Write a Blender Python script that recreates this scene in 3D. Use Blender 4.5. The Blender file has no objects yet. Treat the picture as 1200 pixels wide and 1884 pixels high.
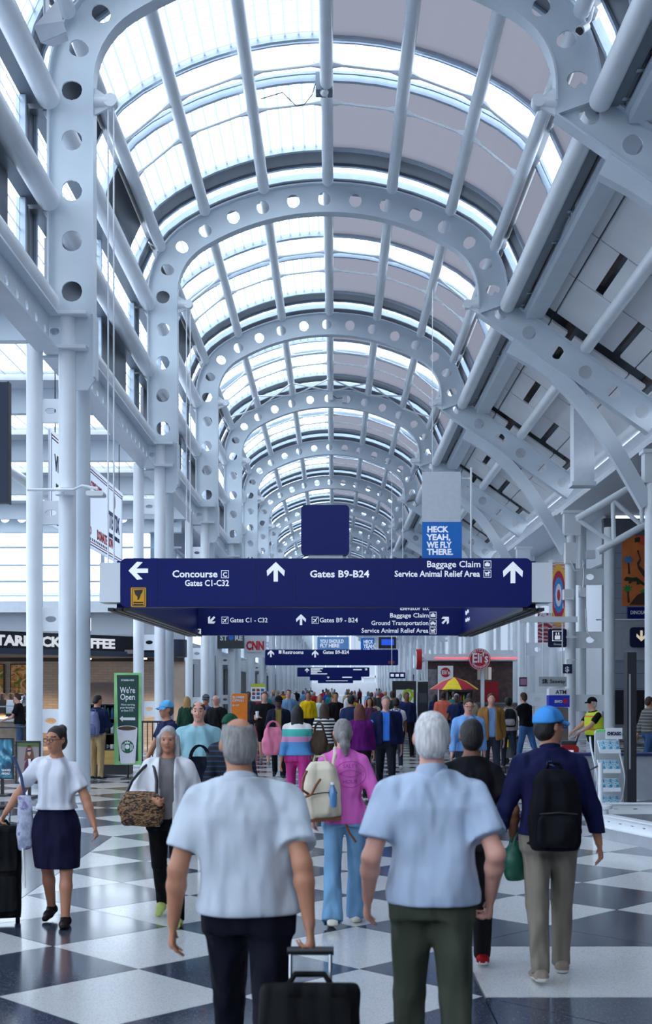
import bpy, bmesh, math, random
import numpy as np
from mathutils import Vector, Matrix
random.seed(7)
SC = bpy.context.scene
COL = SC.collection
PI = math.pi

# ---------------------------------------------------------------- camera
F_PX = 2309.0; CAM_Z = 1.92; VPX, VPY = 615.0, 1262.0
cam = bpy.data.cameras.new('camera')
cam.sensor_fit = 'VERTICAL'; cam.sensor_height = 36.0; cam.sensor_width = 36.0
cam.lens = F_PX / 1884.0 * 36.0
cam.shift_y = (VPY - 942.0) / 1884.0
cam.shift_x = (600.0 - VPX) / 1884.0
cam.clip_end = 2000
cam.dof.use_dof = True; cam.dof.focus_distance = 21.0; cam.dof.aperture_fstop = 4.0
cam_ob = bpy.data.objects.new('camera', cam); COL.objects.link(cam_ob)
cam_ob.location = (0, 0, CAM_Z); cam_ob.rotation_euler = (PI / 2, 0, 0)
SC.camera = cam_ob

# ---------------------------------------------------------------- sky, exposure
world = bpy.data.worlds.new('sky'); SC.world = world; world.use_nodes = True
bg = world.node_tree.nodes['Background']
bg.inputs[0].default_value = (0.80, 0.895, 1.0, 1); bg.inputs[1].default_value = 3.9
SC.view_settings.view_transform = 'Standard'; SC.view_settings.look = 'None'
SC.view_settings.gamma = 1.0; SC.view_settings.use_curve_mapping = False
SC.view_settings.exposure = 0.12
SC.cycles.max_bounces = 7; SC.cycles.diffuse_bounces = 4; SC.cycles.glossy_bounces = 3
SC.cycles.transmission_bounces = 4; SC.cycles.transparent_max_bounces = 16
SC.cycles.sample_clamp_indirect = 6.0
SC.cycles.caustics_reflective = False; SC.cycles.caustics_refractive = False

# ---------------------------------------------------------------- helpers
def px(x, y, d):
    """photo pixel at depth d -> world point"""
    return Vector(((x - VPX) * d / F_PX, d, CAM_Z - (y - VPY) * d / F_PX))

def srgb(r, g, b):
    def c(u):
        u /= 255.0
        return u / 12.92 if u <= 0.04045 else ((u + 0.055) / 1.055) ** 2.4
    return (c(r), c(g), c(b), 1.0)

MATS = {}
def mat(name, col=(0.8, 0.8, 0.8, 1), rough=0.5, metal=0.0, var=0.06, scale=6.0, bump=0.0, bscale=60.0,
        emit=None, estr=1.0, trans=0.0, alpha=1.0, coat=0.0, spec=0.5, stretch=None, sheen=0.0, bdist=0.01, bdet=3.0):
    """procedural principled material: noise-varied colour and optional fine bump"""
    if name in MATS: return MATS[name]
    m = bpy.data.materials.new(name); m.use_nodes = True
    nt = m.node_tree; b = nt.nodes['Principled BSDF']
    b.inputs['Roughness'].default_value = rough; b.inputs['Metallic'].default_value = metal
    b.inputs['Specular IOR Level'].default_value = spec
    if coat: b.inputs['Coat Weight'].default_value = coat; b.inputs['Coat Roughness'].default_value = 0.08
    if sheen: b.inputs['Sheen Weight'].default_value = sheen
    if trans: b.inputs['Transmission Weight'].default_value = trans
    if alpha < 1: b.inputs['Alpha'].default_value = alpha
    tc = nt.nodes.new('ShaderNodeTexCoord')
    src = tc.outputs['Object']
    if stretch:
        mp = nt.nodes.new('ShaderNodeMapping'); mp.inputs['Scale'].default_value = stretch
        nt.links.new(src, mp.inputs['Vector']); src = mp.outputs['Vector']
    if var:
        n = nt.nodes.new('ShaderNodeTexNoise'); n.inputs['Scale'].default_value = scale; n.inputs['Detail'].default_value = 4
        nt.links.new(src, n.inputs['Vector'])
        r = nt.nodes.new('ShaderNodeMapRange'); r.inputs[3].default_value = 1 - var; r.inputs[4].default_value = 1 + var
        r.inputs[1].default_value = 0.3; r.inputs[2].default_value = 0.7
        nt.links.new(n.outputs['Fac'], r.inputs[0])
        v = nt.nodes.new('ShaderNodeVectorMath'); v.operation = 'SCALE'; v.inputs[0].default_value = col[:3]
        nt.links.new(r.outputs[0], v.inputs['Scale']); nt.links.new(v.outputs[0], b.inputs['Base Color'])
    else:
        b.inputs['Base Color'].default_value = col
    if bump:
        n2 = nt.nodes.new('ShaderNodeTexNoise'); n2.inputs['Scale'].default_value = bscale; n2.inputs['Detail'].default_value = bdet
        nt.links.new(src, n2.inputs['Vector'])
        bp = nt.nodes.new('ShaderNodeBump'); bp.inputs['Strength'].default_value = bump; bp.inputs['Distance'].default_value = bdist
        nt.links.new(n2.outputs['Fac'], bp.inputs['Height']); nt.links.new(bp.outputs[0], b.inputs['Normal'])
    if emit:
        b.inputs['Emission Color'].default_value = emit; b.inputs['Emission Strength'].default_value = estr
    MATS[name] = m
    return m

def ramp_mat(name, stops, scale=8.0, rough=0.6, kind='noise', stretch=(1, 1, 1), detail=4.0, dist=0.0, const=False):
    """material whose colour runs through a ramp driven by noise / wave / voronoi"""
    if name in MATS: return MATS[name]
    m = bpy.data.materials.new(name); m.use_nodes = True
    nt = m.node_tree; b = nt.nodes['Principled BSDF']; b.inputs['Roughness'].default_value = rough
    tc = nt.nodes.new('ShaderNodeTexCoord'); mp = nt.nodes.new('ShaderNodeMapping'); mp.inputs['Scale'].default_value = stretch
    nt.links.new(tc.outputs['Object'], mp.inputs['Vector'])
    if kind == 'noise':
        n = nt.nodes.new('ShaderNodeTexNoise'); n.inputs['Scale'].default_value = scale; n.inputs['Detail'].default_value = detail
        n.inputs['Distortion'].default_value = dist; out = n.outputs['Fac']
    elif kind == 'wave':
        n = nt.nodes.new('ShaderNodeTexWave'); n.inputs['Scale'].default_value = scale; n.inputs['Distortion'].default_value = dist
        n.bands_direction = 'Z'; out = n.outputs['Fac']
    else:
        n = nt.nodes.new('ShaderNodeTexVoronoi'); n.inputs['Scale'].default_value = scale; out = n.outputs['Distance']
    nt.links.new(mp.outputs[0], n.inputs['Vector'])
    r = nt.nodes.new('ShaderNodeValToRGB')
    if const: r.color_ramp.interpolation = 'CONSTANT'
    el = r.color_ramp.elements
    el[0].position, el[0].color = stops[0]; el[1].position, el[1].color = stops[-1]
    for p, c in stops[1:-1]:
        e = el.new(p); e.color = c
    nt.links.new(out, r.inputs[0]); nt.links.new(r.outputs[0], b.inputs['Base Color'])
    MATS[name] = m
    return m

def band_mat(name, stops, rough=.8, axis=2, span=(0.0, 2.0), period=None):
    """flat bands of colour along one object axis (stripes of a garment)"""
    if name in MATS: return MATS[name]
    m = bpy.data.materials.new(name); m.use_nodes = True; nt = m.node_tree; b = nt.nodes['Principled BSDF']; b.inputs['Roughness'].default_value = rough
    tc = nt.nodes.new('ShaderNodeTexCoord'); sp = nt.nodes.new('ShaderNodeSeparateXYZ'); nt.links.new(tc.outputs['Object'], sp.inputs[0]); out = sp.outputs[axis]
    if period:
        md = nt.nodes.new('ShaderNodeMath'); md.operation = 'WRAP'; md.inputs[1].default_value = period; md.inputs[2].default_value = 0.0; nt.links.new(out, md.inputs[0]); out = md.outputs[0]; span = (0.0, period)
    mr = nt.nodes.new('ShaderNodeMapRange'); mr.inputs[1].default_value, mr.inputs[2].default_value = span; nt.links.new(out, mr.inputs[0])
    r = nt.nodes.new('ShaderNodeValToRGB'); r.color_ramp.interpolation = 'CONSTANT'; el = r.color_ramp.elements
    f = lambda z: min(1.0, max(0.0, (z - span[0]) / (span[1] - span[0])))
    el[0].position, el[0].color = f(stops[0][0]), stops[0][1]; el[1].position, el[1].color = f(stops[-1][0]), stops[-1][1]
    for z, c in stops[1:-1]: e = el.new(f(z)); e.color = c
    nt.links.new(mr.outputs[0], r.inputs[0]); nt.links.new(r.outputs[0], b.inputs['Base Color']); MATS[name] = m
    return m

class MB:
    """collects shapes, builds them as one mesh object"""
    def __init__(s): s.v = []; s.f = []; s.mi = []
    def add(s, vs, fs, mi=0):
        o = len(s.v); s.v.extend([tuple(p) for p in vs])
        s.f.extend([tuple(i + o for i in f) for f in fs]); s.mi.extend([mi] * len(fs)); return s
    def box(s, x0, x1, y0, y1, z0, z1, mi=0):
        v = [(x0, y0, z0), (x1, y0, z0), (x1, y1, z0), (x0, y1, z0), (x0, y0, z1), (x1, y0, z1), (x1, y1, z1), (x0, y1, z1)]
        return s.add(v, [(3, 2, 1, 0), (4, 5, 6, 7), (0, 1, 5, 4), (1, 2, 6, 5), (2, 3, 7, 6), (3, 0, 4, 7)], mi)
    def hexa(s, a, b, mi=0):
        """two quads (4 points each, same order) joined into a solid"""
        return s.add(list(a) + list(b), [(3, 2, 1, 0), (4, 5, 6, 7), (0, 1, 5, 4), (1, 2, 6, 5), (2, 3, 7, 6), (3, 0, 4, 7)], mi)
    def cyl(s, p0, p1, r0, r1=None, seg=12, caps=True, mi=0):
        r1 = r0 if r1 is None else r1
        p0 = Vector(p0); p1 = Vector(p1); d = (p1 - p0).normalized()
        a = d.orthogonal().normalized(); b = d.cross(a)
        vs = []
        for p, r in ((p0, r0), (p1, r1)):
            for k in range(seg):
                t = 2 * PI * k / seg; vs.append(p + (a * math.cos(t) + b * math.sin(t)) * r)
        fs = [(k, (k + 1) % seg, seg + (k + 1) % seg, seg + k) for k in range(seg)]
        if caps: fs += [tuple(range(seg - 1, -1, -1)), tuple(range(seg, 2 * seg))]
        return s.add(vs, fs, mi)
    def tube(s, pts, r, seg=8, mi=0, closed=False):
        """tube along a poly line; r number or list"""
        pts = [Vector(p) for p in pts]; n = len(pts)
        rr = r if isinstance(r, (list, tuple)) else [r] * n
        vs = []; prev = None
        for i, p in enumerate(pts):
            if closed: t = pts[(i + 1) % n] - pts[i - 1]
            else: t = pts[min(i + 1, n - 1)] - pts[max(i - 1, 0)]
            t.normalize()
            a = t.orthogonal() if prev is None else prev - t * prev.dot(t)
            a.normalize(); prev = a; b = t.cross(a)
            for k in range(seg):
                an = 2 * PI * k / seg; vs.append(p + (a * math.cos(an) + b * math.sin(an)) * rr[i])
        fs = []
        for i in range(n if closed else n - 1):
            j = (i + 1) % n
            for k in range(seg):
                k2 = (k + 1) % seg; fs.append((i * seg + k, i * seg + k2, j * seg + k2, j * seg + k))
        if not closed: fs += [tuple(range(seg - 1, -1, -1)), tuple(range((n - 1) * seg, n * seg))]
        return s.add(vs, fs, mi)
    def lathe(s, prof, c=(0, 0, 0), seg=16, mi=0):
        vs = []; n = len(prof)
        for r, z in prof:
            for k in range(seg):
                t = 2 * PI * k / seg; vs.append((c[0] + r * math.cos(t), c[1] + r * math.sin(t), c[2] + z))
        fs = []
        for i in range(n - 1):
            for k in range(seg):
                k2 = (k + 1) % seg; fs.append((i * seg + k, i * seg + k2, (i + 1) * seg + k2, (i + 1) * seg + k))
        fs += [tuple(range(seg - 1, -1, -1)), tuple(range((n - 1) * seg, n * seg))]
        return s.add(vs, fs, mi)
    def prism(s, poly, y0, y1, mi=0):
        """polygon in x,z extruded along y"""
        n = len(poly); vs = [(x, y0, z) for x, z in poly] + [(x, y1, z) for x, z in poly]
        fs = [tuple(range(n)), tuple(range(2 * n - 1, n - 1, -1))]
        fs += [(k, n + k, n + (k + 1) % n, (k + 1) % n) for k in range(n)]
        return s.add(vs, fs, mi)
    def rrect(s, x0, x1, z0, z1, y0, y1, r=0.05, mi=0, seg=4):
        """rounded rectangle slab facing -y"""
        poly = []
        for cx, cz, a0 in ((x1 - r, z1 - r, 0), (x0 + r, z1 - r, PI / 2), (x0 + r, z0 + r, PI), (x1 - r, z0 + r, 1.5 * PI)):
            for k in range(seg + 1):
                t = a0 + PI / 2 * k / seg; poly.append((cx + r * math.cos(t), cz + r * math.sin(t)))
        return s.prism(poly, y0, y1, mi)
    def ball(s, c, r, seg=12, rings=8, mi=0):
        rx, ry, rz = r if isinstance(r, (tuple, list)) else (r, r, r)
        vs = []; fs = []
        for i in range(1, rings):
            ph = PI * i / rings
            for k in range(seg):
                t = 2 * PI * k / seg
                vs.append((c[0] + rx * math.sin(ph) * math.cos(t), c[1] + ry * math.sin(ph) * math.sin(t), c[2] + rz * math.cos(ph)))
        top = len(vs); vs += [(c[0], c[1], c[2] + rz), (c[0], c[1], c[2] - rz)]
        for i in range(rings - 2):
            for k in range(seg):
                k2 = (k + 1) % seg; fs.append((i * seg + k, (i + 1) * seg + k, (i + 1) * seg + k2, i * seg + k2))
        for k in range(seg):
            k2 = (k + 1) % seg
            fs.append((top, k, k2)); fs.append((top + 1, (rings - 2) * seg + k2, (rings - 2) * seg + k))
        return s.add(vs, fs, mi)
    def mesh(s, name, mats, smooth=False):
        me = bpy.data.meshes.new(name); me.from_pydata(s.v, [], s.f)
        for m in (mats if isinstance(mats, (list, tuple)) else [mats]): me.materials.append(m)
        if any(s.mi): me.polygons.foreach_set('material_index', s.mi)
        if smooth:
            me.polygons.foreach_set('use_smooth', [True] * len(me.polygons))
            if hasattr(me, 'set_sharp_from_angle'): me.set_sharp_from_angle(angle=math.radians(40))
        me.update(); return me
    def build(s, name, mats, parent=None, smooth=False, loc=None, rz=0.0):
        return link(name, s.mesh(name, mats, smooth), parent, loc, rz)

def link(name, me, parent=None, loc=None, rz=0.0):
    o = bpy.data.objects.new(name, me); COL.objects.link(o)
    if parent: o.parent = parent
    if loc is not None: o.location = loc
    if rz: o.rotation_euler = (0, 0, rz)
    return o

def tag(o, label=None, cat=None, group=None, kind=None):
    if label: o['label'] = label
    if cat: o['category'] = cat
    if group: o['group'] = group
    if kind: o['kind'] = kind
    return o

def empty(name, loc=(0, 0, 0), rz=0.0, label=None, cat=None, group=None, kind=None):
    o = bpy.data.objects.new(name, None); COL.objects.link(o); o.location = loc; o.rotation_euler = (0, 0, rz)
    o.empty_display_size = 0.2
    return tag(o, label, cat, group, kind)

def children(o): return [c for c in KIDS.get(o.name, [])]
KIDS = {}
def copy_tree(o, loc=None, rz=None, parent=None):
    c = o.copy(); COL.objects.link(c); c.parent = parent
    if loc is not None: c.location = loc
    if rz is not None: c.rotation_euler = (0, 0, rz)
    for ch in list(o.children): copy_tree(ch, parent=c)
    return c

def text_mesh(txt, size, bold=0.0, depth=0.004, align='LEFT', spacing=1.0, shear=0.0, res=2, width=None):
    cu = bpy.data.curves.new('lettering', 'FONT'); cu.body = txt; cu.size = size; cu.offset = bold * size
    cu.extrude = depth; cu.align_x = align; cu.space_character = spacing; cu.shear = shear; cu.resolution_u = res
    o = bpy.data.objects.new('tmp', cu); me = bpy.data.meshes.new_from_object(o)
    bpy.data.objects.remove(o); bpy.data.curves.remove(cu)
    if width and len(me.vertices):
        xs = [v.co.x for v in me.vertices]; k = width / max(1e-6, max(xs) - min(xs))
        for v in me.vertices: v.co.x *= k
    me.name = 'lettering'
    return me

def text(txt, parent, at, size, m, bold=0.02, align='LEFT', spacing=1.0, face='-y', shear=0.0, name='lettering', width=None, res=2):
    """lettering standing in the x,z plane of its parent, facing -y (or rotated)"""
    me = text_mesh(txt, size, bold, 0.004, align, spacing, shear, res, width); me.materials.clear(); me.materials.append(m)
    o = link(name, me, parent, at)
    o.rotation_euler = {'-y': (PI / 2, 0, 0), '+y': (PI / 2, 0, PI), '+x': (PI / 2, 0, PI / 2), '-x': (PI / 2, 0, -PI / 2)}[face]
    return o
# ---------------------------------------------------------------- materials of the building
STEEL = mat('steel_paint', (0.68, 0.755, 0.82, 1), 0.36, var=0.04, scale=1.5, bump=0.02, bscale=40)
STEEL2 = mat('steel_paint_white', (0.83, 0.875, 0.92, 1), 0.32, var=0.04, scale=1.5)
GREYMETAL = mat('grey_metal', (0.17, 0.20, 0.24, 1), 0.35, metal=0.3, var=0.1, scale=1.2)
SPAN = mat('spandrel_grey', (0.13, 0.14, 0.175, 1), 0.35, metal=0.2, var=0.12, scale=0.8)
MULL = mat('mullion_aluminium', (0.42, 0.50, 0.60, 1), 0.35, metal=0.4, var=0.05)
WHITEP = mat('white_paint', (0.72, 0.76, 0.82, 1), 0.5, var=0.04)
BLACKM = mat('black_metal', (0.015, 0.016, 0.02, 1), 0.4, var=0.1)
DARKGREY = mat('dark_grey_plastic', (0.05, 0.055, 0.065, 1), 0.45, var=0.1)
BLUE = mat('sign_blue', srgb(4, 22, 104), 0.4, var=0.05, scale=1.0, spec=.25)
BLUE2 = mat('sign_blue_dark', srgb(5, 16, 66), 0.4, var=0.05, scale=1.0)
SIGNW = mat('sign_lettering', (0.9, 0.92, 0.96, 1), 0.5, var=0.0, emit=(0.85, 0.92, 1, 1), estr=0.35)
STONEW = None

def glass_mat(name, tint=(0.9, 0.95, 1.0), refl=0.12):
    m = bpy.data.materials.new(name); m.use_nodes = True; nt = m.node_tree; nt.nodes.clear()
    out = nt.nodes.new('ShaderNodeOutputMaterial'); t = nt.nodes.new('ShaderNodeBsdfTransparent'); t.inputs[0].default_value = (*tint, 1)
    g = nt.nodes.new('ShaderNodeBsdfGlossy'); g.inputs['Roughness'].default_value = 0.03
    lw = nt.nodes.new('ShaderNodeLayerWeight'); lw.inputs[0].default_value = 0.25
    mr = nt.nodes.new('ShaderNodeMath'); mr.operation = 'MULTIPLY'; mr.inputs[1].default_value = refl * 3
    nt.links.new(lw.outputs['Fresnel'], mr.inputs[0])
    mx = nt.nodes.new('ShaderNodeMixShader')
    nt.links.new(mr.outputs[0], mx.inputs[0]); nt.links.new(t.outputs[0], mx.inputs[1]); nt.links.new(g.outputs[0], mx.inputs[2])
    nt.links.new(mx.outputs[0], out.inputs[0]); MATS[name] = m
    return m

def frit_mat(name, clear, diffuse, gridx, gridy, line, fac_cell=0.55, fac_line=1.0):
    """glass with a printed ceramic grid: part clear, part light-diffusing"""
    m = bpy.data.materials.new(name); m.use_nodes = True; nt = m.node_tree; nt.nodes.clear()
    out = nt.nodes.new('ShaderNodeOutputMaterial')
    t = nt.nodes.new('ShaderNodeBsdfTransparent'); t.inputs[0].default_value = (*clear, 1)
    tl = nt.nodes.new('ShaderNodeBsdfTranslucent'); tl.inputs[0].default_value = (*diffuse, 1)
    tc = nt.nodes.new('ShaderNodeTexCoord')
    br = nt.nodes.new('ShaderNodeTexBrick'); br.offset = 0.0; br.inputs['Scale'].default_value = 1.0
    br.inputs['Color1'].default_value = (fac_cell,) * 3 + (1,); br.inputs['Color2'].default_value = (fac_cell * 0.96,) * 3 + (1,)
    br.inputs['Mortar'].default_value = (fac_line,) * 3 + (1,)
    br.inputs['Mortar Size'].default_value = line; br.inputs['Brick Width'].default_value = gridx; br.inputs['Row Height'].default_value = gridy
    br.inputs['Mortar Smooth'].default_value = 0.0
    nt.links.new(tc.outputs['UV'], br.inputs['Vector'])
    mx = nt.nodes.new('ShaderNodeMixShader')
    nt.links.new(br.outputs['Color'], mx.inputs[0]); nt.links.new(t.outputs[0], mx.inputs[1]); nt.links.new(tl.outputs[0], mx.inputs[2])
    nt.links.new(mx.outputs[0], out.inputs[0]); MATS[name] = m
    return m

CLEAR = glass_mat('clear_glass')
FRIT = frit_mat('fritted_glass', (0.92, 0.96, 1.0), (0.20, 0.23, 0.27), 0.42, 0.28, 0.022, 0.16, 0.95)
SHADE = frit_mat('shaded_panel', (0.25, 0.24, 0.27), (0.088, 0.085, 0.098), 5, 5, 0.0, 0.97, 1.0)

def terrazzo(name, base, chip, amt, rough):
    m = bpy.data.materials.new(name); m.use_nodes = True; nt = m.node_tree; b = nt.nodes['Principled BSDF']
    b.inputs['Roughness'].default_value = rough; b.inputs['Specular IOR Level'].default_value = 0.7
    tc = nt.nodes.new('ShaderNodeTexCoord'); v = nt.nodes.new('ShaderNodeTexVoronoi'); v.inputs['Scale'].default_value = 150
    nt.links.new(tc.outputs['Object'], v.inputs['Vector'])
    sep = nt.nodes.new('ShaderNodeSeparateColor'); nt.links.new(v.outputs['Color'], sep.inputs[0])
    r = nt.nodes.new('ShaderNodeMapRange'); r.inputs[1].default_value = 1 - amt; r.inputs[2].default_value = 1 - amt + 0.05
    nt.links.new(sep.outputs[0], r.inputs[0])
    mx = nt.nodes.new('ShaderNodeMix'); mx.data_type = 'RGBA'; mx.inputs[6].default_value = base; mx.inputs[7].default_value = chip
    nt.links.new(r.outputs[0], mx.inputs[0])
    n = nt.nodes.new('ShaderNodeTexNoise'); n.inputs['Scale'].default_value = 0.7; nt.links.new(tc.outputs['Object'], n.inputs['Vector'])
    r2 = nt.nodes.new('ShaderNodeMapRange'); r2.inputs[3].default_value = rough * 0.6; r2.inputs[4].default_value = rough * 1.5
    nt.links.new(n.outputs['Fac'], r2.inputs[0]); nt.links.new(r2.outputs[0], b.inputs['Roughness'])
    nt.links.new(mx.outputs[2], b.inputs['Base Color']); MATS[name] = m
    return m
TW = terrazzo('white_terrazzo', (0.60, 0.61, 0.62, 1), (0.46, 0.47, 0.50, 1), 0.25, 0.16)
TB = terrazzo('dark_terrazzo', (0.040, 0.050, 0.080, 1), (0.13, 0.15, 0.21, 1), 0.12, 0.13)
STRIP = mat('divider_strip', (0.22, 0.05, 0.06, 1), 0.35, metal=0.6, var=0.05)
# ---------------------------------------------------------------- the hall: floor
D0 = 22.2; BAY = 11.8
def DA(n): return D0 + BAY * n
XC = -0.17                                   # axis of the vault
ZAP, R1, R2, WH = 15.5, 7.27, 2.25, 4.86     # arch outline: apex, big and small radius, half width
ZC = ZAP - R1
TH = math.asin((WH - R2) / (R1 - R2)); L1 = R1 * TH; L2 = R2 * (PI / 2 - TH); Z2 = ZC + math.cos(TH) * (R1 - R2)
def prof(s, off=0.0):
    a = abs(s)
    if a < L1:
        t = a / R1; x = math.sin(t) * (R1 + off); z = ZC + math.cos(t) * (R1 + off)
    elif a < L1 + L2:
        t = TH + (a - L1) / R2; x = WH - R2 + (R2 + off) * math.sin(t); z = Z2 + (R2 + off) * math.cos(t)
    else:
        x = WH + off; z = Z2 - (a - L1 - L2)
    return (XC + (x if s >= 0 else -x), z)

fl = MB(); fl.box(-40, 30, -30, 300, -0.5, -0.02)
floor = fl.build('floor', TB); tag(floor, 'polished black and white terrazzo concourse floor', 'floor', kind='structure')
g = MB(); g.box(-400, 400, -300, 700, -4.2, -4.0)
tag(g.build('ground', mat('tarmac', (0.35, 0.36, 0.38, 1), 0.9)), 'pale grey airfield tarmac outside the windows', 'ground', kind='structure')
# diamonds of the harlequin pattern: 0.75 m half diagonals
TX, TY, HD = 0.173, 7.764, 0.75
def tile_mesh(name, poly, m, z1=0.0, z0=-0.02, gap=0.004):
    cx = sum(p[0] for p in poly) / len(poly); cy = sum(p[1] for p in poly) / len(poly)
    b = MB(); n = len(poly)
    q = []
    for x, y in poly:
        d = math.hypot(x - cx, y - cy); k = max(0, 1 - gap / max(d, 1e-6) * 1.4); q.append((cx + (x - cx) * k, cy + (y - cy) * k))
    vs = [(x, y, z0) for x, y in q] + [(x, y, z1) for x, y in q]
    b.add(vs, [tuple(range(n - 1, -1, -1)), tuple(range(n, 2 * n))] + [(k, (k + 1) % n, n + (k + 1) % n, n + k) for k in range(n)])
    return b.mesh(name, m)
def clip(poly, a, b, c):
    """keep a*x+b*y<=c"""
    out = []
    for i in range(len(poly)):
        p, q = poly[i], poly[(i + 1) % len(poly)]
        dp = a * p[0] + b * p[1] - c; dq = a * q[0] + b * q[1] - c
        if dp <= 0: out.append(p)
        if dp * dq < 0:
            t = dp / (dp - dq); out.append((p[0] + (q[0] - p[0]) * t, p[1] + (q[1] - p[1]) * t))
    return out
DIA = [(0, -HD), (HD, 0), (0, HD), (-HD, 0)]
W_ME = tile_mesh('tile', DIA, TW); B_ME = tile_mesh('tile', DIA, TB)
far_w = MB(); far_b = MB(); ntile = 0
def in_field(x, y):
    if x < -2.75 - 1e-3 and y < 16.1: return False
    if x > 0.92 and y < 9.26 - 1e-3: return False
    return True
tiles = []
for j in range(-7, 60):
    for i in range(-16, 10):
        for white in (True, False):
            cx = TX + 1.5 * i + (0 if white else HD); cy = TY + 1.5 * j + (0 if white else HD)
            tiles.append((cy, cx, white))
tiles.sort()
XL, YL0, XRB, YRB = TX - 3.0, TY + 8.25, TX + HD, TY + 1.5     # edges of the pattern field
for cy, cx, white in tiles:
    poly = [(cx + x, cy + y) for x, y in DIA]; full = True
    if cx + HD < XL + .01 and cy < YL0 + .01 - (0 if cy > YL0 - .01 else 0) and cy + HD < YL0 + .01: continue
    if cx - HD < XL - .01:
        if cy < YL0 - .01 and cx + HD > XL + .01: poly = clip(poly, -1, 0, -XL); full = False
        elif cy < YL0 - .01 and cx + HD <= XL + .01: poly = clip(poly, 0, -1, -YL0); full = False
        elif cy - HD < YL0 - .01 and cx < XL + .01: poly = clip(poly, 0, -1, -YL0) if cx < XL - .01 else poly; full = cx >= XL - .01
    dark_edge = False
    if cx + HD > XRB + .01 and cy - HD < YRB - .01:
        if cx > XRB + .01:
            poly = clip(poly, 0, -1, -YRB); full = False; dark_edge = True
        elif cy < YRB - .01 and cx > XRB - .01: poly = clip(poly, 1, 0, XRB) if cy + HD < YRB + .01 else poly; full = False
    if len(poly) < 3: continue
    if cy > 62 or cx < -24: continue
    if dark_edge: white = False
    m = TW if white else TB
    seen = 4.5 < cy < 25 and abs(cx) < 0.30 * cy + 1.0
    if seen and ntile < 290:
        if full: link('tile', W_ME if white else B_ME, floor, (cx, cy, 0))
        else: link('tile', tile_mesh('tile', poly, m), floor)
        ntile += 1
    else:
        b = far_w if white else far_b
        b.add([(x, y, 0.0) for x, y in poly], [tuple(range(len(poly)))])
tag(far_w.build('tile_field_white', TW, floor), kind='stuff'); tag(far_b.build('tile_field_dark', TB, floor), kind='stuff')
def slab(poly, m): link('tile', tile_mesh('tile', poly, m), floor)
slab([(0.93, 7.745), (9, 7.745), (9, 9.25), (0.93, 9.25)], TW)          # broad white band across the concourse
slab([(0.93, 7.735), (0.93, 3.0), (5.67, 3.0)], TB); slab([(0.94, 7.735), (5.68, 3.0), (9, 3.0), (9, 7.735)], TB)
slab([(XL - .005, 3), (XL - .005, YL0), (-5.5, YL0), (-5.5, 3)], TB); slab([(-5.51, 3), (-5.51, YL0), (-9.5, YL0), (-9.5, 3)], TB)
slab([(-9.51, 3), (-9.51, YL0), (-16, YL0), (-16, 3)], TB)

# ---------------------------------------------------------------- steel arches
WD = 0.78; FW = 0.17; PT = 0.02               # web depth, half flange width, half plate
def arch_paths():
    left = -(L1 + L2 + (Z2 - 8.45)); right = L1 + L2 + 0.30
    def main(u, v):                            # u along, v = 0 outer .. WD inner
        return prof(left + u, -v)
    ang = math.radians(35); k0 = prof(right, 0); k1 = prof(right, -WD)
    dx, dz = math.cos(ang), -math.sin(ang)
    # the inclined leg leaves the kink line from k1 to k0
    ln = 5.6
    def diag(u, v):
        n = (math.sin(ang), math.cos(ang))     # outward normal
        bx, bz = k1[0] + 0.0, k1[1] - 0.25     # lower inner corner
        return (bx + dx * u + n[0] * (WD - v), bz + dz * u + n[1] * (WD - v))
    return main, right - left, diag, ln, k0, k1
A_MAIN, A_LEN, A_DIAG, D_LEN, K0, K1 = arch_paths()

def web_holes(b, fn, length, pitch, hr, seg=16, t=PT, u0=0.0, first=None):
    n = max(1, int(round(length / pitch))); p = length / n
    for i in range(n):
        ua = u0 + i * p; ub = ua + p; um = (ua + ub) / 2; vm = WD / 2
        rect = []
        q = seg // 4
        for k in range(q): rect.append((ua + p * k / q, 0.0))
        for k in range(q): rect.append((ub, WD * k / q))
        for k in range(q): rect.append((ub - p * k / q, WD))
        for k in range(q): rect.append((ua, WD - WD * k / q))
        circ = []
        for (uu, vv) in rect:
            an = math.atan2((vv - vm) / WD, (uu - um) / p); circ.append((um + hr * math.cos(an), vm + hr * math.sin(an)))
        vs = []
        for y in (-t, t):
            for (uu, vv) in rect + circ:
                x, z = fn(uu, vv); vs.append((x, y, z))
        fs = []; N = 2 * seg
        for k in range(seg):
            k2 = (k + 1) % seg
            fs.append((k, k2, seg + k2, seg + k)); fs.append((N + k2, N + k, N + seg + k, N + seg + k2))
            fs.append((seg + k, seg + k2, N + seg + k2, N + seg + k))
        b.add(vs, fs)

def flange(b, fn, ua, ub, v, n=40, w=FW, t=0.018):
    pts = [fn(ua + (ub - ua) * k / n, v) for k in range(n + 1)]
    up = [fn(ua + (ub - ua) * k / n, v - 0.04) for k in range(n + 1)]
    vs = []
    for (x, z), (xu, zu) in zip(pts, up):
        d = math.hypot(xu - x, zu - z); nx, nz = (xu - x) / d * t, (zu - z) / d * t
        vs += [(x + nx, -w, z + nz), (x + nx, w, z + nz), (x - nx, w, z - nz), (x - nx, -w, z - nz)]
    fs = [(3, 2, 1, 0), (4 * n, 4 * n + 1, 4 * n + 2, 4 * n + 3)]
    for k in range(n):
        o = 4 * k
        for e in range(4):
            e2 = (e + 1) % 4; fs.append((o + e, o + e2, o + 4 + e2, o + 4 + e))
    b.add(vs, fs)

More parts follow.
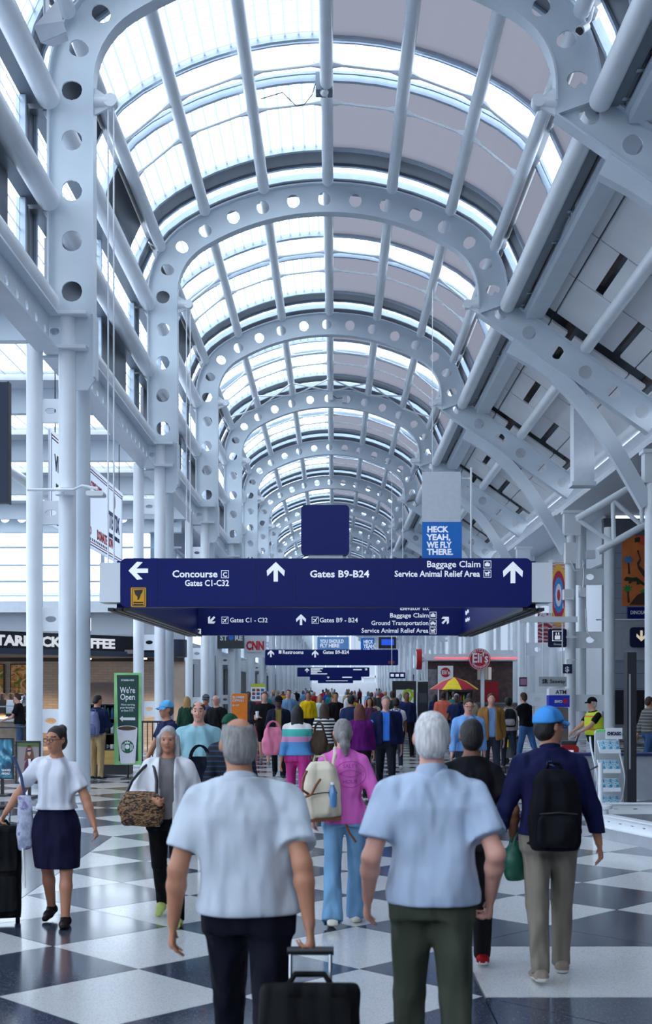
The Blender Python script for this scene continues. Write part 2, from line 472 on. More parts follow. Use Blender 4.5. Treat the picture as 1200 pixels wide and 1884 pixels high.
def arch_parts():
    w = MB(); web_holes(w, A_MAIN, A_LEN, 0.885, 0.185)
    wm = w.mesh('web', STEEL)
    o = MB(); flange(o, A_MAIN, 0, A_LEN, 0.0, 56); om = o.mesh('outer_flange', STEEL, True)
    i = MB(); flange(i, A_MAIN, 0, A_LEN, WD, 56); im = i.mesh('inner_flange', STEEL, True)
    d = MB(); web_holes(d, A_DIAG, D_LEN, 0.93, 0.185); dm = d.mesh('inclined_web', STEEL)
    e = MB(); flange(e, A_DIAG, 0.55, D_LEN, 0.0, 2); em = e.mesh('inclined_flange', STEEL)
    f = MB(); flange(f, A_DIAG, 0, D_LEN, WD, 2); fm = f.mesh('inclined_flange', STEEL)
    k = MB(); a0, a1 = A_DIAG(0.55, 0), A_DIAG(0, WD)
    k.hexa([(a0[0] - .02, -FW, a0[1]), (a0[0] + .02, -FW, a0[1]), (a1[0] + .02, -FW, a1[1]), (a1[0] - .02, -FW, a1[1])],
           [(a0[0] - .02, FW, a0[1]), (a0[0] + .02, FW, a0[1]), (a1[0] + .02, FW, a1[1]), (a1[0] - .02, FW, a1[1])])
    k.hexa([(K0[0], -PT, K0[1]), (A_DIAG(.55, 0)[0], -PT, A_DIAG(.55, 0)[1]), (A_DIAG(0, WD)[0], -PT, A_DIAG(0, WD)[1]), (K1[0], -PT, K1[1])],
           [(K0[0], PT, K0[1]), (A_DIAG(.55, 0)[0], PT, A_DIAG(.55, 0)[1]), (A_DIAG(0, WD)[0], PT, A_DIAG(0, WD)[1]), (K1[0], PT, K1[1])])
    km = k.mesh('kink_plate', STEEL)
    return [('web', wm), ('outer_flange', om), ('inner_flange', im), ('inclined_web', dm), ('inclined_flange', em), ('inclined_flange', fm), ('kink_plate', km)]
AP = arch_parts()
# brackets from the arch to the hanging sign
br = MB(); bx = XC - WH + WD
br.cyl((bx - 0.02, 0, 12.25), (bx + 0.30, 0, 12.25), 0.13, 0.10, 14); br.cyl((bx + 0.30, -0.1, 12.25), (bx + 0.30, 0.1, 12.25), 0.12, seg=14)
br.hexa([(bx, -.03, 12.0), (bx + .3, -.03, 12.15), (bx + .3, -.03, 12.3), (bx, -.03, 12.5)], [(bx, .03, 12.0), (bx + .3, .03, 12.15), (bx + .3, .03, 12.3), (bx, .03, 12.5)])
BRL = br.mesh('rod_bracket', STEEL2, True)
ORD = ['first', 'second', 'third', 'fourth', 'fifth', 'sixth', 'seventh', 'eighth', 'ninth', 'tenth', 'eleventh', 'twelfth', 'thirteenth', 'fourteenth', 'fifteenth', 'sixteenth', 'seventeenth', 'eighteenth', 'nineteenth', 'twentieth']
NARCH = 20
for n in range(-2, NARCH):
    lab = 'perforated pale steel arch rib, %s one in view counting inward from the camera' % ORD[n] if n >= 0 else 'perforated pale steel arch rib overhead behind the camera'
    a = empty('arch_rib', (0, DA(n), 0), 0, lab, 'arch', 'perforated steel arch ribs of the vault', 'structure')
    for nm, me in AP: link(nm, me, a)
    if n < 6:
        link('rod_bracket', BRL, a)
        b2 = link('rod_bracket', BRL, a); b2.rotation_euler = (0, 0, PI); b2.location = (2 * XC, 0, 0)

# ---------------------------------------------------------------- left column pairs under each arch
XA, XB = -5.30, -4.72
def cl_mesh():
    parts = []
    c = MB(); c.lathe([(0.145, 0), (0.145, 7.95)], (XA, 0, 0), 20); parts.append(('column_shaft', c.mesh('column_shaft', STEEL2, True)))
    c = MB(); c.lathe([(0.155, 0), (0.155, 8.45)], (XB, 0, 0), 20); parts.append(('column_shaft', c.mesh('column_shaft', STEEL2, True)))
    c = MB(); c.lathe([(0.14, 0), (0.14, 7.6)], (XB + 0.17, 0.50, 0), 18); parts.append(('column_shaft', c.mesh('column_shaft', STEEL, True)))
    for x in (XA, XB):
        c = MB(); c.lathe([(0.26, 0), (0.26, 0.02), (0.18, 0.05), (0.16, 0.10)], (x, 0, 0), 20); parts.append(('base_collar', c.mesh('base_collar', STEEL2, True)))
    for z in (1.3, 3.1, 4.98, 6.78):
        c = MB(); t = 0.03
        def fn(u, v, z=z): return (XA + u, z + 0.21 - v * (0.42 / WD))
        web_holes(c, fn, XB - XA, 1.0, 0.10, 16, t); parts.append(('tie_plate', c.mesh('tie_plate', STEEL2)))
    # bracket at the head: cap plates, box with hole, leg taper
    for z in (8.46, 7.86):
        c = MB(); c.prism([(XB - 0.42, z - 0.03), (XB + 0.38, z - 0.03), (XB + 0.38, z + 0.03), (XB - 0.42, z + 0.03)], -0.27, 0.27)
        parts.append(('cap_plate', c.mesh('cap_plate', STEEL2)))
    c = MB()
    def fb(u, v): return (XB - 0.38 + u, 8.44 - v * (0.56 / WD))
    web_holes(c, fb, 0.36, 1.0, 0.085, 16, 0.12); parts.append(('bracket_box', c.mesh('bracket_box', STEEL)))
    c = MB(); c.prism([(XB + 0.1, 8.46), (XB + 0.5, 8.46), (XB + 0.5, 7.35), (XB + 0.36, 7.15), (XB + 0.1, 7.15)], -0.02, 0.02); parts.append(('leg_plate', c.mesh('leg_plate', STEEL)))
    c = MB(); c.box(XB + 0.48, XB + 0.52, -0.17, 0.17, 7.35, 8.46); parts.append(('leg_flange', c.mesh('leg_flange', STEEL)))
    return parts
CP = cl_mesh()
for n in range(-1, NARCH):
    lab = 'pair of round white steel columns with tie plates under the %s arch, window side' % ORD[n] if n >= 0 else 'pair of round white steel columns beside the camera'
    a = empty('column_pair', (0, DA(n), 0), 0, lab, 'column', 'paired columns along the window side', 'structure')
    for nm, me in CP: link(nm, me, a)

# ---------------------------------------------------------------- right columns and braces
XR1, XR2 = 8.62, 10.05
def cr_mesh():
    parts = []
    for x, r, h in ((XR1, 0.2, 8.3), (XR2, 0.2, 7.7), (XR1 + 0.5, 0.14, 7.9)):
        c = MB(); c.lathe([(r, 0), (r, h)], (x, 0.3 if r < .15 else 0, 0), 18); parts.append(('column_shaft', c.mesh('column_shaft', STEEL2, True)))
    for z in (1.3, 3.6, 5.9):
        c = MB()
        def fn(u, v, z=z): return (XR1 + u, z + 0.3 - v * (0.6 / WD))
        web_holes(c, fn, XR2 - XR1, 1.5, 0.15, 16, 0.03); parts.append(('tie_plate', c.mesh('tie_plate', STEEL2)))
    c = MB(); c.box(XR1 - 0.3, XR1 + 0.45, -0.25, 0.25, 8.2, 8.3); c.box(XR1 - 0.25, XR1 + 0.35, -0.2, 0.2, 7.4, 8.2); parts.append(('column_head', c.mesh('column_head', STEEL2)))
    # curved brace from the kink down to the column head
    pts = []
    for k in range(15):
        t = k / 14.0; x = 4.75 + (XR1 - 0.15 - 4.75) * t; z = 11.1 - 4.3 * t + 0.75 * math.sin(PI * t) ; pts.append((x, 0, z))
    c = MB()
    n = len(pts)
    vs = []
    for k, p in enumerate(pts):
        q = pts[min(k + 1, n - 1)]; r = pts[max(k - 1, 0)]; tx, tz = q[0] - r[0], q[2] - r[2]; d = math.hypot(tx, tz); nx, nz = -tz / d * 0.2, tx / d * 0.2
        vs += [(p[0] + nx, -.13, p[2] + nz), (p[0] + nx, .13, p[2] + nz), (p[0] - nx, .13, p[2] - nz), (p[0] - nx, -.13, p[2] - nz)]
    fs = [(3, 2, 1, 0), (4 * n - 4, 4 * n - 3, 4 * n - 2, 4 * n - 1)]
    for k in range(n - 1):
        for e in range(4): fs.append((4 * k + e, 4 * k + (e + 1) % 4, 4 * k + 4 + (e + 1) % 4, 4 * k + 4 + e))
    c.add(vs, fs); parts.append(('curved_brace', c.mesh('curved_brace', STEEL, True)))
    return parts
CR = cr_mesh()
for n in range(-1, NARCH):
    lab = 'round white column cluster with curved brace at the foot of the %s inclined arch leg' % ORD[n] if n >= 0 else 'round white column cluster with curved brace beside the camera'
    a = empty('column_cluster', (0, DA(n), 0), 0, lab, 'column', 'column clusters along the shop side', 'structure')
    for nm, me in CR: link(nm, me, a)

# ---------------------------------------------------------------- vault bays
G = 0.42                                       # glass stands off the arch outline
SP = [-4.98, -3.43, -1.74, 0.0, 1.74, 3.43, 4.98]
WALLS = [-6.57, -8.35, -10.15]
SEG_Y = [(0.0, 0.035, 'strip'), (0.035, 0.125, 'span'), (0.125, 0.405, 'pane'), (0.405, 0.565, 'clear'), (0.565, 0.88, 'pane'), (0.88, 0.965, 'span'), (0.965, 1.0, 'strip')]
def surf_panel(s0, s1, y0, y1, off, th, m, name, n=3):
    """curved panel between profile stations, with grid uv in metres"""
    b = MB(); vs = []; fs = []; uv = []
    for k in range(n + 1):
        s = s0 + (s1 - s0) * k / n
        for y in (y0, y1):
            for o in (off, off + th):
                x, z = prof(s, o); vs.append((x, y, z)); uv.append((y, s))
    for k in range(n):
        a = 4 * k
        fs += [(a, a + 4, a + 6, a + 2), (a + 1, a + 3, a + 7, a + 5), (a, a + 1, a + 5, a + 4), (a + 2, a + 6, a + 7, a + 3)]
    fs += [(0, 2, 3, 1), (4 * n, 4 * n + 1, 4 * n + 3, 4 * n + 2)]
    b.add(vs, fs); me = b.mesh(name, m)
    ul = me.uv_layers.new(name='grid')
    for lp in me.loops: ul.data[lp.index].uv = uv[lp.vertex_index]
    return me
def sheet(s0, s1, y0, y1, off, m, name, n=3):
    b = MB(); vs = []; fs = []; uv = []
    for k in range(n + 1):
        s = s0 + (s1 - s0) * k / n
        for y in (y0, y1):
            x, z = prof(s, off); vs.append((x, y, z)); uv.append((y, s))
    for k in range(n): fs.append((2 * k, 2 * k + 2, 2 * k + 3, 2 * k + 1))
    b.add(vs, fs); me = b.mesh(name, m)
    ul = me.uv_layers.new(name='grid')
    for lp in me.loops: ul.data[lp.index].uv = uv[lp.vertex_index]
    return me
def bay_parts():
    P = []
    cells = [(WALLS[2], WALLS[1]), (WALLS[1], WALLS[0]), (WALLS[0], SP[0])] + [(SP[i], SP[i + 1]) for i in range(6)] + [(SP[6], 6.75)]
    for ci, (s0, s1) in enumerate(cells):
        wall = s1 <= SP[0] + 1e-6
        right = s0 >= -1e-6
        a, b = s0 + 0.06, s1 - 0.06
        for fa, fb, kind in SEG_Y:
            y0, y1 = fa * BAY + 0.03, fb * BAY - 0.03
            if wall:
                kind = {'strip': 'span', 'pane': 'greyglass', 'clear': 'frit', 'span': 'frit'}[kind]
                if kind == 'greyglass': kind = 'span' if (ci + int(fa * 10)) % 2 else 'frit'
            if kind == 'pane':
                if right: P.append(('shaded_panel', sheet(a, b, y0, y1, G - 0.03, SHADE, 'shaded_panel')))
                else: P.append(('pane', sheet(a, b, y0, y1, G, FRIT, 'pane')))
            elif kind == 'frit': P.append(('pane', sheet(a, b, y0, y1, G, FRIT, 'pane')))
            elif kind in ('clear', 'strip'): P.append(('pane', sheet(a, b, y0, y1, G, CLEAR, 'pane')))
            else: P.append(('spandrel', surf_panel(a, b, y0, y1, G - 0.05, 0.08, SPAN, 'spandrel')))
        # cross mullions
        for f in (0.035, 0.125, 0.405, 0.565, 0.88, 0.965):
            if wall and f in (0.125, 0.88): continue
            P.append(('mullion', surf_panel(a, b, f * BAY - 0.055, f * BAY + 0.055, G - 0.10, 0.16, MULL, 'mullion')))
            if f in (0.405, 0.565) and not wall:
                sg = 0.26 if f < 0.5 else -0.26
                P.append(('mullion', surf_panel(a, b, f * BAY + sg - 0.03, f * BAY + sg + 0.03, G - 0.04, 0.06, MULL, 'mullion')))
        # tie rods with forked ends in the clear strip
        if not wall and ci < len(cells) - 1:
            for f in (0.448, 0.60):
                y = f * BAY; p = prof(s0, 0.05); q = prof(s1, 0.05); p = Vector((p[0], y, p[1])); q = Vector((q[0], y, q[1])); d = (q - p).normalized(); L = (q - p).length
                t = MB(); t.cyl(p + d * .1, q - d * .1, 0.034, seg=8)
                for e, sg in ((p, 1), (q, -1)): t.cyl(e + d * sg * .14, e + d * sg * .34, 0.09, 0.036, 8)
                P.append(('tie_rod', t.mesh('tie_rod', STEEL2, True)))
    # longitudinal purlin tubes with a fin towards the glass
    for s in SP + WALLS + [6.62]:
        r = 0.15 if s in SP else 0.2
        x, z = prof(s, 0.02 if s in SP else -0.02); x2, z2 = prof(s, G)
        t = MB(); t.cyl((x, 0.19, z), (x, BAY - 0.19, z), r, seg=16)
        P.append(('purlin', t.mesh('purlin', STEEL2, True)))
        t = MB(); nx, nz = x2 - x, z2 - z; L = math.hypot(nx, nz); tx, tz = -nz / L * 0.05, nx / L * 0.05
        t.hexa([(x + tx, 0.1, z + tz), (x - tx, 0.1, z - tz), (x2 - tx, 0.1, z2 - tz), (x2 + tx, 0.1, z2 + tz)],
               [(x + tx, BAY - .1, z + tz), (x - tx, BAY - .1, z - tz), (x2 - tx, BAY - .1, z2 - tz), (x2 + tx, BAY - .1, z2 + tz)])
        P.append(('purlin_fin', t.mesh('purlin_fin', GREYMETAL)))
    # edge beam with oval holes below the clerestory
    w = MB()
    def fe(u, v): return (u, 8.42 - v * (0.62 / WD))
    b = MB(); web_holes(b, fe, BAY - 0.4, 0.62, 0.10, 16)
    b.v = [(-5.02 + y, 0.2 + x, z) for x, y, z in b.v]
    P.append(('edge_beam_web', b.mesh('edge_beam_web', STEEL)))
    for z in (8.43, 7.80):
        b = MB(); b.box(-5.22, -4.82, 0.2, BAY - 0.2, z - 0.02, z + 0.02); P.append(('edge_beam_flange', b.mesh('edge_beam_flange', STEEL)))
    return P
BP = bay_parts()
def inclined(u, off=0.0):
    """point on the right hand roof slope; u metres down from the kink"""
    x, z = A_DIAG(u, -off); return x, z
def slope_parts():
    P = []
    ROOFP = mat('roof_panel_white', (0.80, 0.81, 0.84, 1), 0.5, var=0.05, scale=0.6)
    SLOT = mat('slot_brown', (0.10, 0.07, 0.055, 1), 0.6, var=0.3, scale=2.0)
    us = [0.45, 1.7, 3.0, 4.3, 5.6]; ys = [0.03, 0.27, 0.5, 0.73, 0.97]
    for i in range(4):
        for j in range(4):
            dark = (i, j) in ((1, 0), (1, 2), (2, 1), (2, 3), (3, 0))
            a = inclined(us[i] + .03, .35); c = inclined(us[i + 1] - .03, .35); y0, y1 = ys[j] * BAY + .03, ys[j + 1] * BAY - .03
            b = MB()
            if dark:
                m1 = [(a[0] + (c[0] - a[0]) * t, a[1] + (c[1] - a[1]) * t) for t in (0.0, 0.42, 0.62, 1.0)]
                b.hexa([(m1[0][0], y0, m1[0][1]), (m1[1][0], y0, m1[1][1]), (m1[1][0], y1, m1[1][1]), (m1[0][0], y1, m1[0][1])],
                       [(m1[0][0], y0, m1[0][1] + .06), (m1[1][0], y0, m1[1][1] + .06), (m1[1][0], y1, m1[1][1] + .06), (m1[0][0], y1, m1[0][1] + .06)])
                b.hexa([(m1[2][0], y0, m1[2][1]), (m1[3][0], y0, m1[3][1]), (m1[3][0], y1, m1[3][1]), (m1[2][0], y1, m1[2][1])],
                       [(m1[2][0], y0, m1[2][1] + .06), (m1[3][0], y0, m1[3][1] + .06), (m1[3][0], y1, m1[3][1] + .06), (m1[2][0], y1, m1[2][1] + .06)])
                s = MB(); s.hexa([(m1[1][0], y0, m1[1][1] + .25), (m1[2][0], y0, m1[2][1] + .25), (m1[2][0], y1, m1[2][1] + .25), (m1[1][0], y1, m1[1][1] + .25)],
                       [(m1[1][0], y0, m1[1][1] + .3), (m1[2][0], y0, m1[2][1] + .3), (m1[2][0], y1, m1[2][1] + .3), (m1[1][0], y1, m1[1][1] + .3)])
                P.append(('vent_slot', s.mesh('vent_slot', SLOT)))
            else:
                b.hexa([(a[0], y0, a[1]), (c[0], y0, c[1]), (c[0], y1, c[1]), (a[0], y1, a[1])], [(a[0], y0, a[1] + .06), (c[0], y0, c[1] + .06), (c[0], y1, c[1] + .06), (a[0], y1, a[1] + .06)])
            P.append(('roof_panel', b.mesh('roof_panel', ROOFP)))
    # backing above the panels keeps the seams dark
    a = inclined(0.2, .75); c = inclined(6.2, .75); b = MB()
    b.hexa([(a[0], 0, a[1]), (c[0], 0, c[1]), (c[0], BAY, c[1]), (a[0], BAY, a[1])], [(a[0], 0, a[1] + .05), (c[0], 0, c[1] + .05), (c[0], BAY, c[1] + .05), (a[0], BAY, a[1] + .05)])
    P.append(('roof_deck', b.mesh('roof_deck', GREYMETAL)))
    # long tubes and a box gutter under the slope
    for u, off, r in ((2.9, 0.12, 0.17), (5.5, 0.12, 0.17)):
        x, z = inclined(u, off); t = MB(); t.cyl((x, .19, z), (x, BAY - .19, z), r, seg=16); P.append(('slope_purlin', t.mesh('slope_purlin', STEEL2, True)))
    x, z = inclined(1.15, .2); t = MB(); t.box(x - .22, x + .22, .1, BAY - .1, z - .28, z - .1); t.box(x - .3, x + .3, .1, BAY - .1, z - .1, z - .05); P.append(('gutter', t.mesh('gutter', STEEL)))
    # glass triangle above the kink
    return P
SPP = slope_parts()
def join_parts(parts, name):
    """all parts of a far bay, grouped by material"""
    by = {}
    for nm, me in parts:
        k = me.materials[0].name; by.setdefault(k, []).append(me)
    out = []
    for k, ms in by.items():
        bm = bmesh.new()
        for me in ms: bm.from_mesh(me)
        m2 = bpy.data.meshes.new(name); bm.to_mesh(m2); bm.free(); m2.materials.append(MATS[k]); out.append((k, m2))
    return out
FAR = join_parts(BP + SPP, 'far_bay')
for n in range(-3, NARCH - 1):
    where = 'between the %s and %s arches in view' % (ORD[n], ORD[n + 1]) if n >= 0 else ('over the camera, before the first arch in view' if n == -1 else 'behind the camera')
    a = empty('ceiling_vault', (0, DA(n), 0), 0, 'glazed vault bay with purlins and panels ' + where, 'ceiling', 'vault bays', 'structure')
    if -1 <= n <= 4:
        for nm, me in BP + SPP: link(nm, me, a)
        if n == 2:
            for i_ in range(6):
                for e_ in (0, 1):
                    p_, q_ = prof(SP[i_ + e_], -.1), prof(SP[i_ + 1 - e_], -.1); t_ = MB(); t_.cyl((p_[0], .78 * BAY, p_[1]), (q_[0], BAY - .2, q_[1]), .035, seg=8); t_.build('brace_rod', STEEL2, a, True)
    else:
        for k, me in FAR: tag(link({'fritted_glass': 'pane_field', 'clear_glass': 'clear_pane_field', 'shaded_panel': 'shaded_panel_field', 'steel_paint': 'gutter_run', 'steel_paint_white': 'purlin_run'}.get(k, 'panel_field'), me, a), kind='stuff')
# ---------------------------------------------------------------- side halls and walls
def bw(b, name, m, parent=None, smooth=False):
    """build a shape given in world coordinates under an unrotated parent"""
    if parent is not None:
        l = parent.location; b.v = [(x - l[0], y - l[1], z - l[2]) for x, y, z in b.v]
    return b.build(name, m, parent, smooth)
def tw(txt, parent, p, size, m, **k):
    l = parent.location; return text(txt, parent, (p[0] - l[0], p[1] - l[1], p[2] - l[2]), size, m, **k)

YW = 46.0
WALLG = mat('wall_grey', (0.42, 0.45, 0.50, 1), 0.6, var=0.05, scale=1.0)
WALLW = mat('wall_white', (0.62, 0.65, 0.70, 1), 0.6, var=0.04, scale=1.0)
# left aisle roof: beams, opaque strips and skylight panes
ra = empty('ceiling_aisle', (-13, 15, 8.6), 0, 'flat side aisle roof with gridded skylights beyond the columns', 'ceiling', None, 'structure')
for k in range(-3, 6):
    y0 = DA(0) + (k - 1) * BAY / 2
    b = MB(); b.box(-24, -5.25, y0 - 0.9, y0 + 0.9, 8.55, 8.75); bw(b, 'roof_panel', WHITEP, ra)
    b = MB(); b.box(-24, -5.3, y0 - 0.12, y0 + 0.12, 8.0, 8.55); bw(b, 'cross_beam', STEEL, ra)
    for x0 in (-24, -19.4, -14.8, -10.2):
        me = MB(); me.add([(x0 + .06, y0 + .95, 8.66), (x0 + 4.5, y0 + .95, 8.66), (x0 + 4.5, y0 + BAY / 2 - .95, 8.66), (x0 + .06, y0 + BAY / 2 - .95, 8.66)], [(0, 1, 2, 3)])
        o = bw(me, 'skylight_pane', FRIT, ra); ul = o.data.uv_layers.new(name='grid')
        for lp in o.data.loops:
            c = o.data.vertices[lp.vertex_index].co; ul.data[lp.index].uv = (c.x, c.y)
        b = MB(); b.box(x0 - .06, x0 + .06, y0 + .9, y0 + BAY / 2 - .9, 8.5, 8.7); bw(b, 'skylight_bar', MULL, ra)
for x in (-9.5, -14.0):
    b = MB(); b.cyl((x, -12, 8.2), (x, YW - .4, 8.2), 0.16, seg=14); bw(b, 'aisle_tube', STEEL2, ra, True)
# left end wall: solid below, great window, beam with round holes above
wl = empty('wall_left_end', (-14, YW, 0), 0, 'white end wall of the side aisle with a wide bright window above the coffee shop', 'wall', None, 'structure')
b = MB(); b.box(-26, -5.6, YW, YW + .3, 0, 4.75); bw(b, 'lower_wall', WALLG, wl)
b = MB(); b.box(-26, -5.6, YW - .35, YW, 4.6, 5.0); bw(b, 'window_sill', WHITEP, wl)
def fh(u, v): return (-26 + u, 8.55 - v * (0.85 / WD))
b = MB(); web_holes(b, fh, 20.4, 0.62, 0.19, 16); b.v = [(x, y + YW + .1, z) for x, y, z in b.v]; bw(b, 'holed_beam', STEEL, wl)
b = MB(); b.box(-26, -5.6, YW - .1, YW + .3, 7.55, 7.7); bw(b, 'window_head', STEEL, wl)
for i in range(9):
    x = -26 + i * 2.5
    b = MB(); b.box(x - .06, x + .06, YW, YW + .15, 5.0, 7.55); bw(b, 'mullion', MULL, wl)
    if i < 8:
        b = MB(); b.add([(x + .06, YW + .08, 5.0), (x + 2.44, YW + .08, 5.0), (x + 2.44, YW + .08, 7.55), (x + .06, YW + .08, 7.55)], [(0, 1, 2, 3)]); bw(b, 'pane', CLEAR, wl)
for z in (5.75, 6.35, 7.0):
    b = MB(); b.box(-26, -5.6, YW, YW + .12, z - .03, z + .03); bw(b, 'mullion', MULL, wl)
b = MB(); b.box(-26, -5.6, YW, YW + .4, 8.5, 9.2); bw(b, 'upper_wall', WALLG, wl)
# a parked jet bridge outside, pale behind the glass
jb = empty('jet_bridge', (-16, YW + 20, -4), 0, 'pale corrugated jet bridge outside the end window', 'jet bridge')
b = MB(); b.prism([(-30, 3.2), (-9.5, 3.2), (-9.5, 5.4), (-12, 6.8), (-16, 7.4), (-30, 7.4)], YW + 18, YW + 22); bw(b, 'body', mat('bridge_white', (.8, .83, .87, 1), .5), jb)
for k in range(9):
    b = MB(); b.box(-30, -11.5, YW + 17.9, YW + 18, 3.5 + k * .38, 3.62 + k * .38); bw(b, 'rib', mat('bridge_rib', (.6, .64, .7, 1), .5), jb)
for x in (-24, -14):
    b = MB(); b.cyl((x, YW + 20, -4.0), (x, YW + 20, 3.3), .4); bw(b, 'support_leg', GREYMETAL, jb, True)
# far left side glass wall of the aisle (beyond the frame edge)
b = MB(); b.box(-24.3, -24, -14, YW, 0, 3); b.box(-24.3, -24, -14, YW, 7.8, 8.7)
for k in range(11): b.box(-24.2, -24.1, -14 + k * 6 - .06, -14 + k * 6 + .06, 3, 7.8)
tag(b.build('wall_left', WALLW), 'white mullioned side wall of the aisle', 'wall', kind='structure')
b = MB(); b.add([(-24.15, -14, 3), (-24.15, YW, 3), (-24.15, YW, 7.8), (-24.15, -14, 7.8)], [(0, 1, 2, 3)]); tag(b.build('window_1', CLEAR), 'long side window of the aisle', 'window', kind='structure')
# concourse beyond the cross hall: left wall
wf = empty('wall_left_far', (-6.4, 150, 0), 0, 'far concourse wall of shopfronts and high windows behind the white columns', 'wall', None, 'structure')
b = MB(); b.box(-6.9, -6.5, YW + .4, 262, 0, 3.9); b.box(-6.9, -6.5, YW + .4, 262, 7.6, 8.5); bw(b, 'wall_body', WALLW, wf)
for k in range(37):
    y = YW + .5 + k * 5.9
    b = MB(); b.box(-6.8, -6.6, y - .1, y + .1, 3.9, 7.6); bw(b, 'mullion', MULL, wf)
    if k < 36:
        b = MB(); b.add([(-6.7, y + .1, 3.9), (-6.7, y + 5.8, 3.9), (-6.7, y + 5.8, 7.6), (-6.7, y + .1, 7.6)], [(0, 1, 2, 3)]); bw(b, 'pane', FRIT if k % 2 else CLEAR, wf)
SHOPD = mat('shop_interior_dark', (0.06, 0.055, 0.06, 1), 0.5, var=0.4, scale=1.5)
for k in range(10):
    y = YW + 4 + k * 11.8
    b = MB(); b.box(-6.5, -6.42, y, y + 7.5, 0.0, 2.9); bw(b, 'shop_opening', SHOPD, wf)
    b = MB(); b.box(-6.55, -6.25, y - .2, y + 7.7, 2.9, 3.5); bw(b, 'shop_fascia', [WHITEP, BLUE2, GREYMETAL][k % 3], wf)
b = MB(); b.box(-6.6, -5.2, YW + .3, 262, 8.5, 8.7); tag(b.build('ceiling_left_strip', WHITEP), 'narrow white soffit over the far shopfronts', 'ceiling', kind='structure')
# right hand: cross hall facing wall, tiled
YR = 50.0
wr = empty('wall_right_end', (14, YR, 0), 0, 'grey tiled wall facing the concourse behind the shop side columns', 'wall', None, 'structure')
b = MB(); b.box(10.75, 26, YR + .02, YR + .4, 0, 8.6); bw(b, 'wall_body', mat('tile_joint', (.16, .17, .2, 1), .8), wr)
TILE = mat('wall_tile_grey', (.30, .34, .42, 1), .3, var=.1, scale=.8)
tb = MB(); tb.box(0, .88, -.03, 0, 0, .58); tme = tb.mesh('wall_tile', TILE)
for i in range(4):
    for j in range(13):
        link('wall_tile', tme, wr, (10.78 + i * .9 - 14, 0.0, .02 + j * .6))
b = MB(); b.box(10.8, 14.4, YR - .12, YR - .03, 2.95, 4.5); bw(b, 'white_band', mat('band_grey', (.38, .41, .46, 1), .45), wr)
b = MB(); b.box(11.0, 12.6, YR - .10, YR - .03, 0.4, 1.75); bw(b, 'dark_opening', BLACKM, wr)
b = MB(); b.tube([(10.4, YR - .15, 4.55), (13.5, YR - .15, 4.55)], .03, 8); bw(b, 'conduit', STEEL2, wr, True)
# right concourse wall beyond
wg = empty('wall_right_far', (11, 150, 0), 0, 'far concourse wall behind the shop side columns', 'wall', None, 'structure')
b = MB(); b.box(10.9, 11.3, YR + .4, 262, 0, 3.6); b.box(10.9, 11.3, YR + .4, 262, 6.9, 8.8); bw(b, 'wall_body', WALLW, wg)
for k in range(37):
    y = YR + .4 + k * 5.8
    b = MB(); b.box(11.0, 11.2, y - .1, y + .1, 3.6, 6.9); bw(b, 'mullion', STEEL2, wg)
    if k < 36:
        b = MB(); b.add([(11.1, y + .1, 3.6), (11.1, y + 5.7, 3.6), (11.1, y + 5.7, 6.9), (11.1, y + .1, 6.9)], [(0, 1, 2, 3)]); bw(b, 'pane', FRIT, wg)
for k in range(9):
    y = 75 + k * 11.8
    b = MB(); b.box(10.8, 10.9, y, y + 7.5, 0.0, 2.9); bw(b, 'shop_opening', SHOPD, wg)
    b = MB(); b.box(10.6, 10.95, y - .2, y + 7.7, 2.9, 3.5); bw(b, 'shop_fascia', [WHITEP, GREYMETAL, BLUE2][k % 3], wg)
# right cross hall roof and outer walls
b = MB(); b.box(8.9, 26, -14, YR + .4, 8.75, 8.95); tag(b.build('ceiling_right', WHITEP), 'white flat roof of the shop side cross hall', 'ceiling', kind='structure')
b = MB(); b.box(8.9, 11.3, YR + .4, 262, 8.8, 9.0); tag(b.build('ceiling_right_strip', WHITEP), 'white roof edge over the far shop side', 'ceiling', kind='structure')
b = MB(); b.box(25.6, 26, -14, YR, 0, 8.8); tag(b.build('wall_right', WALLG), 'plain grey outer wall of the shop side', 'wall', kind='structure')
b = MB(); b.box(-24.3, 26, -14.4, -14, 0, 9); tag(b.build('wall_back_blocker', WALLG), 'added plain wall behind the camera that shuts out sky light', 'wall', kind='structure')  # added across the continuing concourse, keeps rear sky light off the people
# far end of the concourse
we = empty('wall_far', (2, 262, 0), 0, 'bright glazed end wall of the concourse', 'wall', None, 'structure')
b = MB(); b.box(-7, 11.4, 262, 262.4, 0, 2.6); b.box(-7, 11.4, 262, 262.4, 3.6, 4.1); bw(b, 'wall_body', WALLW, we)
for k in range(8):
    b = MB(); b.box(-7 + k * 2.6 - .1, -7 + k * 2.6 + .1, 262, 262.3, 2.6, 16); bw(b, 'mullion', STEEL2, we)
b = MB(); b.add([(-7, 262.2, 2.6), (11.4, 262.2, 2.6), (11.4, 262.2, 16), (-7, 262.2, 16)], [(0, 1, 2, 3)]); bw(b, 'pane', FRIT, we)
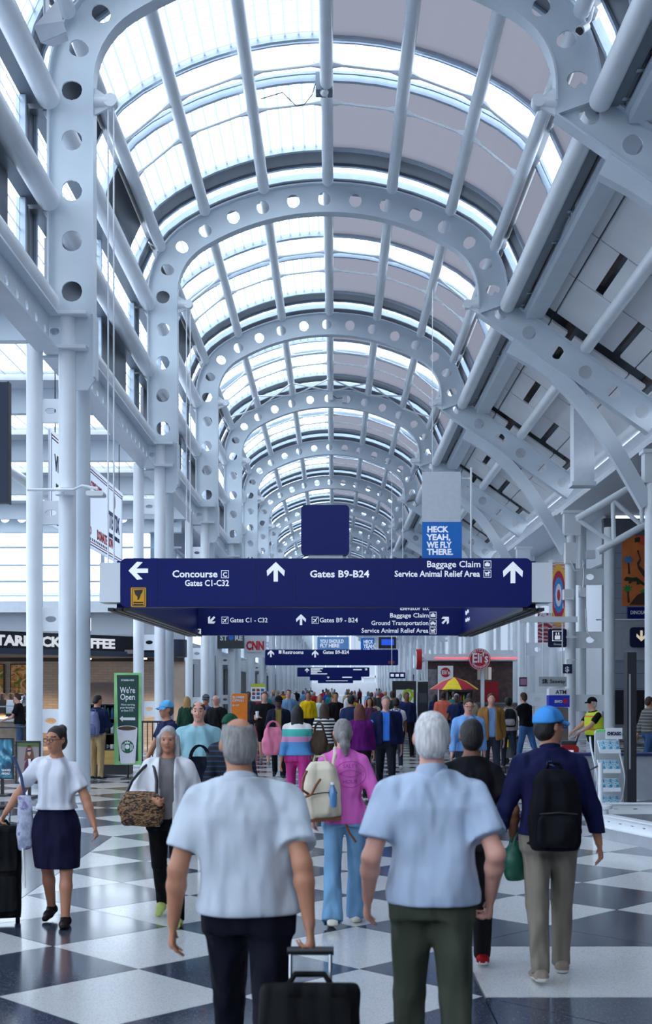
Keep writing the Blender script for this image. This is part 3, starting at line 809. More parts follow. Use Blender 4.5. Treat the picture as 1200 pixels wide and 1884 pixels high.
# ---------------------------------------------------------------- hanging signs
def arrow_mb(cx, cz, size, ang, y0, y1):
    """arrow: shaft and two barbs; ang 0 = up, positive turns left"""
    b = MB(); s = size / 2; w = size * 0.11
    def rot(p): return (cx + p[0] * math.cos(ang) - p[1] * math.sin(ang), cz + p[0] * math.sin(ang) + p[1] * math.cos(ang))
    b.prism([rot(p) for p in ((-w, -s), (w, -s), (w, s * .82), (-w, s * .82))], y0, y1)
    for sg in (1, -1):
        q = [(0, s), (sg * s * .92, s * .12), (sg * (s * .92 - .01), s * .12 - 2.6 * w), (0, s - 2.7 * w)]
        b.prism([rot(p) for p in (q if sg < 0 else q[::-1])], y0 + .0005, y1)
    return b
def icon_mb(kind, cx, cz, s, y0, y1):
    b = MB(); h = s / 2; t = s * .06
    for q in ((-h, h, h - t, h), (-h, h, -h, -h + t), (-h, -h + t, -h, h), (h - t, h, -h, h)): b.box(cx + q[0], cx + q[1], y0, y1, cz + q[2], cz + q[3])
    P = lambda pts: b.prism([(cx + x * s, cz + z * s) for x, z in pts], y0, y1)
    if kind == 'bag':
        P([(-.32, -.25), (.32, -.25), (.32, .17), (-.32, .17)]); P([(-.12, .17), (-.06, .17), (-.06, .3), (-.12, .3)]); P([(.06, .17), (.12, .17), (.12, .3), (.06, .3)]); P([(-.12, .25), (.12, .25), (.12, .31), (-.12, .31)])
    elif kind == 'dog':
        P([(-.3, -.02), (.2, -.02), (.2, .16), (-.3, .16)]); P([(.1, .1), (.36, .1), (.36, .24), (.16, .32), (.1, .3)])
        for x in (-.28, -.14, .05, .17): P([(x, -.32), (x + .07, -.32), (x + .07, 0), (x, 0)])
        P([(-.3, .1), (-.4, .28), (-.36, .3), (-.26, .14)])
    elif kind == 'plane':
        P([(-.3, -.34), (-.24, -.38), (.36, .26), (.34, .36), (.26, .34)]); P([(-.36, .14), (-.3, .2), (.12, .06), (.04, -.02)]); P([(.14, -.36), (.2, -.3), (.06, .1), (-.02, .04)]); P([(-.38, -.2), (-.34, -.16), (-.16, -.2), (-.2, -.25)])
    elif kind == 'bus':
        P([(-.36, -.18), (.36, -.18), (.36, .06), (-.36, .06)]); P([(-.26, .06), (.2, .06), (.14, .24), (-.2, .24)]); P([(-.28, -.28), (-.14, -.28), (-.14, -.18), (-.28, -.18)]); P([(.14, -.28), (.28, -.28), (.28, -.18), (.14, -.18)])
    elif kind == 'lift':
        P([(-.26, -.34), (.26, -.34), (.26, .04), (-.26, .04)]); P([(-.18, .1), (-.06, .1), (-.06, .26), (-.12, .36), (-.18, .26)]); P([(.06, .16), (.12, .08), (.18, .16), (.18, .34), (.06, .34)])
    return b

def sx(x, d): return (x - VPX) * d / F_PX
def sz(y, d): return CAM_Z - (y - VPY) * d / F_PX

# the great ring sign: four blue panels hung between the first and second arches
DF, DB = 22.0, 33.6
ring = empty('overhead_sign', (0, DF, 3.3), 0, 'huge dark blue ring sign hung across the concourse with white gate directions', 'sign')
zt, zb = sz(1027, DF), sz(1117, DF)
b = MB(); b.rrect(sx(220, DF), sx(980, DF), zb, zt, DF + .02, DF + .22, .12); bw(b, 'front_case', BLUE2, ring)
edges = [222, 290, 472, 545, 725, 978]
for a, c in zip(edges[:-1], edges[1:]):
    b = MB()
    if a == 222 or c == 978:
        x0, x1 = sx(a, DF), sx(c, DF); r = .1; poly = []
        L = a == 222
        cs = [(x1 - r, zt - r, 0), (x0 + r, zt - r, PI / 2), (x0 + r, zb + r, PI), (x1 - r, zb + r, 1.5 * PI)]
        for k, (cx, cz, a0) in enumerate(cs):
            rounded = (k in (1, 2)) if L else (k in (0, 3))
            if rounded: poly += [(cx + r * math.cos(a0 + PI / 2 * q / 5), cz + r * math.sin(a0 + PI / 2 * q / 5)) for q in range(6)]
            else: poly.append((cx + r * (1 if k in (0, 3) else -1), cz + r * (1 if k in (0, 1) else -1)))
        b.prism(poly, DF, DF + .03)
    else: b.box(sx(a, DF) + .004, sx(c, DF) - .004, DF, DF + .03, zb + .01, zt - .01)
    bw(b, 'face_panel', BLUE, ring)
for a, c in ((183, 221), (979, 1017)):
    b = MB(); b.box(sx(a, DF), sx(c, DF), DF + .01, DF + .55, sz(1108, DF), sz(1035, DF)); bw(b, 'end_box', STEEL2, ring)
yl = DF - .004
def lett(txt, x, y, h, d=DF, dy=0.0, al='LEFT', bold=.018, w=None, m=None, parent=None):
    """lettering from the photo: x left/right pixel, y baseline pixel, h cap height pixel"""
    size = h * d / F_PX / 0.70
    wd = w * d / F_PX if w else None
    return tw(txt, parent or ring, (sx(x, d), d - .006 + dy, sz(y, d)), size, m or SIGNW, bold=bold, align=al, width=wd)
lett('Concourse', 317, 1062, 12.5, w=83, bold=.022); lett('Gates C1-C32', 340, 1078, 11, w=81); lett('C', 410, 1061, 8, bold=.03)
b = icon_mb('none', sx(414, DF), sz(1056.5, DF), 14 * DF / F_PX, yl, DF); bw(b, 'icon', SIGNW, ring)
lett('Gates B9-B24', 570, 1062, 12.5, w=109, bold=.022)
lett('Baggage Claim', 785, 1043.5, 11.5, w=98, bold=.012); lett('Service Animal Relief Area', 726, 1061, 11, w=157)
for k, x, y in (('bag', 897, 1038.5), ('dog', 897, 1055.5)): bw(icon_mb(k, sx(x, DF), sz(y, DF), 14 * DF / F_PX, yl, DF), 'icon', SIGNW, ring)
for x, y, s, an in ((254.5, 1050, 36, PI / 2), (507.5, 1052, 36, 0), (944, 1053, 40, 0)):
    bw(arrow_mb(sx(x, DF), sz(y, DF), s * DF / F_PX, an, yl, DF), 'arrow', SIGNW, ring)
# yellow storm shelter plaque
YEL = mat('plaque_yellow', srgb(235, 170, 20), .5)
b = MB(); b.rrect(sx(241, DF), sx(269, DF), sz(1116.5, DF), sz(1081, DF), DF - .012, DF, .015); pl = bw(b, 'warning_plaque', YEL, ring)
def plq(pts, n): 
    b = MB(); b.prism([(sx(x, DF), sz(y, DF)) for x, y in pts], DF - .017, DF - .012); l = ring.location; b.v = [(x - l[0], y - l[1], z - l[2]) for x, y, z in b.v]; b.build(n, BLACKM, pl)
plq([(247, 1086), (263, 1085), (262, 1090), (259, 1094), (257.5, 1100), (255, 1104), (253, 1104), (253.5, 1098), (249, 1094)], 'storm_symbol')
for y in (1107.5, 1111.5): plq([(246, y), (264, y), (264, y + 2), (246, y + 2)], 'print_line')
for q in ((243, 267, 1083, 1083.8), (243, 267, 1113.8, 1114.6), (243, 243.8, 1083, 1114.6), (266.2, 267, 1083, 1114.6)): plq([(q[0], q[2]), (q[1], q[2]), (q[1], q[3]), (q[0], q[3])], 'border_line')
# back face and its lettering
xb0, xb1 = sx(358, DB), sx(857, DB)
b = MB(); b.rrect(xb0, xb1, sz(1169, DB), 4.15, DB, DB + .2, .1); bw(b, 'back_panel', BLUE, ring)
for x, y, s, an in ((389, 1141, 17, 3 * PI / 4), (554, 1140, 20, 0), (820, 1141, 17, -PI / 4)): bw(arrow_mb(sx(x, DB), sz(y, DB), s * DB / F_PX, an, DB - .006, DB), 'arrow', SIGNW, ring)
for k, x, y in (('plane', 414, 1141), ('plane', 580, 1141), ('bag', 797, 1132), ('bus', 797, 1146.5), ('dog', 797, 1160.5)):
    bw(icon_mb(k, sx(x, DB), sz(y, DB), 12.5 * DB / F_PX, DB - .006, DB), 'icon', SIGNW, ring)
lett('Gates C1 - C32', 423, 1145, 8.5, DB, w=69, bold=.01); lett('Gates B9 - B24', 588, 1145, 8.5, DB, w=70, bold=.01)
lett('Elevator to:', 736, 1122.5, 8, DB, w=53, bold=.01)
lett('Baggage Claim', 717, 1136, 8, DB, w=71, bold=.01); lett('Ground Transportation', 683, 1150, 8, DB, w=105, bold=.01); lett('Service Animal Relief Area', 665, 1164, 8, DB, w=123, bold=.01)
b = MB(); b.box(sx(359, DB), sx(370, DB), DB - .008, DB, sz(1168, DB), sz(1157, DB)); bw(b, 'small_plaque', SIGNW, ring)
b = MB(); b.prism([(sx(361, DB), sz(1159, DB)), (sx(365, DB), sz(1166, DB)), (sx(368, DB), sz(1159, DB))], DB - .012, DB - .008); bw(b, 'storm_symbol', BLACKM, ring)
# side panels between front and back, with rails underneath
for xf, xbk, sg in ((sx(190, DF) + .25, xb0, 1), (sx(1010, DF) - .25, xb1, -1)):
    b = MB(); t = .1
    b.hexa([(xf - t, DF + .5, zb), (xf + t, DF + .5, zb), (xbk + t, DB, zb), (xbk - t, DB, zb)], [(xf - t, DF + .5, zt), (xf + t, DF + .5, zt), (xbk + t, DB, zt), (xbk - t, DB, zt)])
    bw(b, 'side_panel', BLUE, ring)
    for k in range(3):
        o = (-.14 + .14 * k)
        b = MB(); b.hexa([(xf + o - .05, DF + .1, zb - .06), (xf + o + .05, DF + .1, zb - .06), (xbk + o + .05, DB + .1, zb - .06), (xbk + o - .05, DB + .1, zb - .06)],
                         [(xf + o - .05, DF + .1, zb - .005), (xf + o + .05, DF + .1, zb - .005), (xbk + o + .05, DB + .1, zb - .005), (xbk + o - .05, DB + .1, zb - .005)])
        bw(b, 'bottom_rail', BLACKM, ring)
# lettering on the inside of the far side panel
sdx = (xb1 - (sx(1010, DF) - .25)) / (DB - DF - .5)
for yy, tx, z, s in ((32.6, 'Elevator to', 4.0, .13), (32.6, 'Baggage Claim', 3.78, .13), (32.6, 'Ground Transport', 3.58, .13), (28.4, 'Terminal 2', 3.9, .16), (25.0, 'Terminal 3', 3.9, .16)):
    xx = sx(1010, DF) - .25 + sdx * (yy - DF - .5) - .108
    o = tw(tx, ring, (xx, yy, z), s, SIGNW, face='-x', bold=.02); o.rotation_euler = (PI / 2, 0, -PI / 2 - math.atan(sdx))
# hanging rods
for x in (XC - WH + WD + .30,):
    for dx in (-.05, .05):
        for d in (DF + .2, DB + .4):
            b = MB(); b.cyl((x + dx, d, zt - .1), (x + dx, d, 12.2), .016, seg=6); bw(b, 'hanging_rod', STEEL2, ring, True)
# blue square case on top
bq = empty('blue_display_case', (0, DF + .1, zt), 0, 'plain blue rounded square case standing on top of the overhead sign', 'display')
b = MB(); b.rrect(sx(554, DF), sx(643, DF), sz(1020, DF), sz(928, DF), DF + .05, DF + .35, .08); bw(b, 'case', BLUE, bq)
b = MB(); b.box(sx(567, DF), sx(631, DF), DF + .1, DF + .3, zt - .01, sz(1019, DF)); bw(b, 'base', STEEL2, bq)

# further overhead signs down the concourse
def far_sign(d, x0, x1, y0, y1, label, items, led=None):
    r = empty('overhead_sign', (0, d, sz(y1, d)), 0, label, 'sign', 'blue overhead signs down the concourse')
    b = MB(); b.rrect(sx(x0, d), sx(x1, d), sz(y1, d), sz(y0, d), d, d + .3, .1); bw(b, 'panel', BLUE, r)
    for it in items:
        if it[0] == 'a': bw(arrow_mb(sx(it[1], d), sz(it[2], d), it[3] * d / F_PX, it[4], d - .02, d), 'arrow', SIGNW, r)
        elif it[0] == 't': lett(it[1], it[2], it[3], it[4], d, -.02, 'LEFT', .02, it[5], None, r)
        elif it[0] == 'b':
            b = MB(); b.box(sx(it[1], d), sx(it[2], d), d - .015, d, sz(it[4], d), sz(it[3], d)); bw(b, it[6] if len(it) > 6 else 'printed_block', it[5], r)
    for x in (x0 + 12, x1 - 12):
        b = MB(); b.cyl((sx(x, d), d + .15, sz(y0, d)), (sx(x, d), d + .15, ZC + math.sqrt(R1 ** 2 - (sx(x, d) - XC) ** 2) - WD + .02 if abs(sx(x, d) - XC) < 3.6 else 13.4), .03, seg=6); bw(b, 'hanging_rod', STEEL2, r, True)
    return r
LED = mat('led_dark_red', (0.12, 0.02, 0.03, 1), .4, emit=(.5, .05, .05, 1), estr=.1)
far_sign(81.1, 488, 733, 1195, 1224, 'blue overhead sign reading Restrooms and Gates B9-B24 behind the ring sign',
         [('a', 498.5, 1202.5, 13, 0), ('a', 580, 1203, 13, 0), ('t', 'Restrooms', 520, 1203, 6.5, 38), ('t', 'Gates B9-B24', 594, 1203, 6.5, 48), ('b', 513, 518, 1196.5, 1202.5, SIGNW, 'icon'), ('b', 714, 726, 1216, 1221, LED, 'led_display')])
far_sign(140.1, 547, 680, 1228, 1245, 'blue overhead sign with a column of small white lines, third from the ring sign',
         [('a', 565, 1233, 8, 0)] + [('b', 572, 572 + w, 1229.5 + 2.4 * k, 1231 + 2.4 * k, SIGNW, 'printed_line') for k, w in enumerate((22, 17, 20, 12, 30))] + [('b', 650, 666, 1231, 1233, SIGNW, 'printed_line'), ('a', 674, 1231.5, 5, -PI / 4)])
far_sign(187.3, 570, 665, 1243, 1252, 'small blue overhead sign in the depth of the concourse', [('b', 630, 648, 1245, 1247, SIGNW, 'printed_line'), ('a', 604, 1246, 5, 0)])
far_sign(222.7, 585, 650, 1250, 1257, 'tiny blue overhead sign farthest down the concourse', [('b', 600, 640, 1252, 1253, SIGNW, 'printed_line')])
# ---------------------------------------------------------------- banners and hanging boards
HB = mat('banner_sky_blue', srgb(28, 125, 222), .5, var=.12, scale=.7)
d = 40.0
bn = empty('hanging_banner', (sx(813, d), d, sz(1045, d)), 0, 'tall white and sky blue hanging banner reading HECK YEAH, WE FLY THERE.', 'banner')
b = MB(); b.box(sx(777, d), sx(850, d), d, d + .06, sz(1045, d), sz(960, d)); bw(b, 'blue_field', HB, bn)
b = MB(); b.box(sx(777, d), sx(848, d), d, d + .06, sz(960, d), sz(868, d)); bw(b, 'white_field', WHITEP, bn)
for t, y, w in (('HECK', 979, 39), ('YEAH,', 993.5, 44), ('WE FLY', 1007.5, 46), ('THERE.', 1020.5, 48)): lett(t, 786, y, 10.5, d, -.003, 'LEFT', .035, w, None, bn)
b = MB(); b.cyl((sx(867, d), d, 3.6), (sx(867, d), d, sz(860, d)), .03, seg=8); b.cyl((sx(867, d), d, sz(880, d)), (sx(850, d), d + .03, sz(880, d)), .02, seg=6); bw(b, 'pole', STEEL2, bn, True)
b = MB(); b.cyl((prof(3.43)[0], d + .03, sz(868, d) - .05), (prof(3.43)[0], d + .03, prof(3.43)[1]), .012, seg=6); bw(b, 'hanging_rod', STEEL2, bn, True)
for d, x0, x1, y0, y1, lb, tx, m in ((92.9, 584, 642, 1172, 1196, 'pale blue advertising board hung in the depth of the hall above the second sign', ['YOU SHOULD', 'FLY HERE'], mat('board_pale_blue', srgb(120, 170, 225), .5)),
                                   (104.7, 664, 689, 1174, 1200, 'small sky blue banner hung far down the hall', ['HECK', 'YEAH,', 'WE FLY'], HB)):
    r = empty('advert_board', (sx((x0 + x1) / 2, d), d, sz(y1, d)), 0, lb, 'banner')
    b = MB(); b.box(sx(x0, d), sx(x1, d), d, d + .08, sz(y1, d), sz(y0, d)); bw(b, 'panel', m, r)
    for k, t in enumerate(tx): lett(t, x0 + 5, y0 + 11 + 8 * k - (1 if len(tx) > 2 else 0), 6.5, d, -.01, 'LEFT', .03, min(46, len(t) * 4.4), None, r)
    b = MB(); b.cyl((sx(x0 + 3, d), d + .04, sz(y0, d)), (sx(x0 + 3, d), d + .04, 14.75), .03, seg=6); b.cyl((sx(x1 - 3, d), d + .04, sz(y0, d)), (sx(x1 - 3, d), d + .04, ZC + math.sqrt(R1 ** 2 - (sx(x1 - 3, d) - XC) ** 2) - WD + .03), .03, seg=6); bw(b, 'hanging_rod', STEEL2, r, True)
def board(name, d, x0, x1, y0, y1, m, label, cat='sign', texts=(), th=.08, hang=None, parts=(), frame=None, feet=False, rr=.0):
    """flat board facing the concourse, placed from the photograph; texts: (txt,x,y,h,w,mat)"""
    r = empty(name, (sx((x0 + x1) / 2, d), d, sz(y1, d)), 0, label, cat)
    b = MB()
    if rr: b.rrect(sx(x0, d), sx(x1, d), sz(y1, d), sz(y0, d), d, d + th, rr)
    else: b.box(sx(x0, d), sx(x1, d), d, d + th, sz(y1, d), sz(y0, d))
    bw(b, 'panel', m, r)
    for t in texts: lett(t[0], t[1], t[2], t[3], d, -.003, 'LEFT', t[6] if len(t) > 6 else .02, t[4], t[5] if len(t) > 5 else None, r)
    for nm, poly, pm in parts:
        b = MB(); b.prism([(sx(x, d), sz(y, d)) for x, y in poly], d - .008, d); bw(b, nm, pm, r)
    if frame:
        w, fm = frame
        for nm, q in (('frame_side', (x0 - w, x0, y0 - w, y1 + w)), ('frame_side', (x1, x1 + w, y0 - w, y1 + w)), ('frame_rail', (x0, x1, y0 - w, y0)), ('frame_rail', (x0, x1, y1, y1 + w))):
            b = MB(); b.box(sx(q[0], d), sx(q[1], d), d - .02, d + th, sz(q[3], d), sz(q[2], d)); bw(b, nm, fm, r)
    if hang:
        for x in (x0 + (x1 - x0) * .15, x1 - (x1 - x0) * .15):
            b = MB(); b.cyl((sx(x, d), d + th / 2, sz(y0, d) - .01), (sx(x, d), d + th / 2, hang), .02, seg=6); bw(b, 'hanging_rod', STEEL2, r, True)
    return r
def circ(cx, cy, r, n=20, a0=0, a1=2 * PI): return [(cx + r * math.cos(a0 + (a1 - a0) * k / n), cy - r * math.sin(a0 + (a1 - a0) * k / n)) for k in range(n)]
WH_ = mat('print_white', (.85, .87, .9, 1), .5, var=0.02); RED = mat('print_red', srgb(190, 20, 40), .45); CNR = mat('print_bright_red', srgb(205, 15, 30), .45)
board('store_sign', 57.2, 400, 449, 1150, 1193, DARKGREY, 'dark hanging shop sign reading STORE beside the white columns', th=.28, texts=[('ST', 405, 1178, 9, 14, WH_, .04), ('RE', 432, 1178, 9, 14, WH_, .04)],
      parts=[('globe_dot', circ(425.5, 1173, 5), mat('globe_blue', srgb(40, 120, 220), .5))])
board('news_shop_sign', 57.5, 451, 487, 1168, 1210, WHITEP, 'white hanging shop sign with bold red letters CNN', texts=[('CNN', 453, 1195, 15, 33, CNR, .05), ('CONNECTION', 455, 1202, 3, 26, mat('print_grey', (.4, .4, .42, 1), .5), .01)], parts=[('bracket_arm', [(425, 1171), (451.5, 1171), (451.5, 1174), (425, 1174)], STEEL2)])
board('summer_offer_sign', 31, 426, 455, 1276, 1330, mat('offer_orange', srgb(240, 130, 25), .45), 'orange rounded floor sign reading SUMMER OFFERS among the walkers',
      texts=[('SUMMER', 428, 1285, 4.2, 22, WH_, .02), ('OFFERS', 428, 1291, 4.2, 21, WH_, .02), ('$5 OFF', 428, 1299, 3, 12, WH_, .01)], rr=.06, th=.12,
      parts=[('foot', [(432, 1329), (449, 1329), (452, 1405), (429, 1405)], mat('offer_orange', None))])
GREENY = mat('lime_yellow', srgb(180, 190, 40), .5)
board('info_stand', 46, 462, 488, 1258, 1290, WH_, 'white information panel with lime green header and tiny pictures', th=.2, texts=[], parts=[('header', [(462, 1258), (488, 1258), (488, 1264), (462, 1264)], GREENY)] +
      [('picture', [(464 + 8 * i, 1267 + 7 * j), (470 + 8 * i, 1267 + 7 * j), (470 + 8 * i, 1272 + 7 * j), (464 + 8 * i, 1272 + 7 * j)], [mat('pic_a', srgb(90, 90, 100), .5), mat('pic_b', srgb(150, 60, 60), .5), mat('pic_c', srgb(60, 90, 150), .5)][(i + j) % 3]) for i in range(3) for j in range(3)] +
      [('pedestal', [(462, 1289.9), (488, 1289.9), (488, 1357.9), (462, 1357.9)], mat('panel_red', srgb(150, 40, 50), .5))])
# long veterans' banner hanging beside the columns
vb = empty('long_banner', (-5.45, 28, 5.0), 0, 'long white hanging banner with blue and red print behind the nearest column pair', 'banner')
BNW = frit_mat('banner_cloth', (.8, .82, .85), (.82, .84, .88), 9, 9, 0.0, .92, 1.0); NAVY = mat('print_navy', srgb(25, 35, 95), .5); PURP = mat('print_purple', srgb(130, 120, 180), .6)
b = MB(); b.box(-5.47, -5.43, 24.0, 32.2, 5.0, 6.85); bw(b, 'cloth', BNW, vb)
def vstrip(y0, y1, z0, z1, m, n):
    b = MB(); b.box(-5.428, -5.424, y0, y1, z0, z1); bw(b, n, m, vb)
for z, m in ((6.74, RED), (6.68, NAVY), (5.12, RED), (5.06, NAVY)): vstrip(24.1, 32.1, z, z + .025, m, 'border_line')
for y in (24.08, 32.08): vstrip(y, y + .04, 5.06, 6.78, NAVY, 'border_line')
for t, y, z, s, m in (('VET', 24.35, 6.12, .42, DARKGREY), ('BUY', 24.45, 5.65, .3, DARKGREY), ('VETERANS WELCOME HOME', 26.4, 6.35, .22, RED), ('THOSE WHO', 26.6, 5.3, .24, RED), ('DONATE NOW', 28.7, 5.28, .30, CNR), ('TETIX', 30.2, 5.75, .55, BLUE), ('VETERANS INSTITUTE.ORG', 30.0, 5.52, .14, NAVY)):
    o = tw(t, vb, (-5.422, y, z), s, m, face='+x', bold=.04)
for cy, cz, r, m in ((25.6, 6.25, .28, PURP), (27.3, 5.85, .42, PURP), (31.0, 6.45, .16, RED)):
    b = MB(); b.prism([(cy + r * .6 * math.cos(2 * PI * k / 16), cz + r * math.sin(2 * PI * k / 16)) for k in range(16)], 5.425, 5.421); b.v = [(-y, x, z) for x, y, z in b.v]; bw(b, 'emblem', m, vb)
for k in range(14): vstrip(27.0 + k * .22, 27.12 + k * .22, 5.17, 5.23, NAVY, 'star_mark')
for y in (24.5, 28, 31.8):
    b = MB(); b.cyl((-5.45, y, 6.84), (-5.45, y, 8.6), .012, seg=6); bw(b, 'hanging_wire', BLACKM, vb)
# dark screen edge at the frame's left
sc = empty('flight_screen', (-4.95, 17.8, 4.5), 0, 'dark navy flight information screen at the edge of the picture beside the columns', 'screen')
d = 18.0; b = MB(); b.box(-6.9, sx(14, d), d, d + .14, sz(925, d), sz(703, d)); bw(b, 'case', mat('screen_navy', srgb(18, 38, 66), .35), sc)
b = MB(); b.box(sx(13.5, d), sx(16, d), d - .01, d + .15, sz(926, d), sz(702, d)); bw(b, 'bezel', BLACKM, sc)
for x in (-6.5, -5.2):
    b = MB(); b.cyl((x, d + .07, sz(703, d) - .02), (x, d + .07, 8.6), .03, seg=8); bw(b, 'hanging_rod', STEEL2, sc, True)
# exit sign, wifi antenna and speaker, roof camera
d = 25.5; ex = empty('exit_sign', (sx(160, d), d, sz(1160, d)), 0, 'small lit exit sign hanging on a white rod beside the column pair', 'sign')
b = MB(); b.box(sx(154, d), sx(166.5, d), d, d + .06, sz(1160, d), sz(1137, d)); bw(b, 'case', mat('exit_face', (.9, .9, .85, 1), .5, emit=(1, .95, .85, 1), estr=1.2), ex)
lett('EXIT', 156, 1151, 5, d, -.003, 'LEFT', .02, 9, RED, ex)
b = MB(); b.cyl((sx(160, d), d + .03, sz(1137, d) - .01), (sx(160, d), d + .03, 7.82), .015, seg=6); bw(b, 'rod', STEEL2, ex)
wa = empty('wireless_antenna', (XB, 22, 5.4), 0, 'flat white wireless antenna on an arm of the nearest column pair', 'antenna')
b = MB(); b.tube([(XB - .6, 21.75, sz(905, 22)), (XB + .2, 21.75, sz(905, 22)), (XB + .35, 21.75, sz(898, 22)), (XB + .62, 21.75, sz(903, 22))], .025, 8); bw(b, 'arm', STEEL2, wa, True)
b = MB(); b.rrect(sx(161, 21.7), sx(193, 21.7), sz(914, 21.7), sz(905, 21.7), 21.55, 21.85, .035); bw(b, 'housing', WH_, wa)
b = MB(); b.cyl((XB, 22.0, sz(905, 22) - .06), (XB, 22.0, sz(905, 22) + .06), .17, seg=16); b.box(XB - .03, XB + .03, 21.74, 22.0, sz(905, 22) - .04, sz(905, 22) + .04); bw(b, 'clamp', STEEL2, wa, True)
d = 20.0; sp = empty('loudspeaker', (sx(92, d), d, sz(50, d)), 0, 'grey wedge loudspeaker hung high beside the first arch', 'loudspeaker')
b = MB(); x0, x1 = sx(60, d), sx(121, d)
b.hexa([(sx(62, d), d, sz(48, d)), (sx(75, d), d, sz(79, d)), (sx(122, d), d, sz(60, d)), (sx(105, d), d, sz(0, d))][::-1], [(sx(62, d) + .05, d + .45, sz(30, d)), (sx(75, d) + .1, d + .45, sz(60, d)), (sx(115, d), d + .45, sz(48, d)), (sx(100, d), d + .45, sz(-5, d))][::-1]); bw(b, 'cabinet', WHITEP, sp)
b = MB(); b.hexa([(sx(62, d), d - .02, sz(48, d)), (sx(75, d), d - .02, sz(79, d)), (sx(122, d), d - .02, sz(60, d)), (sx(116, d), d - .02, sz(40, d))][::-1], [(sx(62, d), d, sz(48, d)), (sx(75, d), d, sz(79, d)), (sx(122, d), d, sz(60, d)), (sx(116, d), d, sz(40, d))][::-1]); bw(b, 'grille', mat('speaker_grille', (.5, .55, .62, 1), .6), sp)
b = MB(); b.cyl((sx(80, d), d + .2, sz(20, d)), (sx(78, d), d + .25, sz(-60, d)), .05, seg=8); b.cyl((sx(78, d), d + .25, sz(-60, d)), (sx(40, d), d + .3, sz(-60, d)), .05, seg=8); bw(b, 'bracket', STEEL2, sp, True)
d = 21.6; cm = empty('security_camera', (sx(1075, d), d, sz(60, d)), 0, 'white bullet security camera clamped to the outside of the first arch', 'camera')
b = MB(); b.cyl(px(1065, 62, d) - Vector((0, .1, 0)), px(1084, 35, d) + Vector((0, .25, 0)), .085, .075, 14); bw(b, 'body', STEEL2, cm, True)
b = MB(); b.cyl(px(1063.5, 64, d) - Vector((0, .11, 0)), px(1065, 62, d) - Vector((0, .1, 0)), .07, seg=14); bw(b, 'lens', BLACKM, cm, True)
b = MB(); b.tube([px(1080, 40, d) + Vector((0, .2, 0)), px(1092, 20, d) + Vector((0, .3, 0)), px(1100, -10, d) + Vector((0, .4, 0))], .03, 8); bw(b, 'arm', STEEL2, cm, True)
d = 28.5; rc = empty('roof_sensor', (XC, d, 14.9), 0, 'grey junction box with camera dome and loose cable under the crown of the vault', 'camera')
b = MB(); b.box(sx(581, d), sx(612, d), d - .2, d + .2, sz(172, d), sz(140, d)); bw(b, 'box', GREYMETAL, rc)
b = MB(); b.ball((sx(597, d), d - .1, sz(173, d)), .1, 12, 8); bw(b, 'dome', WH_, rc, True)
b = MB(); b.cyl((XC, d, sz(140, d)), (XC, d, 15.45), .04, seg=8); b.box(sx(576, d), sx(590, d), d - .1, d, sz(118, d), sz(113, d)); bw(b, 'mount', STEEL2, rc)
b = MB(); b.tube([px(582, 150, d), px(574, 175, d), px(560, 192, d), px(545, 195, d), px(532, 182, d), px(520, 170, d), px(480, 182, d)], .012, 6); bw(b, 'cable', BLACKM, rc)
d = DA(3) - .3; rb = empty('junction_box', (XC, d, 15.0), 0, 'pair of small grey electrical boxes on the crown of the fourth arch', 'junction box')
for x0, x1, y0, y1 in ((604, 613, 720, 735), (630, 639, 727, 740)):
    b = MB(); b.box(sx(x0, d), sx(x1, d), d, d + .3, sz(y1, d), sz(y0, d)); bw(b, 'box', WH_, rb)
b = MB(); b.tube([px(613, 728, d), px(620, 733, d), px(630, 732, d)], .02, 6); bw(b, 'cable', BLACKM, rb)

# ---------------------------------------------------------------- coffee shop on the window side
BRICKT = MATS.get('x') or None
def brick_mat():
    m = bpy.data.materials.new('cream_brick'); m.use_nodes = True; nt = m.node_tree; bb = nt.nodes['Principled BSDF']; bb.inputs['Roughness'].default_value = .5
    tc = nt.nodes.new('ShaderNodeTexCoord'); mp = nt.nodes.new('ShaderNodeMapping'); mp.inputs['Rotation'].default_value = (PI / 2, 0, 0)
    br = nt.nodes.new('ShaderNodeTexBrick'); br.inputs['Scale'].default_value = 1.0; br.inputs['Brick Width'].default_value = .3; br.inputs['Row Height'].default_value = .085; br.inputs['Mortar Size'].default_value = .006
    br.inputs['Color1'].default_value = (.52, .47, .41, 1); br.inputs['Color2'].default_value = (.42, .38, .34, 1); br.inputs['Mortar'].default_value = (.33, .30, .27, 1)
    nt.links.new(tc.outputs['Object'], mp.inputs[0]); nt.links.new(mp.outputs[0], br.inputs['Vector']); nt.links.new(br.outputs['Color'], bb.inputs['Base Color']); MATS['cream_brick'] = m; return m
YB = 41.0
sh = empty('wall_coffee_shop', (-8, YB, 0), 0, 'cream brick back wall of the coffee shop', 'wall', None, 'structure')
b = MB(); b.box(-16, -5.6, YB, YB + .25, 0, 2.75); bw(b, 'brick_face', brick_mat(), sh)
b = MB(); b.box(-5.6, -4.9, YB + .05, YB + .3, 0, 2.75); bw(b, 'plain_end', mat('warm_plaster', (.5, .42, .36, 1), .6), sh)
b = MB(); b.box(-16, -4.9, YB - .1, YB, 2.72, 2.92); bw(b, 'dark_rail', BLACKM, sh)
b = MB(); b.box(-16, -4.9, YB - .05, YB + .25, 2.92, 3.6); bw(b, 'upper_band', mat('shop_band', (.34, .38, .45, 1), .5), sh)
b = MB(); b.box(-16, -5.7, 35.8, YB - .1, 2.84, 2.95); tag(b.build('ceiling_coffee_shop', mat('shop_ceiling', (.25, .22, .2, 1), .6)), 'dark ceiling of the coffee shop', 'ceiling', kind='structure')
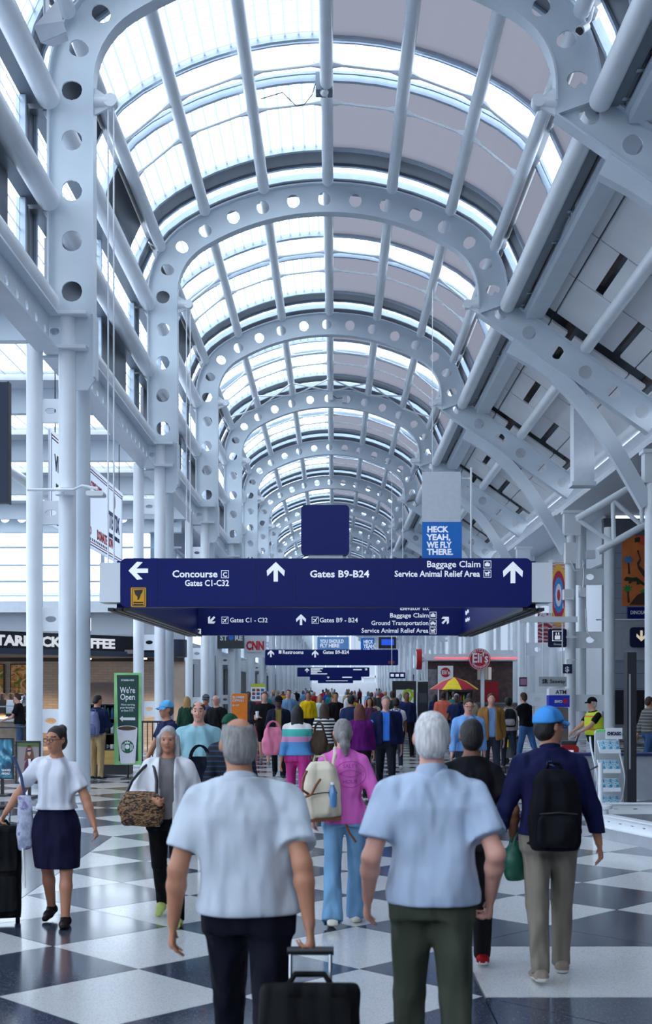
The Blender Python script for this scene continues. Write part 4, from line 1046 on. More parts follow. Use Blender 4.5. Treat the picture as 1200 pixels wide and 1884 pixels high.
b = MB(); b.box(sx(155, YB), sx(222, YB), YB - .06, YB, 0, sz(1257, YB)); dr = bw(b, 'door', mat('door_grey', (.16, .15, .17, 1), .5), sh)
for x0, x1 in ((154, 160), (216, 222)):
    b = MB(); b.box(sx(x0, YB), sx(x1, YB), YB - .09, YB - .06, 0, sz(1256, YB)); bw(b, 'door_jamb', mat('door_jamb', (.09, .085, .1, 1), .5), sh)
WOODP = mat('dark_wood', (.12, .065, .04, 1), .5, var=.3, scale=3, stretch=(4, 4, .3))
b = MB(); b.box(sx(310, 37.2), sx(318, 37.2), 37.1, 37.4, 0, 3.1); tag(bw(b, 'wood_post', WOODP), 'dark wooden post under the end of the coffee shop canopy', 'post', kind='structure')
# canopy: angled black fascia with white letters
fx0, fd0, fx1, fd1 = -8.6, 32.3, -4.55, 37.7
fdir = Vector((fx1 - fx0, fd1 - fd0, 0)).normalized(); fa = math.atan2(fdir.y, fdir.x)
p0 = Vector((fx0, fd0, 0)) - fdir * 3.2; flen = (Vector((fx1, fd1, 0)) - p0).length
cn = empty('shop_canopy', (p0.x, p0.y, 2.78), fa, 'black coffee shop canopy with white capital letters', 'canopy')
b = MB(); b.box(0, flen - .5, 0, .3, .12, .56); b.build('fascia', BLACKM, cn)
b = MB(); b.box(-.02, flen - .3, -.06, .5, -.03, .12); b.build('lower_lip', mat('canopy_navy', (.05, .065, .1, 1), .4), cn)
b = MB(); b.cyl((flen - .35, .25, 0), (flen - .35, .25, .52), .55, seg=20); b.build('round_end', mat('canopy_navy', None), cn, True)
b = MB(); b.box(0, flen - .4, .3, 3.4, .0, .1); b.build('soffit', GREYMETAL, cn)
lt = text('STARBUCKS COFFEE', cn, (3.2 - .36, -.005, .2), .36, mat('canopy_letters', (.85, .85, .85, 1), .5, emit=(1, .98, .95, 1), estr=.35), bold=.045, width=4.36)
for k in range(5):
    l = bpy.data.lights.new('shop_downlight', 'SPOT'); l.energy = 260; l.color = (1, .68, .42); l.spot_size = 2.0; l.spot_blend = .6; l.shadow_soft_size = .1
    o = bpy.data.objects.new('shop_downlight', l); COL.objects.link(o); o.location = (-13.0 + 1.75 * k, 39.6 - .0 * k, 2.72)
    b = MB(); b.cyl((0, 0, 0), (0, 0, .08), .09, seg=12); q = b.build('downlight', mat('lamp_warm', (1, .9, .7, 1), .5, emit=(1, .75, .45, 1), estr=8), None, True, (-13.0 + 1.75 * k, 39.6, 2.76)); tag(q, '%s warm round downlight along the coffee shop ceiling, counting from the picture edge' % ORD[k], 'light', 'coffee shop downlights')
# framed pictures on the brick
art = [(.0, srgb(40, 60, 40)), (.38, srgb(90, 130, 60)), (.47, srgb(230, 150, 60)), (.55, srgb(240, 215, 170)), (.63, srgb(190, 80, 60)), (1, srgb(100, 70, 140))]
for k, (x0, x1) in enumerate(((-22, 6), (20, 58))):
    d = YB - .08; r = board('framed_art', d, x0, x1, 1223, 1275, ramp_mat('botanical_%d' % k, art, 2.2 + k, .6, detail=3, dist=1.5), ['framed colourful botanical print at the picture edge on cream brick', 'framed botanical print with green leaves beside the first column'][k], 'picture', frame=(1.3, BLACKM), th=.05)
# bar: counter, pastry case, machines
ct = empty('coffee_bar', (-9, 34, 0), 0, 'coffee bar counter with lit pastry case at the edge of the picture', 'counter')
b = MB(); b.box(-12, sx(48, 35), 34.2, 35, 0, .95); bw(b, 'body', mat('bar_front', (.32, .24, .18, 1), .5, var=.2), ct)
b = MB(); b.box(-12, sx(49, 35), 34.1, 35.1, .95, 1.02); bw(b, 'worktop', WHITEP, ct)
b = MB(); b.box(-11, sx(40, 35), 34.3, 34.9, 1.02, 1.06); bw(b, 'case_floor', mat('case_light', (.9, .85, .75, 1), .5, emit=(1, .9, .7, 1), estr=3), ct)
b = MB(); b.box(-11, sx(40, 35), 34.3, 34.9, 1.34, 1.37); bw(b, 'case_top', MULL, ct)
for x in (-11, -10, -9.2, sx(40, 35)): 
    b = MB(); b.box(x - .015, x + .015, 34.3, 34.33, 1.06, 1.34); bw(b, 'case_post', MULL, ct)
b = MB(); b.add([(-11, 34.31, 1.06), (sx(40, 35), 34.31, 1.06), (sx(40, 35), 34.31, 1.34), (-11, 34.31, 1.34)], [(0, 1, 2, 3)]); bw(b, 'case_glass', CLEAR, ct)
for k in range(6):
    b = MB(); x = -11 + k * .33; b.ball((0, 0, .05), (.1, .07, .05), 8, 6); q = b.build('pastry', mat('pastry_brown', (.42, .22, .09, 1), .6, var=.3, scale=20), None, True, (x + .2, 34.6, 1.06)); tag(q, '%s brown pastry in the lit coffee bar case, counting from the picture edge' % ORD[k], 'pastry', 'pastries in the case')
bc = empty('back_counter', (-11, 39.6, 0), 0, 'dark back counter against the brick wall behind the coffee bar', 'counter')
b = MB(); b.box(-14, sx(64, 40), 39.2, 40.6, 0, 1.0); bw(b, 'body', DARKGREY, bc); b = MB(); b.box(-14, sx(65, 40), 39.1, 40.7, 1.0, 1.06); bw(b, 'worktop', BLACKM, bc)
CHROME = mat('chrome', (.7, .72, .75, 1), .15, metal=1.0, var=.0)
for k, x in enumerate((-13, 4, 21, 38, 52)):
    r = empty('coffee_grinder', (sx(x, 39.9), 39.9, 1.06), 0, ['black coffee machine', 'black coffee grinder with clear hopper', 'chrome topped coffee urn', 'dark brewer with glass jug', 'dark coffee grinder nearest the column'][k] + ' on the back counter under the pictures', 'coffee machine', 'machines on the back counter')
    b = MB(); b.box(-.13, .13, -.15, .15, 0, .32); b.box(-.1, .1, -.18, .1, .32, .42); b.build('body', BLACKM if k != 2 else CHROME, r)
    b = MB(); b.lathe([(.06, .42), (.11, .56), (.115, .62), (.03, .64)], seg=12); b.build('hopper', mat('hopper_smoke', (.12, .11, .12, 1), .2), r, True)
d = 33.6; r = empty('water_urn', (sx(31, d), d + .6, 1.37), 0, 'chrome cylinder urn standing on the pastry case', 'urn')
b = MB(); b.lathe([(.12, 0), (.13, .02), (.13, .26), (.11, .3), (.02, .33)], (0, 0, 0), 16); b.build('body', CHROME, r, True); b = MB(); b.cyl((0, -.13, .06), (0, -.2, .06), .02); b.build('tap', BLACKM, r)
# merchandise shelves with bottles and mugs
d = 27.4; ms = empty('merchandise_shelf', (sx(190, d), d, 0), 0, 'black merchandise shelf with yellow wooden base beside the open sign', 'shelf')
xs0, xs1 = sx(150, d), sx(241, d)
b = MB(); b.box(xs0, xs1, d - .25, d + .3, 0, .22); bw(b, 'plinth', BLACKM, ms)
b = MB(); b.box(xs0, xs1, d - .24, d + .3, .22, .52); bw(b, 'base', mat('yellow_wood', (.48, .30, .08, 1), .5, var=.2, scale=2, stretch=(1, 1, 6)), ms)
for z in (.52, .86, 1.2, 1.5):
    b = MB(); b.box(xs0, xs1, d - .22, d + .3, z, z + .03); bw(b, 'shelf_board', BLACKM, ms)
b = MB(); b.box(xs0, xs1, d + .28, d + .32, .52, 1.5); bw(b, 'back_panel', BLACKM, ms)
for x in (xs0, (xs0 + xs1) / 2, xs1 - .03):
    b = MB(); b.box(x, x + .03, d - .22, d + .3, .52, 1.53); bw(b, 'upright', BLACKM, ms)
bcol = [srgb(40, 80, 130), srgb(30, 110, 110), srgb(200, 205, 210), srgb(60, 60, 70), srgb(120, 40, 50), srgb(90, 130, 160)]
bt = MB(); bt.lathe([(.035, 0), (.04, .01), (.04, .15), (.025, .19), (.025, .22)], seg=10); bme = bt.mesh('bottle', mat('bottle_0', bcol[0], .3), True)
mg = MB(); mg.lathe([(.04, 0), (.045, .01), (.045, .1), (.04, .1), (.038, .02)], seg=12); mg.tube([(.045, 0, .08), (.075, 0, .07), (.075, 0, .04), (.045, 0, .025)], .008, 6); mme = mg.mesh('mug', WH_, True)
cn_ = ['blue', 'teal', 'pale grey', 'charcoal', 'dark red', 'steel blue']
for row, z in enumerate((1.23, .89)):
    for k in range(10):
        q = bpy.data.objects.new('bottle', bme); COL.objects.link(q); q.location = (xs0 + .08 + k * (xs1 - xs0 - .16) / 9, d - .1, z); c = (k * 5 + row * 2) % 6
        q.material_slots[0].link = 'OBJECT'; q.material_slots[0].material = mat('bottle_%d' % c, bcol[c], .3)
        tag(q, '%s drinks bottle, %s from the columns on the %s merchandise shelf' % (cn_[c], ORD[k], ['upper', 'middle'][row]), 'bottle', '%s bottles on the %s merchandise shelf' % (cn_[c], ['upper', 'middle'][row]))
for k in range(7):
    q = bpy.data.objects.new('mug', mme); COL.objects.link(q); q.location = (xs0 + .12 + k * (xs1 - xs0 - .24) / 6, d - .08, .55); tag(q, '%s white mug from the columns on the lowest merchandise shelf' % ORD[k], 'mug', 'white mugs on the merchandise shelf')
# the open banner stand
d = 25.9; GRN = mat('banner_green', srgb(12, 66, 60), .5, var=.05); LGR = mat('banner_edge_green', srgb(150, 215, 140), .5, var=.25, scale=3)
r = board('open_banner_stand', d, 210, 260, 1238, 1407, LGR, "tall green banner stand reading We're Open with a white paper cup", 'sign', th=.04,
    texts=[('STARBUCKS', 223, 1253, 3, 24, WH_, .03), ("We're", 221, 1275, 11, 28, WH_, .015), ('Open', 221, 1287.5, 11, 27, WH_, .015), ('Now serving', 223, 1298, 3.6, 25, WH_, .01), ('your favorites', 221, 1303.5, 3.6, 27, WH_, .01), ('at Gate C17.', 223, 1309, 3.6, 23, WH_, .01)],
    parts=[('green_field', [(215, 1242), (255, 1242), (254, 1400), (219, 1400)], GRN)])
def on(r, d, nm, poly, m, lift):
    b = MB(); b.prism([(sx(x, d), sz(y, d)) for x, y in poly], d - .008 - lift, d - .008); return bw(b, nm, m, r)
on(r, d, 'arrow', [(220, 1322), (226, 1317), (226, 1320), (249, 1320), (249, 1325), (226, 1325), (226, 1328)], WH_, .004)
on(r, d, 'paper_cup', [(215, 1340), (253, 1340), (249, 1402), (247, 1405), (224, 1405), (222, 1402)], mat('cup_white', (.8, .78, .86, 1), .5), .004)
on(r, d, 'coffee', [(234 + 17 * math.cos(2 * PI * k / 20), 1340 - 4 * math.sin(2 * PI * k / 20)) for k in range(20)], mat('coffee_dark', (.09, .04, .02, 1), .4), .006)
on(r, d, 'cup_rim', [(234 + 19 * math.cos(2 * PI * k / 20), 1340 - 5 * math.sin(2 * PI * k / 20)) for k in range(20)], mat('cup_white', None), .005)
on(r, d, 'emblem', circ(234.5, 1374, 12), mat('emblem_green', srgb(10, 100, 70), .5), .006)
on(r, d, 'emblem_face', circ(234.5, 1374, 4.2, 14), WH_, .008)
for k in range(3):
    for sg in (-1, 1):
        o = 5.5 + 1.9 * k; on(r, d, 'emblem_hair', [(234.5 + sg * o, 1368 + k), (234.5 + sg * (o + 1), 1368 + k), (234.5 + sg * (o + .6), 1381 - k), (234.5 + sg * (o - .6), 1382 - k)], WH_, .008)
on(r, d, 'emblem_crown', [(230, 1368), (230.5, 1364), (233, 1366), (234.5, 1362), (236, 1366), (238.5, 1364), (239, 1368)], WH_, .008)
b = MB(); b.cyl((sx(235, d), d + .03, 0), (sx(235, d), d + .03, sz(1400, d)), .02, seg=8); bw(b, 'pole', BLACKM, r); b = MB(); b.box(sx(225, d), sx(246, d), d - .2, d + .25, 0, .02); bw(b, 'foot', BLACKM, r)
# two framed floor posters
d = 21.9
r = board('floor_poster', d, -18, 23, 1360, 1431, ramp_mat('wave_print', [(0, srgb(10, 30, 50)), (.42, srgb(20, 70, 100)), (.52, srgb(60, 140, 170)), (.62, srgb(200, 225, 235)), (1, srgb(240, 245, 250))], 1.6, .4, detail=6, dist=2.5), 'black framed floor poster of a breaking blue wave at the picture edge', 'poster', th=.05, frame=(2.4, BLACKM), texts=[('WAVES', 3, 1419, 4, 17, WH_, .03), ('AHEAD', 3, 1425, 4, 16, WH_, .03)])
b = MB(); b.box(sx(-10, d), sx(15, d), d - .15, d + .3, 0, .03); b.box(sx(0, d), sx(5, d), d + .04, d + .10, 0, .5); bw(b, 'foot', BLACKM, r)
d = 21.5
r = board('floor_poster', d, 31, 72, 1366, 1439, mat('poster_beige', srgb(150, 140, 140), .5, var=.2, scale=2), 'black framed floor poster of a woman in a plum jacket beside the first column', 'poster', th=.05, frame=(2.6, BLACKM),
    texts=[('SAY', 47, 1422, 4, 10, WH_, .03), ('MORE', 40, 1430, 5, 22, WH_, .03)],
    parts=[('grass_band', [(31, 1366), (72, 1366), (72, 1373), (31, 1373)], mat('poster_green', srgb(80, 110, 60), .5)), ('jacket', [(46, 1404), (52, 1396), (60, 1396), (67, 1408), (70, 1439), (40, 1439)], mat('plum', srgb(95, 35, 65), .5)), ('hair', [(48, 1378), (52, 1371), (57, 1372), (60, 1380), (63, 1398), (45, 1400)], mat('poster_hair', srgb(110, 70, 50), .5))])
on(r, d, 'face', [(51, 1377), (57, 1377), (57, 1386), (54, 1391), (51, 1387)], mat('poster_skin', srgb(205, 160, 140), .5), .004)
on(r, d, 'sunglasses', [(50, 1380), (57.5, 1379), (57.5, 1382.5), (50, 1383)], NAVY, .006)
on(r, d, 'white_shirt', [(52, 1396), (57, 1396), (57, 1412), (53, 1412)], WH_, .004)
b = MB(); b.box(sx(40, d), sx(64, d), d - .15, d + .3, 0, .03); b.box(sx(50, d), sx(55, d), d + .04, d + .10, 0, .5); bw(b, 'foot', BLACKM, r)
# queue railing
r = empty('queue_rail', (sx(20, 30), 30, 0), 0, 'thin black queue railing in front of the coffee bar', 'railing')
for x in (-9.2, -8.3, -7.4):
    b = MB(); b.cyl((x, 30, 0), (x, 30, .95), .02, seg=8); bw(b, 'post', BLACKM, r)
for z in (.93, .5):
    b = MB(); b.cyl((-9.3, 30, z), (-7.3, 30, z), .018, seg=8); bw(b, 'rail', BLACKM, r)
r = empty('queue_rail', (sx(275, 32), 32, 0), 0, 'black barred queue railing right of the open banner stand', 'railing')
for k in range(7):
    b = MB(); x = sx(262, 32) + k * .13; b.cyl((x, 32, 0), (x, 32, 1.0), .016, seg=6); bw(b, 'bar', BLACKM, r)
b = MB(); b.box(sx(260, 32), sx(262, 32) + .85, 31.97, 32.03, .98, 1.03); bw(b, 'rail', BLACKM, r)
board('green_notice', 36, 333, 350, 1300, 1318, mat('notice_green', srgb(20, 70, 55), .5), 'small dark green counter notice beside the coffee shop post', 'sign', texts=[('Handcrafted', 335, 1310, 2.5, 13, WH_, .01)], parts=[('stand', [(341, 1317), (343, 1317), (343, 1385), (341, 1385)], BLACKM)])
# ---------------------------------------------------------------- shop side: kiosk, signs, wall pieces
# cheesecake kiosk
d = 60.0
kk = empty('snack_kiosk', (sx(870, d), d, 0), 0, 'grey roofed snack kiosk with a red lit edge behind the umbrella', 'kiosk')
b = MB(); b.box(sx(778, d), sx(962, d), d, d + 3.5, sz(1215, d), sz(1203, d)); bw(b, 'roof', STEEL2, kk)
b = MB(); b.box(sx(800, d), sx(958, d), d - .02, d, sz(1212, d), sz(1210, d)); bw(b, 'red_edge_light', mat('red_glow', (.9, .1, .12, 1), .5, emit=(1, .08, .1, 1), estr=1.5), kk)
for x in (782, 886, 956):
    b = MB(); b.box(sx(x, d), sx(x + 6, d), d + .1, d + .35, 0, sz(1215, d)); bw(b, 'post', STEEL2, kk)
b = MB(); b.box(sx(790, d), sx(958, d), d + 2.6, d + 2.8, 0, sz(1215, d)); bw(b, 'back_wall', mat('kiosk_back', (.17, .10, .09, 1), .6, var=.3), kk)
b = MB(); b.box(sx(800, d), sx(955, d), d + .3, d + 1.0, 0, 1.05); bw(b, 'counter', mat('kiosk_counter', (.20, .15, .13, 1), .5), kk)
b = MB(); b.box(sx(798, d), sx(957, d), d + .2, d + 1.1, 1.05, 1.12); bw(b, 'worktop', GREYMETAL, kk)
for k, x in enumerate((890, 897, 904, 911)):
    b = MB(); b.box(sx(x, d), sx(x + 5.5, d), d + 2.5, d + 2.6, sz(1250, d), sz(1226, d)); bw(b, 'menu_screen', mat('menu_%d' % (k % 2), (.05, .05, .06, 1), .3, emit=(.8, .8, .85, 1), estr=.15 + .2 * (k % 2)), kk)
b = MB(); b.box(sx(893, d), sx(924, d), d + 1.4, d + 1.5, 0.9, sz(1254, d)); bw(b, 'red_panel', RED, kk)
def disc_sign(d, cx, cy, r, label, edge=False, txt=True):
    q = empty('round_sign', (sx(cx, d), d, sz(cy + r, d)), 0, label, 'sign')
    R_ = r * d / F_PX
    if edge:
        b = MB(); b.cyl((sx(cx, d) - .12, d, sz(cy, d)), (sx(cx, d) + .12, d, sz(cy, d)), R_, seg=28); bw(b, 'disc', RED, q, True)
        b = MB(); b.cyl((sx(cx, d) - .14, d, sz(cy, d)), (sx(cx, d) - .12, d, sz(cy, d)), R_ * .8, seg=28); bw(b, 'face', WH_, q, True)
    else:
        b = MB(); b.cyl((sx(cx, d), d + .12, sz(cy, d)), (sx(cx, d), d, sz(cy, d)), R_, seg=32); bw(b, 'disc', RED, q, True)
        b = MB(); b.tube([(sx(cx, d) + R_ * .93 * math.cos(2 * PI * k / 28), d - .002, sz(cy, d) + R_ * .93 * math.sin(2 * PI * k / 28)) for k in range(28)], R_ * .02, 6, closed=True); bw(b, 'rim_line', WH_, q)
        o = lett("Eli's", cx - r * .72, cy + r * .28, r * .85, d, -.004, 'LEFT', .02, r * 1.45, WH_, q); o.data.name = 'lettering'
        for j, ww in ((0, 'CHICAGO'), (1, 'CHEESECAKE')):
            n = len(ww)
            for i, chh in enumerate(ww):
                an = (PI / 2 + (n / 2 - .5 - i) * .26) if j == 0 else (-PI / 2 - (n / 2 - .5 - i) * .22)
                px_, pz_ = sx(cx, d) + R_ * (.76 if j == 0 else .82) * math.cos(an), sz(cy, d) + R_ * (.70 if j == 0 else .82) * math.sin(an)
                me = text_mesh(chh, R_ * .26, .02, .003, 'CENTER'); me.materials.clear(); me.materials.append(WH_); o = link('letter', me, q, (px_ - q.location[0], -.004, pz_ - q.location[2]))
                o.rotation_euler = (PI / 2, -(an - PI / 2) if j == 0 else -(an + PI / 2), 0)
    return q
q = disc_sign(59.6, 883, 1213, 20, "round red sign with white script reading Eli's above the snack kiosk")
b = MB(); b.box(sx(880, 59.6), sx(886, 59.6), 59.72, 60.0, sz(1214, 59.6), sz(1206, 59.6)); bw(b, 'mount', STEEL2, q)
q = disc_sign(58.5, 771, 1213, 19, 'round red sign seen edge on at the corner of the snack kiosk', True)
b = MB(); b.cyl((sx(771, 58.5), 58.5, sz(1209, 58.5)), (sx(783, 58.5), 60.1, sz(1209, 58.5)), .06, seg=8); bw(b, 'arm', STEEL2, q)
q = board('menu_board', 57, 806, 834, 1225, 1290, WH_, 'white standing board with a small red round emblem beside the umbrella', th=.1, parts=[('emblem', circ(820, 1237, 9), RED), ('cake_picture', [(808, 1262), (832, 1262), (832, 1288), (808, 1288)], mat('cake_brown', srgb(90, 60, 50), .5, var=.4, scale=8))], texts=[("Eli's", 812.5, 1240.5, 7, 15, WH_, .02)])
b = MB(); b.box(sx(806, 57), sx(834, 57), 57.1, 57.3, 0, sz(1289, 57)); bw(b, 'base', GREYMETAL, q)
q = board('photo_board', 58, 788, 804, 1231, 1290, mat('panel_photo', srgb(120, 115, 120), .5, var=.5, scale=4), 'grey photo panel at the kiosk corner beside the white board', 'poster', th=.1)
b = MB(); b.box(sx(788, 58), sx(804, 58), 58.1, 58.3, 0, sz(1289, 58)); bw(b, 'base', GREYMETAL, q)
# umbrella
d = 47.0; ub = empty('market_umbrella', (sx(836, d), d, 0), 0, 'red and yellow market umbrella in front of the snack kiosk', 'umbrella')
b = MB(); b.cyl((sx(836, d), d, 0), (sx(836, d), d, sz(1246, d)), .03, seg=10); bw(b, 'pole', STEEL2, ub, True)
b = MB(); b.lathe([(.3, 0), (.3, .05), (.05, .1)], (sx(836, d), d, 0), 16); bw(b, 'base', DARKGREY, ub, True)
for k in range(8):
    b = MB(); cx, cz = sx(836, d), sz(1246, d); R_ = .95; pts = []
    for rr, z in ((.02, 0), (.5, -.16), (1.0, -.46)):
        for t in (0, .5, 1):
            an = 2 * PI * (k + t) / 8 + .2; r2 = R_ * rr * (1 - .06 * (t == .5) * rr); pts.append((cx + r2 * math.cos(an), d + r2 * math.sin(an), cz + z + .03 * (t == .5) * rr))
    for e in list(pts): pts.append((e[0], e[1], e[2] - .012))
    fs = []
    for i in range(2):
        for j in range(2):
            a = i * 3 + j; fs += [(a, a + 3, a + 4, a + 1), (a + 9, a + 10, a + 13, a + 12)]
    fs += [(6, 15, 16, 7), (7, 16, 17, 8)]
    b.add(pts, fs); bw(b, 'canopy_panel', [mat('umbrella_red', srgb(190, 25, 55), .6), mat('umbrella_yellow', srgb(245, 215, 30), .6)][k % 2], ub, True)
# drinks cooler under it
d = 45.0; dc = empty('drinks_cooler', (sx(846, d), d, 0), 0, 'open black drinks cooler with small bottles below the umbrella', 'cooler')
x0, x1 = sx(824, d), sx(870, d)
b = MB(); b.box(x0, x0 + .05, d, d + .6, 0, 1.75); b.box(x1 - .05, x1, d, d + .6, 0, 1.75); b.box(x0, x1, d, d + .6, 1.7, 1.78); b.box(x0, x1, d + .55, d + .6, 0, 1.75); bw(b, 'cabinet', BLACKM, dc)
for z in (.3, .65, 1.0, 1.35):
    b = MB(); b.box(x0 + .05, x1 - .05, d + .05, d + .55, z, z + .02); bw(b, 'shelf', GREYMETAL, dc)
cb = MB(); cb.lathe([(.03, 0), (.032, .14), (.014, .19), (.014, .22)], seg=8); cme = cb.mesh('bottle', mat('soda_0', srgb(210, 110, 40), .3), True)
sc_ = [('orange', (210, 110, 40)), ('red', (170, 30, 40)), ('lime', (140, 170, 50)), ('blue', (50, 80, 160)), ('clear', (190, 200, 210))]
for row, z in enumerate((1.02, 1.37)):
    for k in range(8):
        c = (k + row * 2) % 5; q = bpy.data.objects.new('bottle', cme); COL.objects.link(q); q.location = (x0 + .1 + k * (x1 - x0 - .2) / 7, d + .15, z)
        q.material_slots[0].link = 'OBJECT'; q.material_slots[0].material = mat('soda_%d' % c, srgb(*sc_[c][1]), .3)
        tag(q, '%s drink bottle, %s along the %s shelf of the black cooler' % (sc_[c][0], ORD[k], ['third', 'top'][row]), 'bottle', '%s bottles on the %s cooler shelf' % (sc_[c][0], ['third', 'top'][row]))
# black partition with a green location pin
d = 52.0
q = board('map_partition', d, 722, 766, 1253, 1349, BLACKM, 'black partition panel with a lime green location pin on white', 'panel', th=.15, parts=[('white_field', [(729, 1269), (761, 1269), (761, 1299), (729, 1299)], WH_)], texts=[('WELCOME', 736, 1307, 3, 22, WH_, .02)])
on(q, d, 'pin', circ(751, 1278, 10.5, 18, -.6, PI + .6) + [(751, 1298)], mat('pin_green', srgb(170, 200, 30), .5), .006); on(q, d, 'pin_centre', circ(751, 1278, 5, 14), WH_, .01)
for x in (720, 766):
    b = MB(); b.box(sx(x, d), sx(x + 2, d), d - .02, d + .2, 0, sz(1251, d)); bw(b, 'edge_post', STEEL2, q)
board('dark_partition', d, 769, 788, 1253, 1349, BLACKM, 'narrow black partition panel between the pin panel and the kiosk', 'panel', th=.15, parts=[('grey_print', [(771, 1275), (786, 1275), (786, 1293), (771, 1293)], DARKGREY), ('rail', [(769, 1252), (788, 1252), (788, 1254), (769, 1254)], STEEL2)])
q = board('blue_hanging_sign', 69.2, 717, 746, 1237, 1248, BLUE, 'small blue hanging sign with three white pictograms above the black partition', th=.3, hang=13.75, parts=[('icon', [(719 + 9 * k, 1240), (725 + 9 * k, 1240), (725 + 9 * k, 1245), (719 + 9 * k, 1245)], SIGNW) for k in range(3)])
board('flight_board', 104.6, 697, 729, 1172, 1193, BLACKM, 'dark hanging board with a blue screen far down the hall', 'screen', th=.3, hang=13.15, parts=[('screen', [(702, 1176), (725, 1176), (725, 1187), (702, 1187)], mat('screen_blue', srgb(30, 70, 190), .4, emit=srgb(40, 90, 230), estr=.6))])
# automatic teller machine and its hanging signs
d = 40.0; am = empty('cash_machine', (sx(1029, d), d, 0), 0, 'cash machine with white ATM header and blue bank panel', 'cash machine')
b = MB(); b.box(sx(1012, d), sx(1046, d), d, d + .5, 0, sz(1302, d)); bw(b, 'body', mat('atm_brown', (.20, .15, .12, 1), .5), am)
b = MB(); b.box(sx(1010, d), sx(1048, d), d - .05, d + .4, sz(1301, d), sz(1279, d)); bw(b, 'blue_header', mat('atm_blue', srgb(25, 50, 190), .4), am)
b = MB(); b.box(sx(1010, d), sx(1048, d), d - .05, d + .4, sz(1279, d), sz(1267, d)); bw(b, 'white_header', WH_, am)
b = MB(); b.box(sx(1016, d), sx(1042, d), d - .02, d, sz(1345, d), sz(1322, d)); bw(b, 'screen', mat('atm_screen', (.1, .2, .35, 1), .2), am)
lett('ATM', 1022, 1277, 7.5, d, -.055, 'LEFT', .02, 20, mat('atm_text', srgb(50, 60, 90), .5), am); lett('BMO', 1020, 1293, 5, d, -.055, 'LEFT', .03, 14, WH_, am)
b = MB(); b.prism([(sx(x, d), sz(y, d)) for x, y in circ(1040, 1290, 4.5)], d - .06, d - .05); bw(b, 'emblem', CNR, am)
board('currency_sign', 45.55, 1035, 1053, 1222, 1239, BLUE2, 'small navy sign with a white dollar mark above the cash machine', th=.06, texts=[('$', 1039.5, 1235.5, 9, 8, WH_, .03)], parts=[('bracket', [(1043, 1214), (1045, 1214), (1045, 1222.2), (1043, 1222.2)], STEEL2), ('bracket_arm', [(1043, 1213), (1062, 1213), (1062, 1215), (1043, 1215)], STEEL2)])
board('exchange_sign', 43.96, 992, 1043, 1245, 1263, mat('exchange_grey', (.45, .48, .53, 1), .5), 'pale grey hanging sign reading SR Seaway beside the column', th=.08, hang=4.2, texts=[('SR', 998, 1257, 7, 11, BLACKM, .05), ('Seaway', 1012, 1257, 7, 28, BLACKM, .01)])
board('small_service_sign', 43.96, 956, 970, 1246, 1263, DARKGREY, 'small dark hanging sign with a pink screen beside the exchange sign', th=.08, hang=4.2, parts=[('screen', [(957.5, 1249), (968.5, 1249), (968.5, 1260), (957.5, 1260)], mat('pinkish', srgb(170, 120, 150), .5))])
board('elevator_sign', 45.5, 1009, 1043, 1157, 1191, BLUE2, 'square navy sign with a white elevator symbol on the column', th=.08, rr=.07, texts=[('Elevator', 1019, 1187, 3.5, 15, WH_, .01)], parts=[('arm', [(1042, 1170), (1062, 1170), (1062, 1174), (1042, 1174)], STEEL2)])
es = bpy.data.objects['elevator_sign']; bw(icon_mb('lift', sx(1026, 45.5), sz(1170, 45.5), 19 * 45.5 / F_PX, 45.49, 45.5), 'icon', SIGNW, es)
# rail of services: beam carrying signs between columns
bm_ = MB(); bm_.box(sx(955, 44), sx(1062, 44), 43.9, 44.1, 4.15, 4.35); tag(bw(bm_, 'sign_beam', STEEL2), 'pale steel beam carrying small signs in front of the columns', 'beam', kind='structure')
# colourful city mural banners
ringm = ramp_mat('mural_rings', [(0, srgb(240, 180, 60)), (.25, srgb(200, 60, 90)), (.45, srgb(70, 150, 210)), (.62, srgb(240, 200, 120)), (.8, srgb(150, 40, 70)), (1, srgb(240, 240, 240))], 3.2, .6, 'wave', (1, 1, .8), 2, 6)
d = 45.9; q = board('city_mural', d, 1017, 1041, 1035, 1158, ringm, 'tall mural banner of coloured rings with white letters behind the elevator sign', 'banner', th=.06, texts=[('C', 1019, 1120, 30, 10, WH_, .05), ('A', 1029, 1118, 26, 10, WH_, .05)], parts=[('mount', [(1040, 1060), (1060, 1060), (1060, 1064), (1040, 1064)], STEEL2)])
for rr, cc in ((38, (240, 180, 70)), (30, (190, 50, 80)), (22, (60, 140, 210)), (14, (225, 225, 235)), (7, (190, 60, 80))):
    on(q, d, 'ring_print', [(min(1041, max(1017, x)), y) for x, y in [(1028 + rr * .42 * math.cos(2 * PI * k / 24), 1095 - rr * 1.5 * math.sin(2 * PI * k / 24)) for k in range(24)]], mat('ring_%d' % rr, srgb(*cc), .6), .002 + (40 - rr) * .0003)
board('low_mural', 45.95, 990, 1019, 1128, 1182, ramp_mat('mural_red', [(0, srgb(150, 30, 60)), (.4, srgb(190, 60, 90)), (.6, srgb(230, 170, 90)), (.75, srgb(70, 60, 130)), (1, srgb(230, 225, 230))], 2.6, .6, 'wave', (1, 1, .8), 2, 8), 'lower mural banner in reds with white letters beside the tall mural', 'banner', th=.06, texts=[('CHI', 992, 1140, 12, 24, WH_, .05)], parts=[('mount', [(1018, 1132), (1050, 1132), (1050, 1136), (1018, 1136)], STEEL2)])
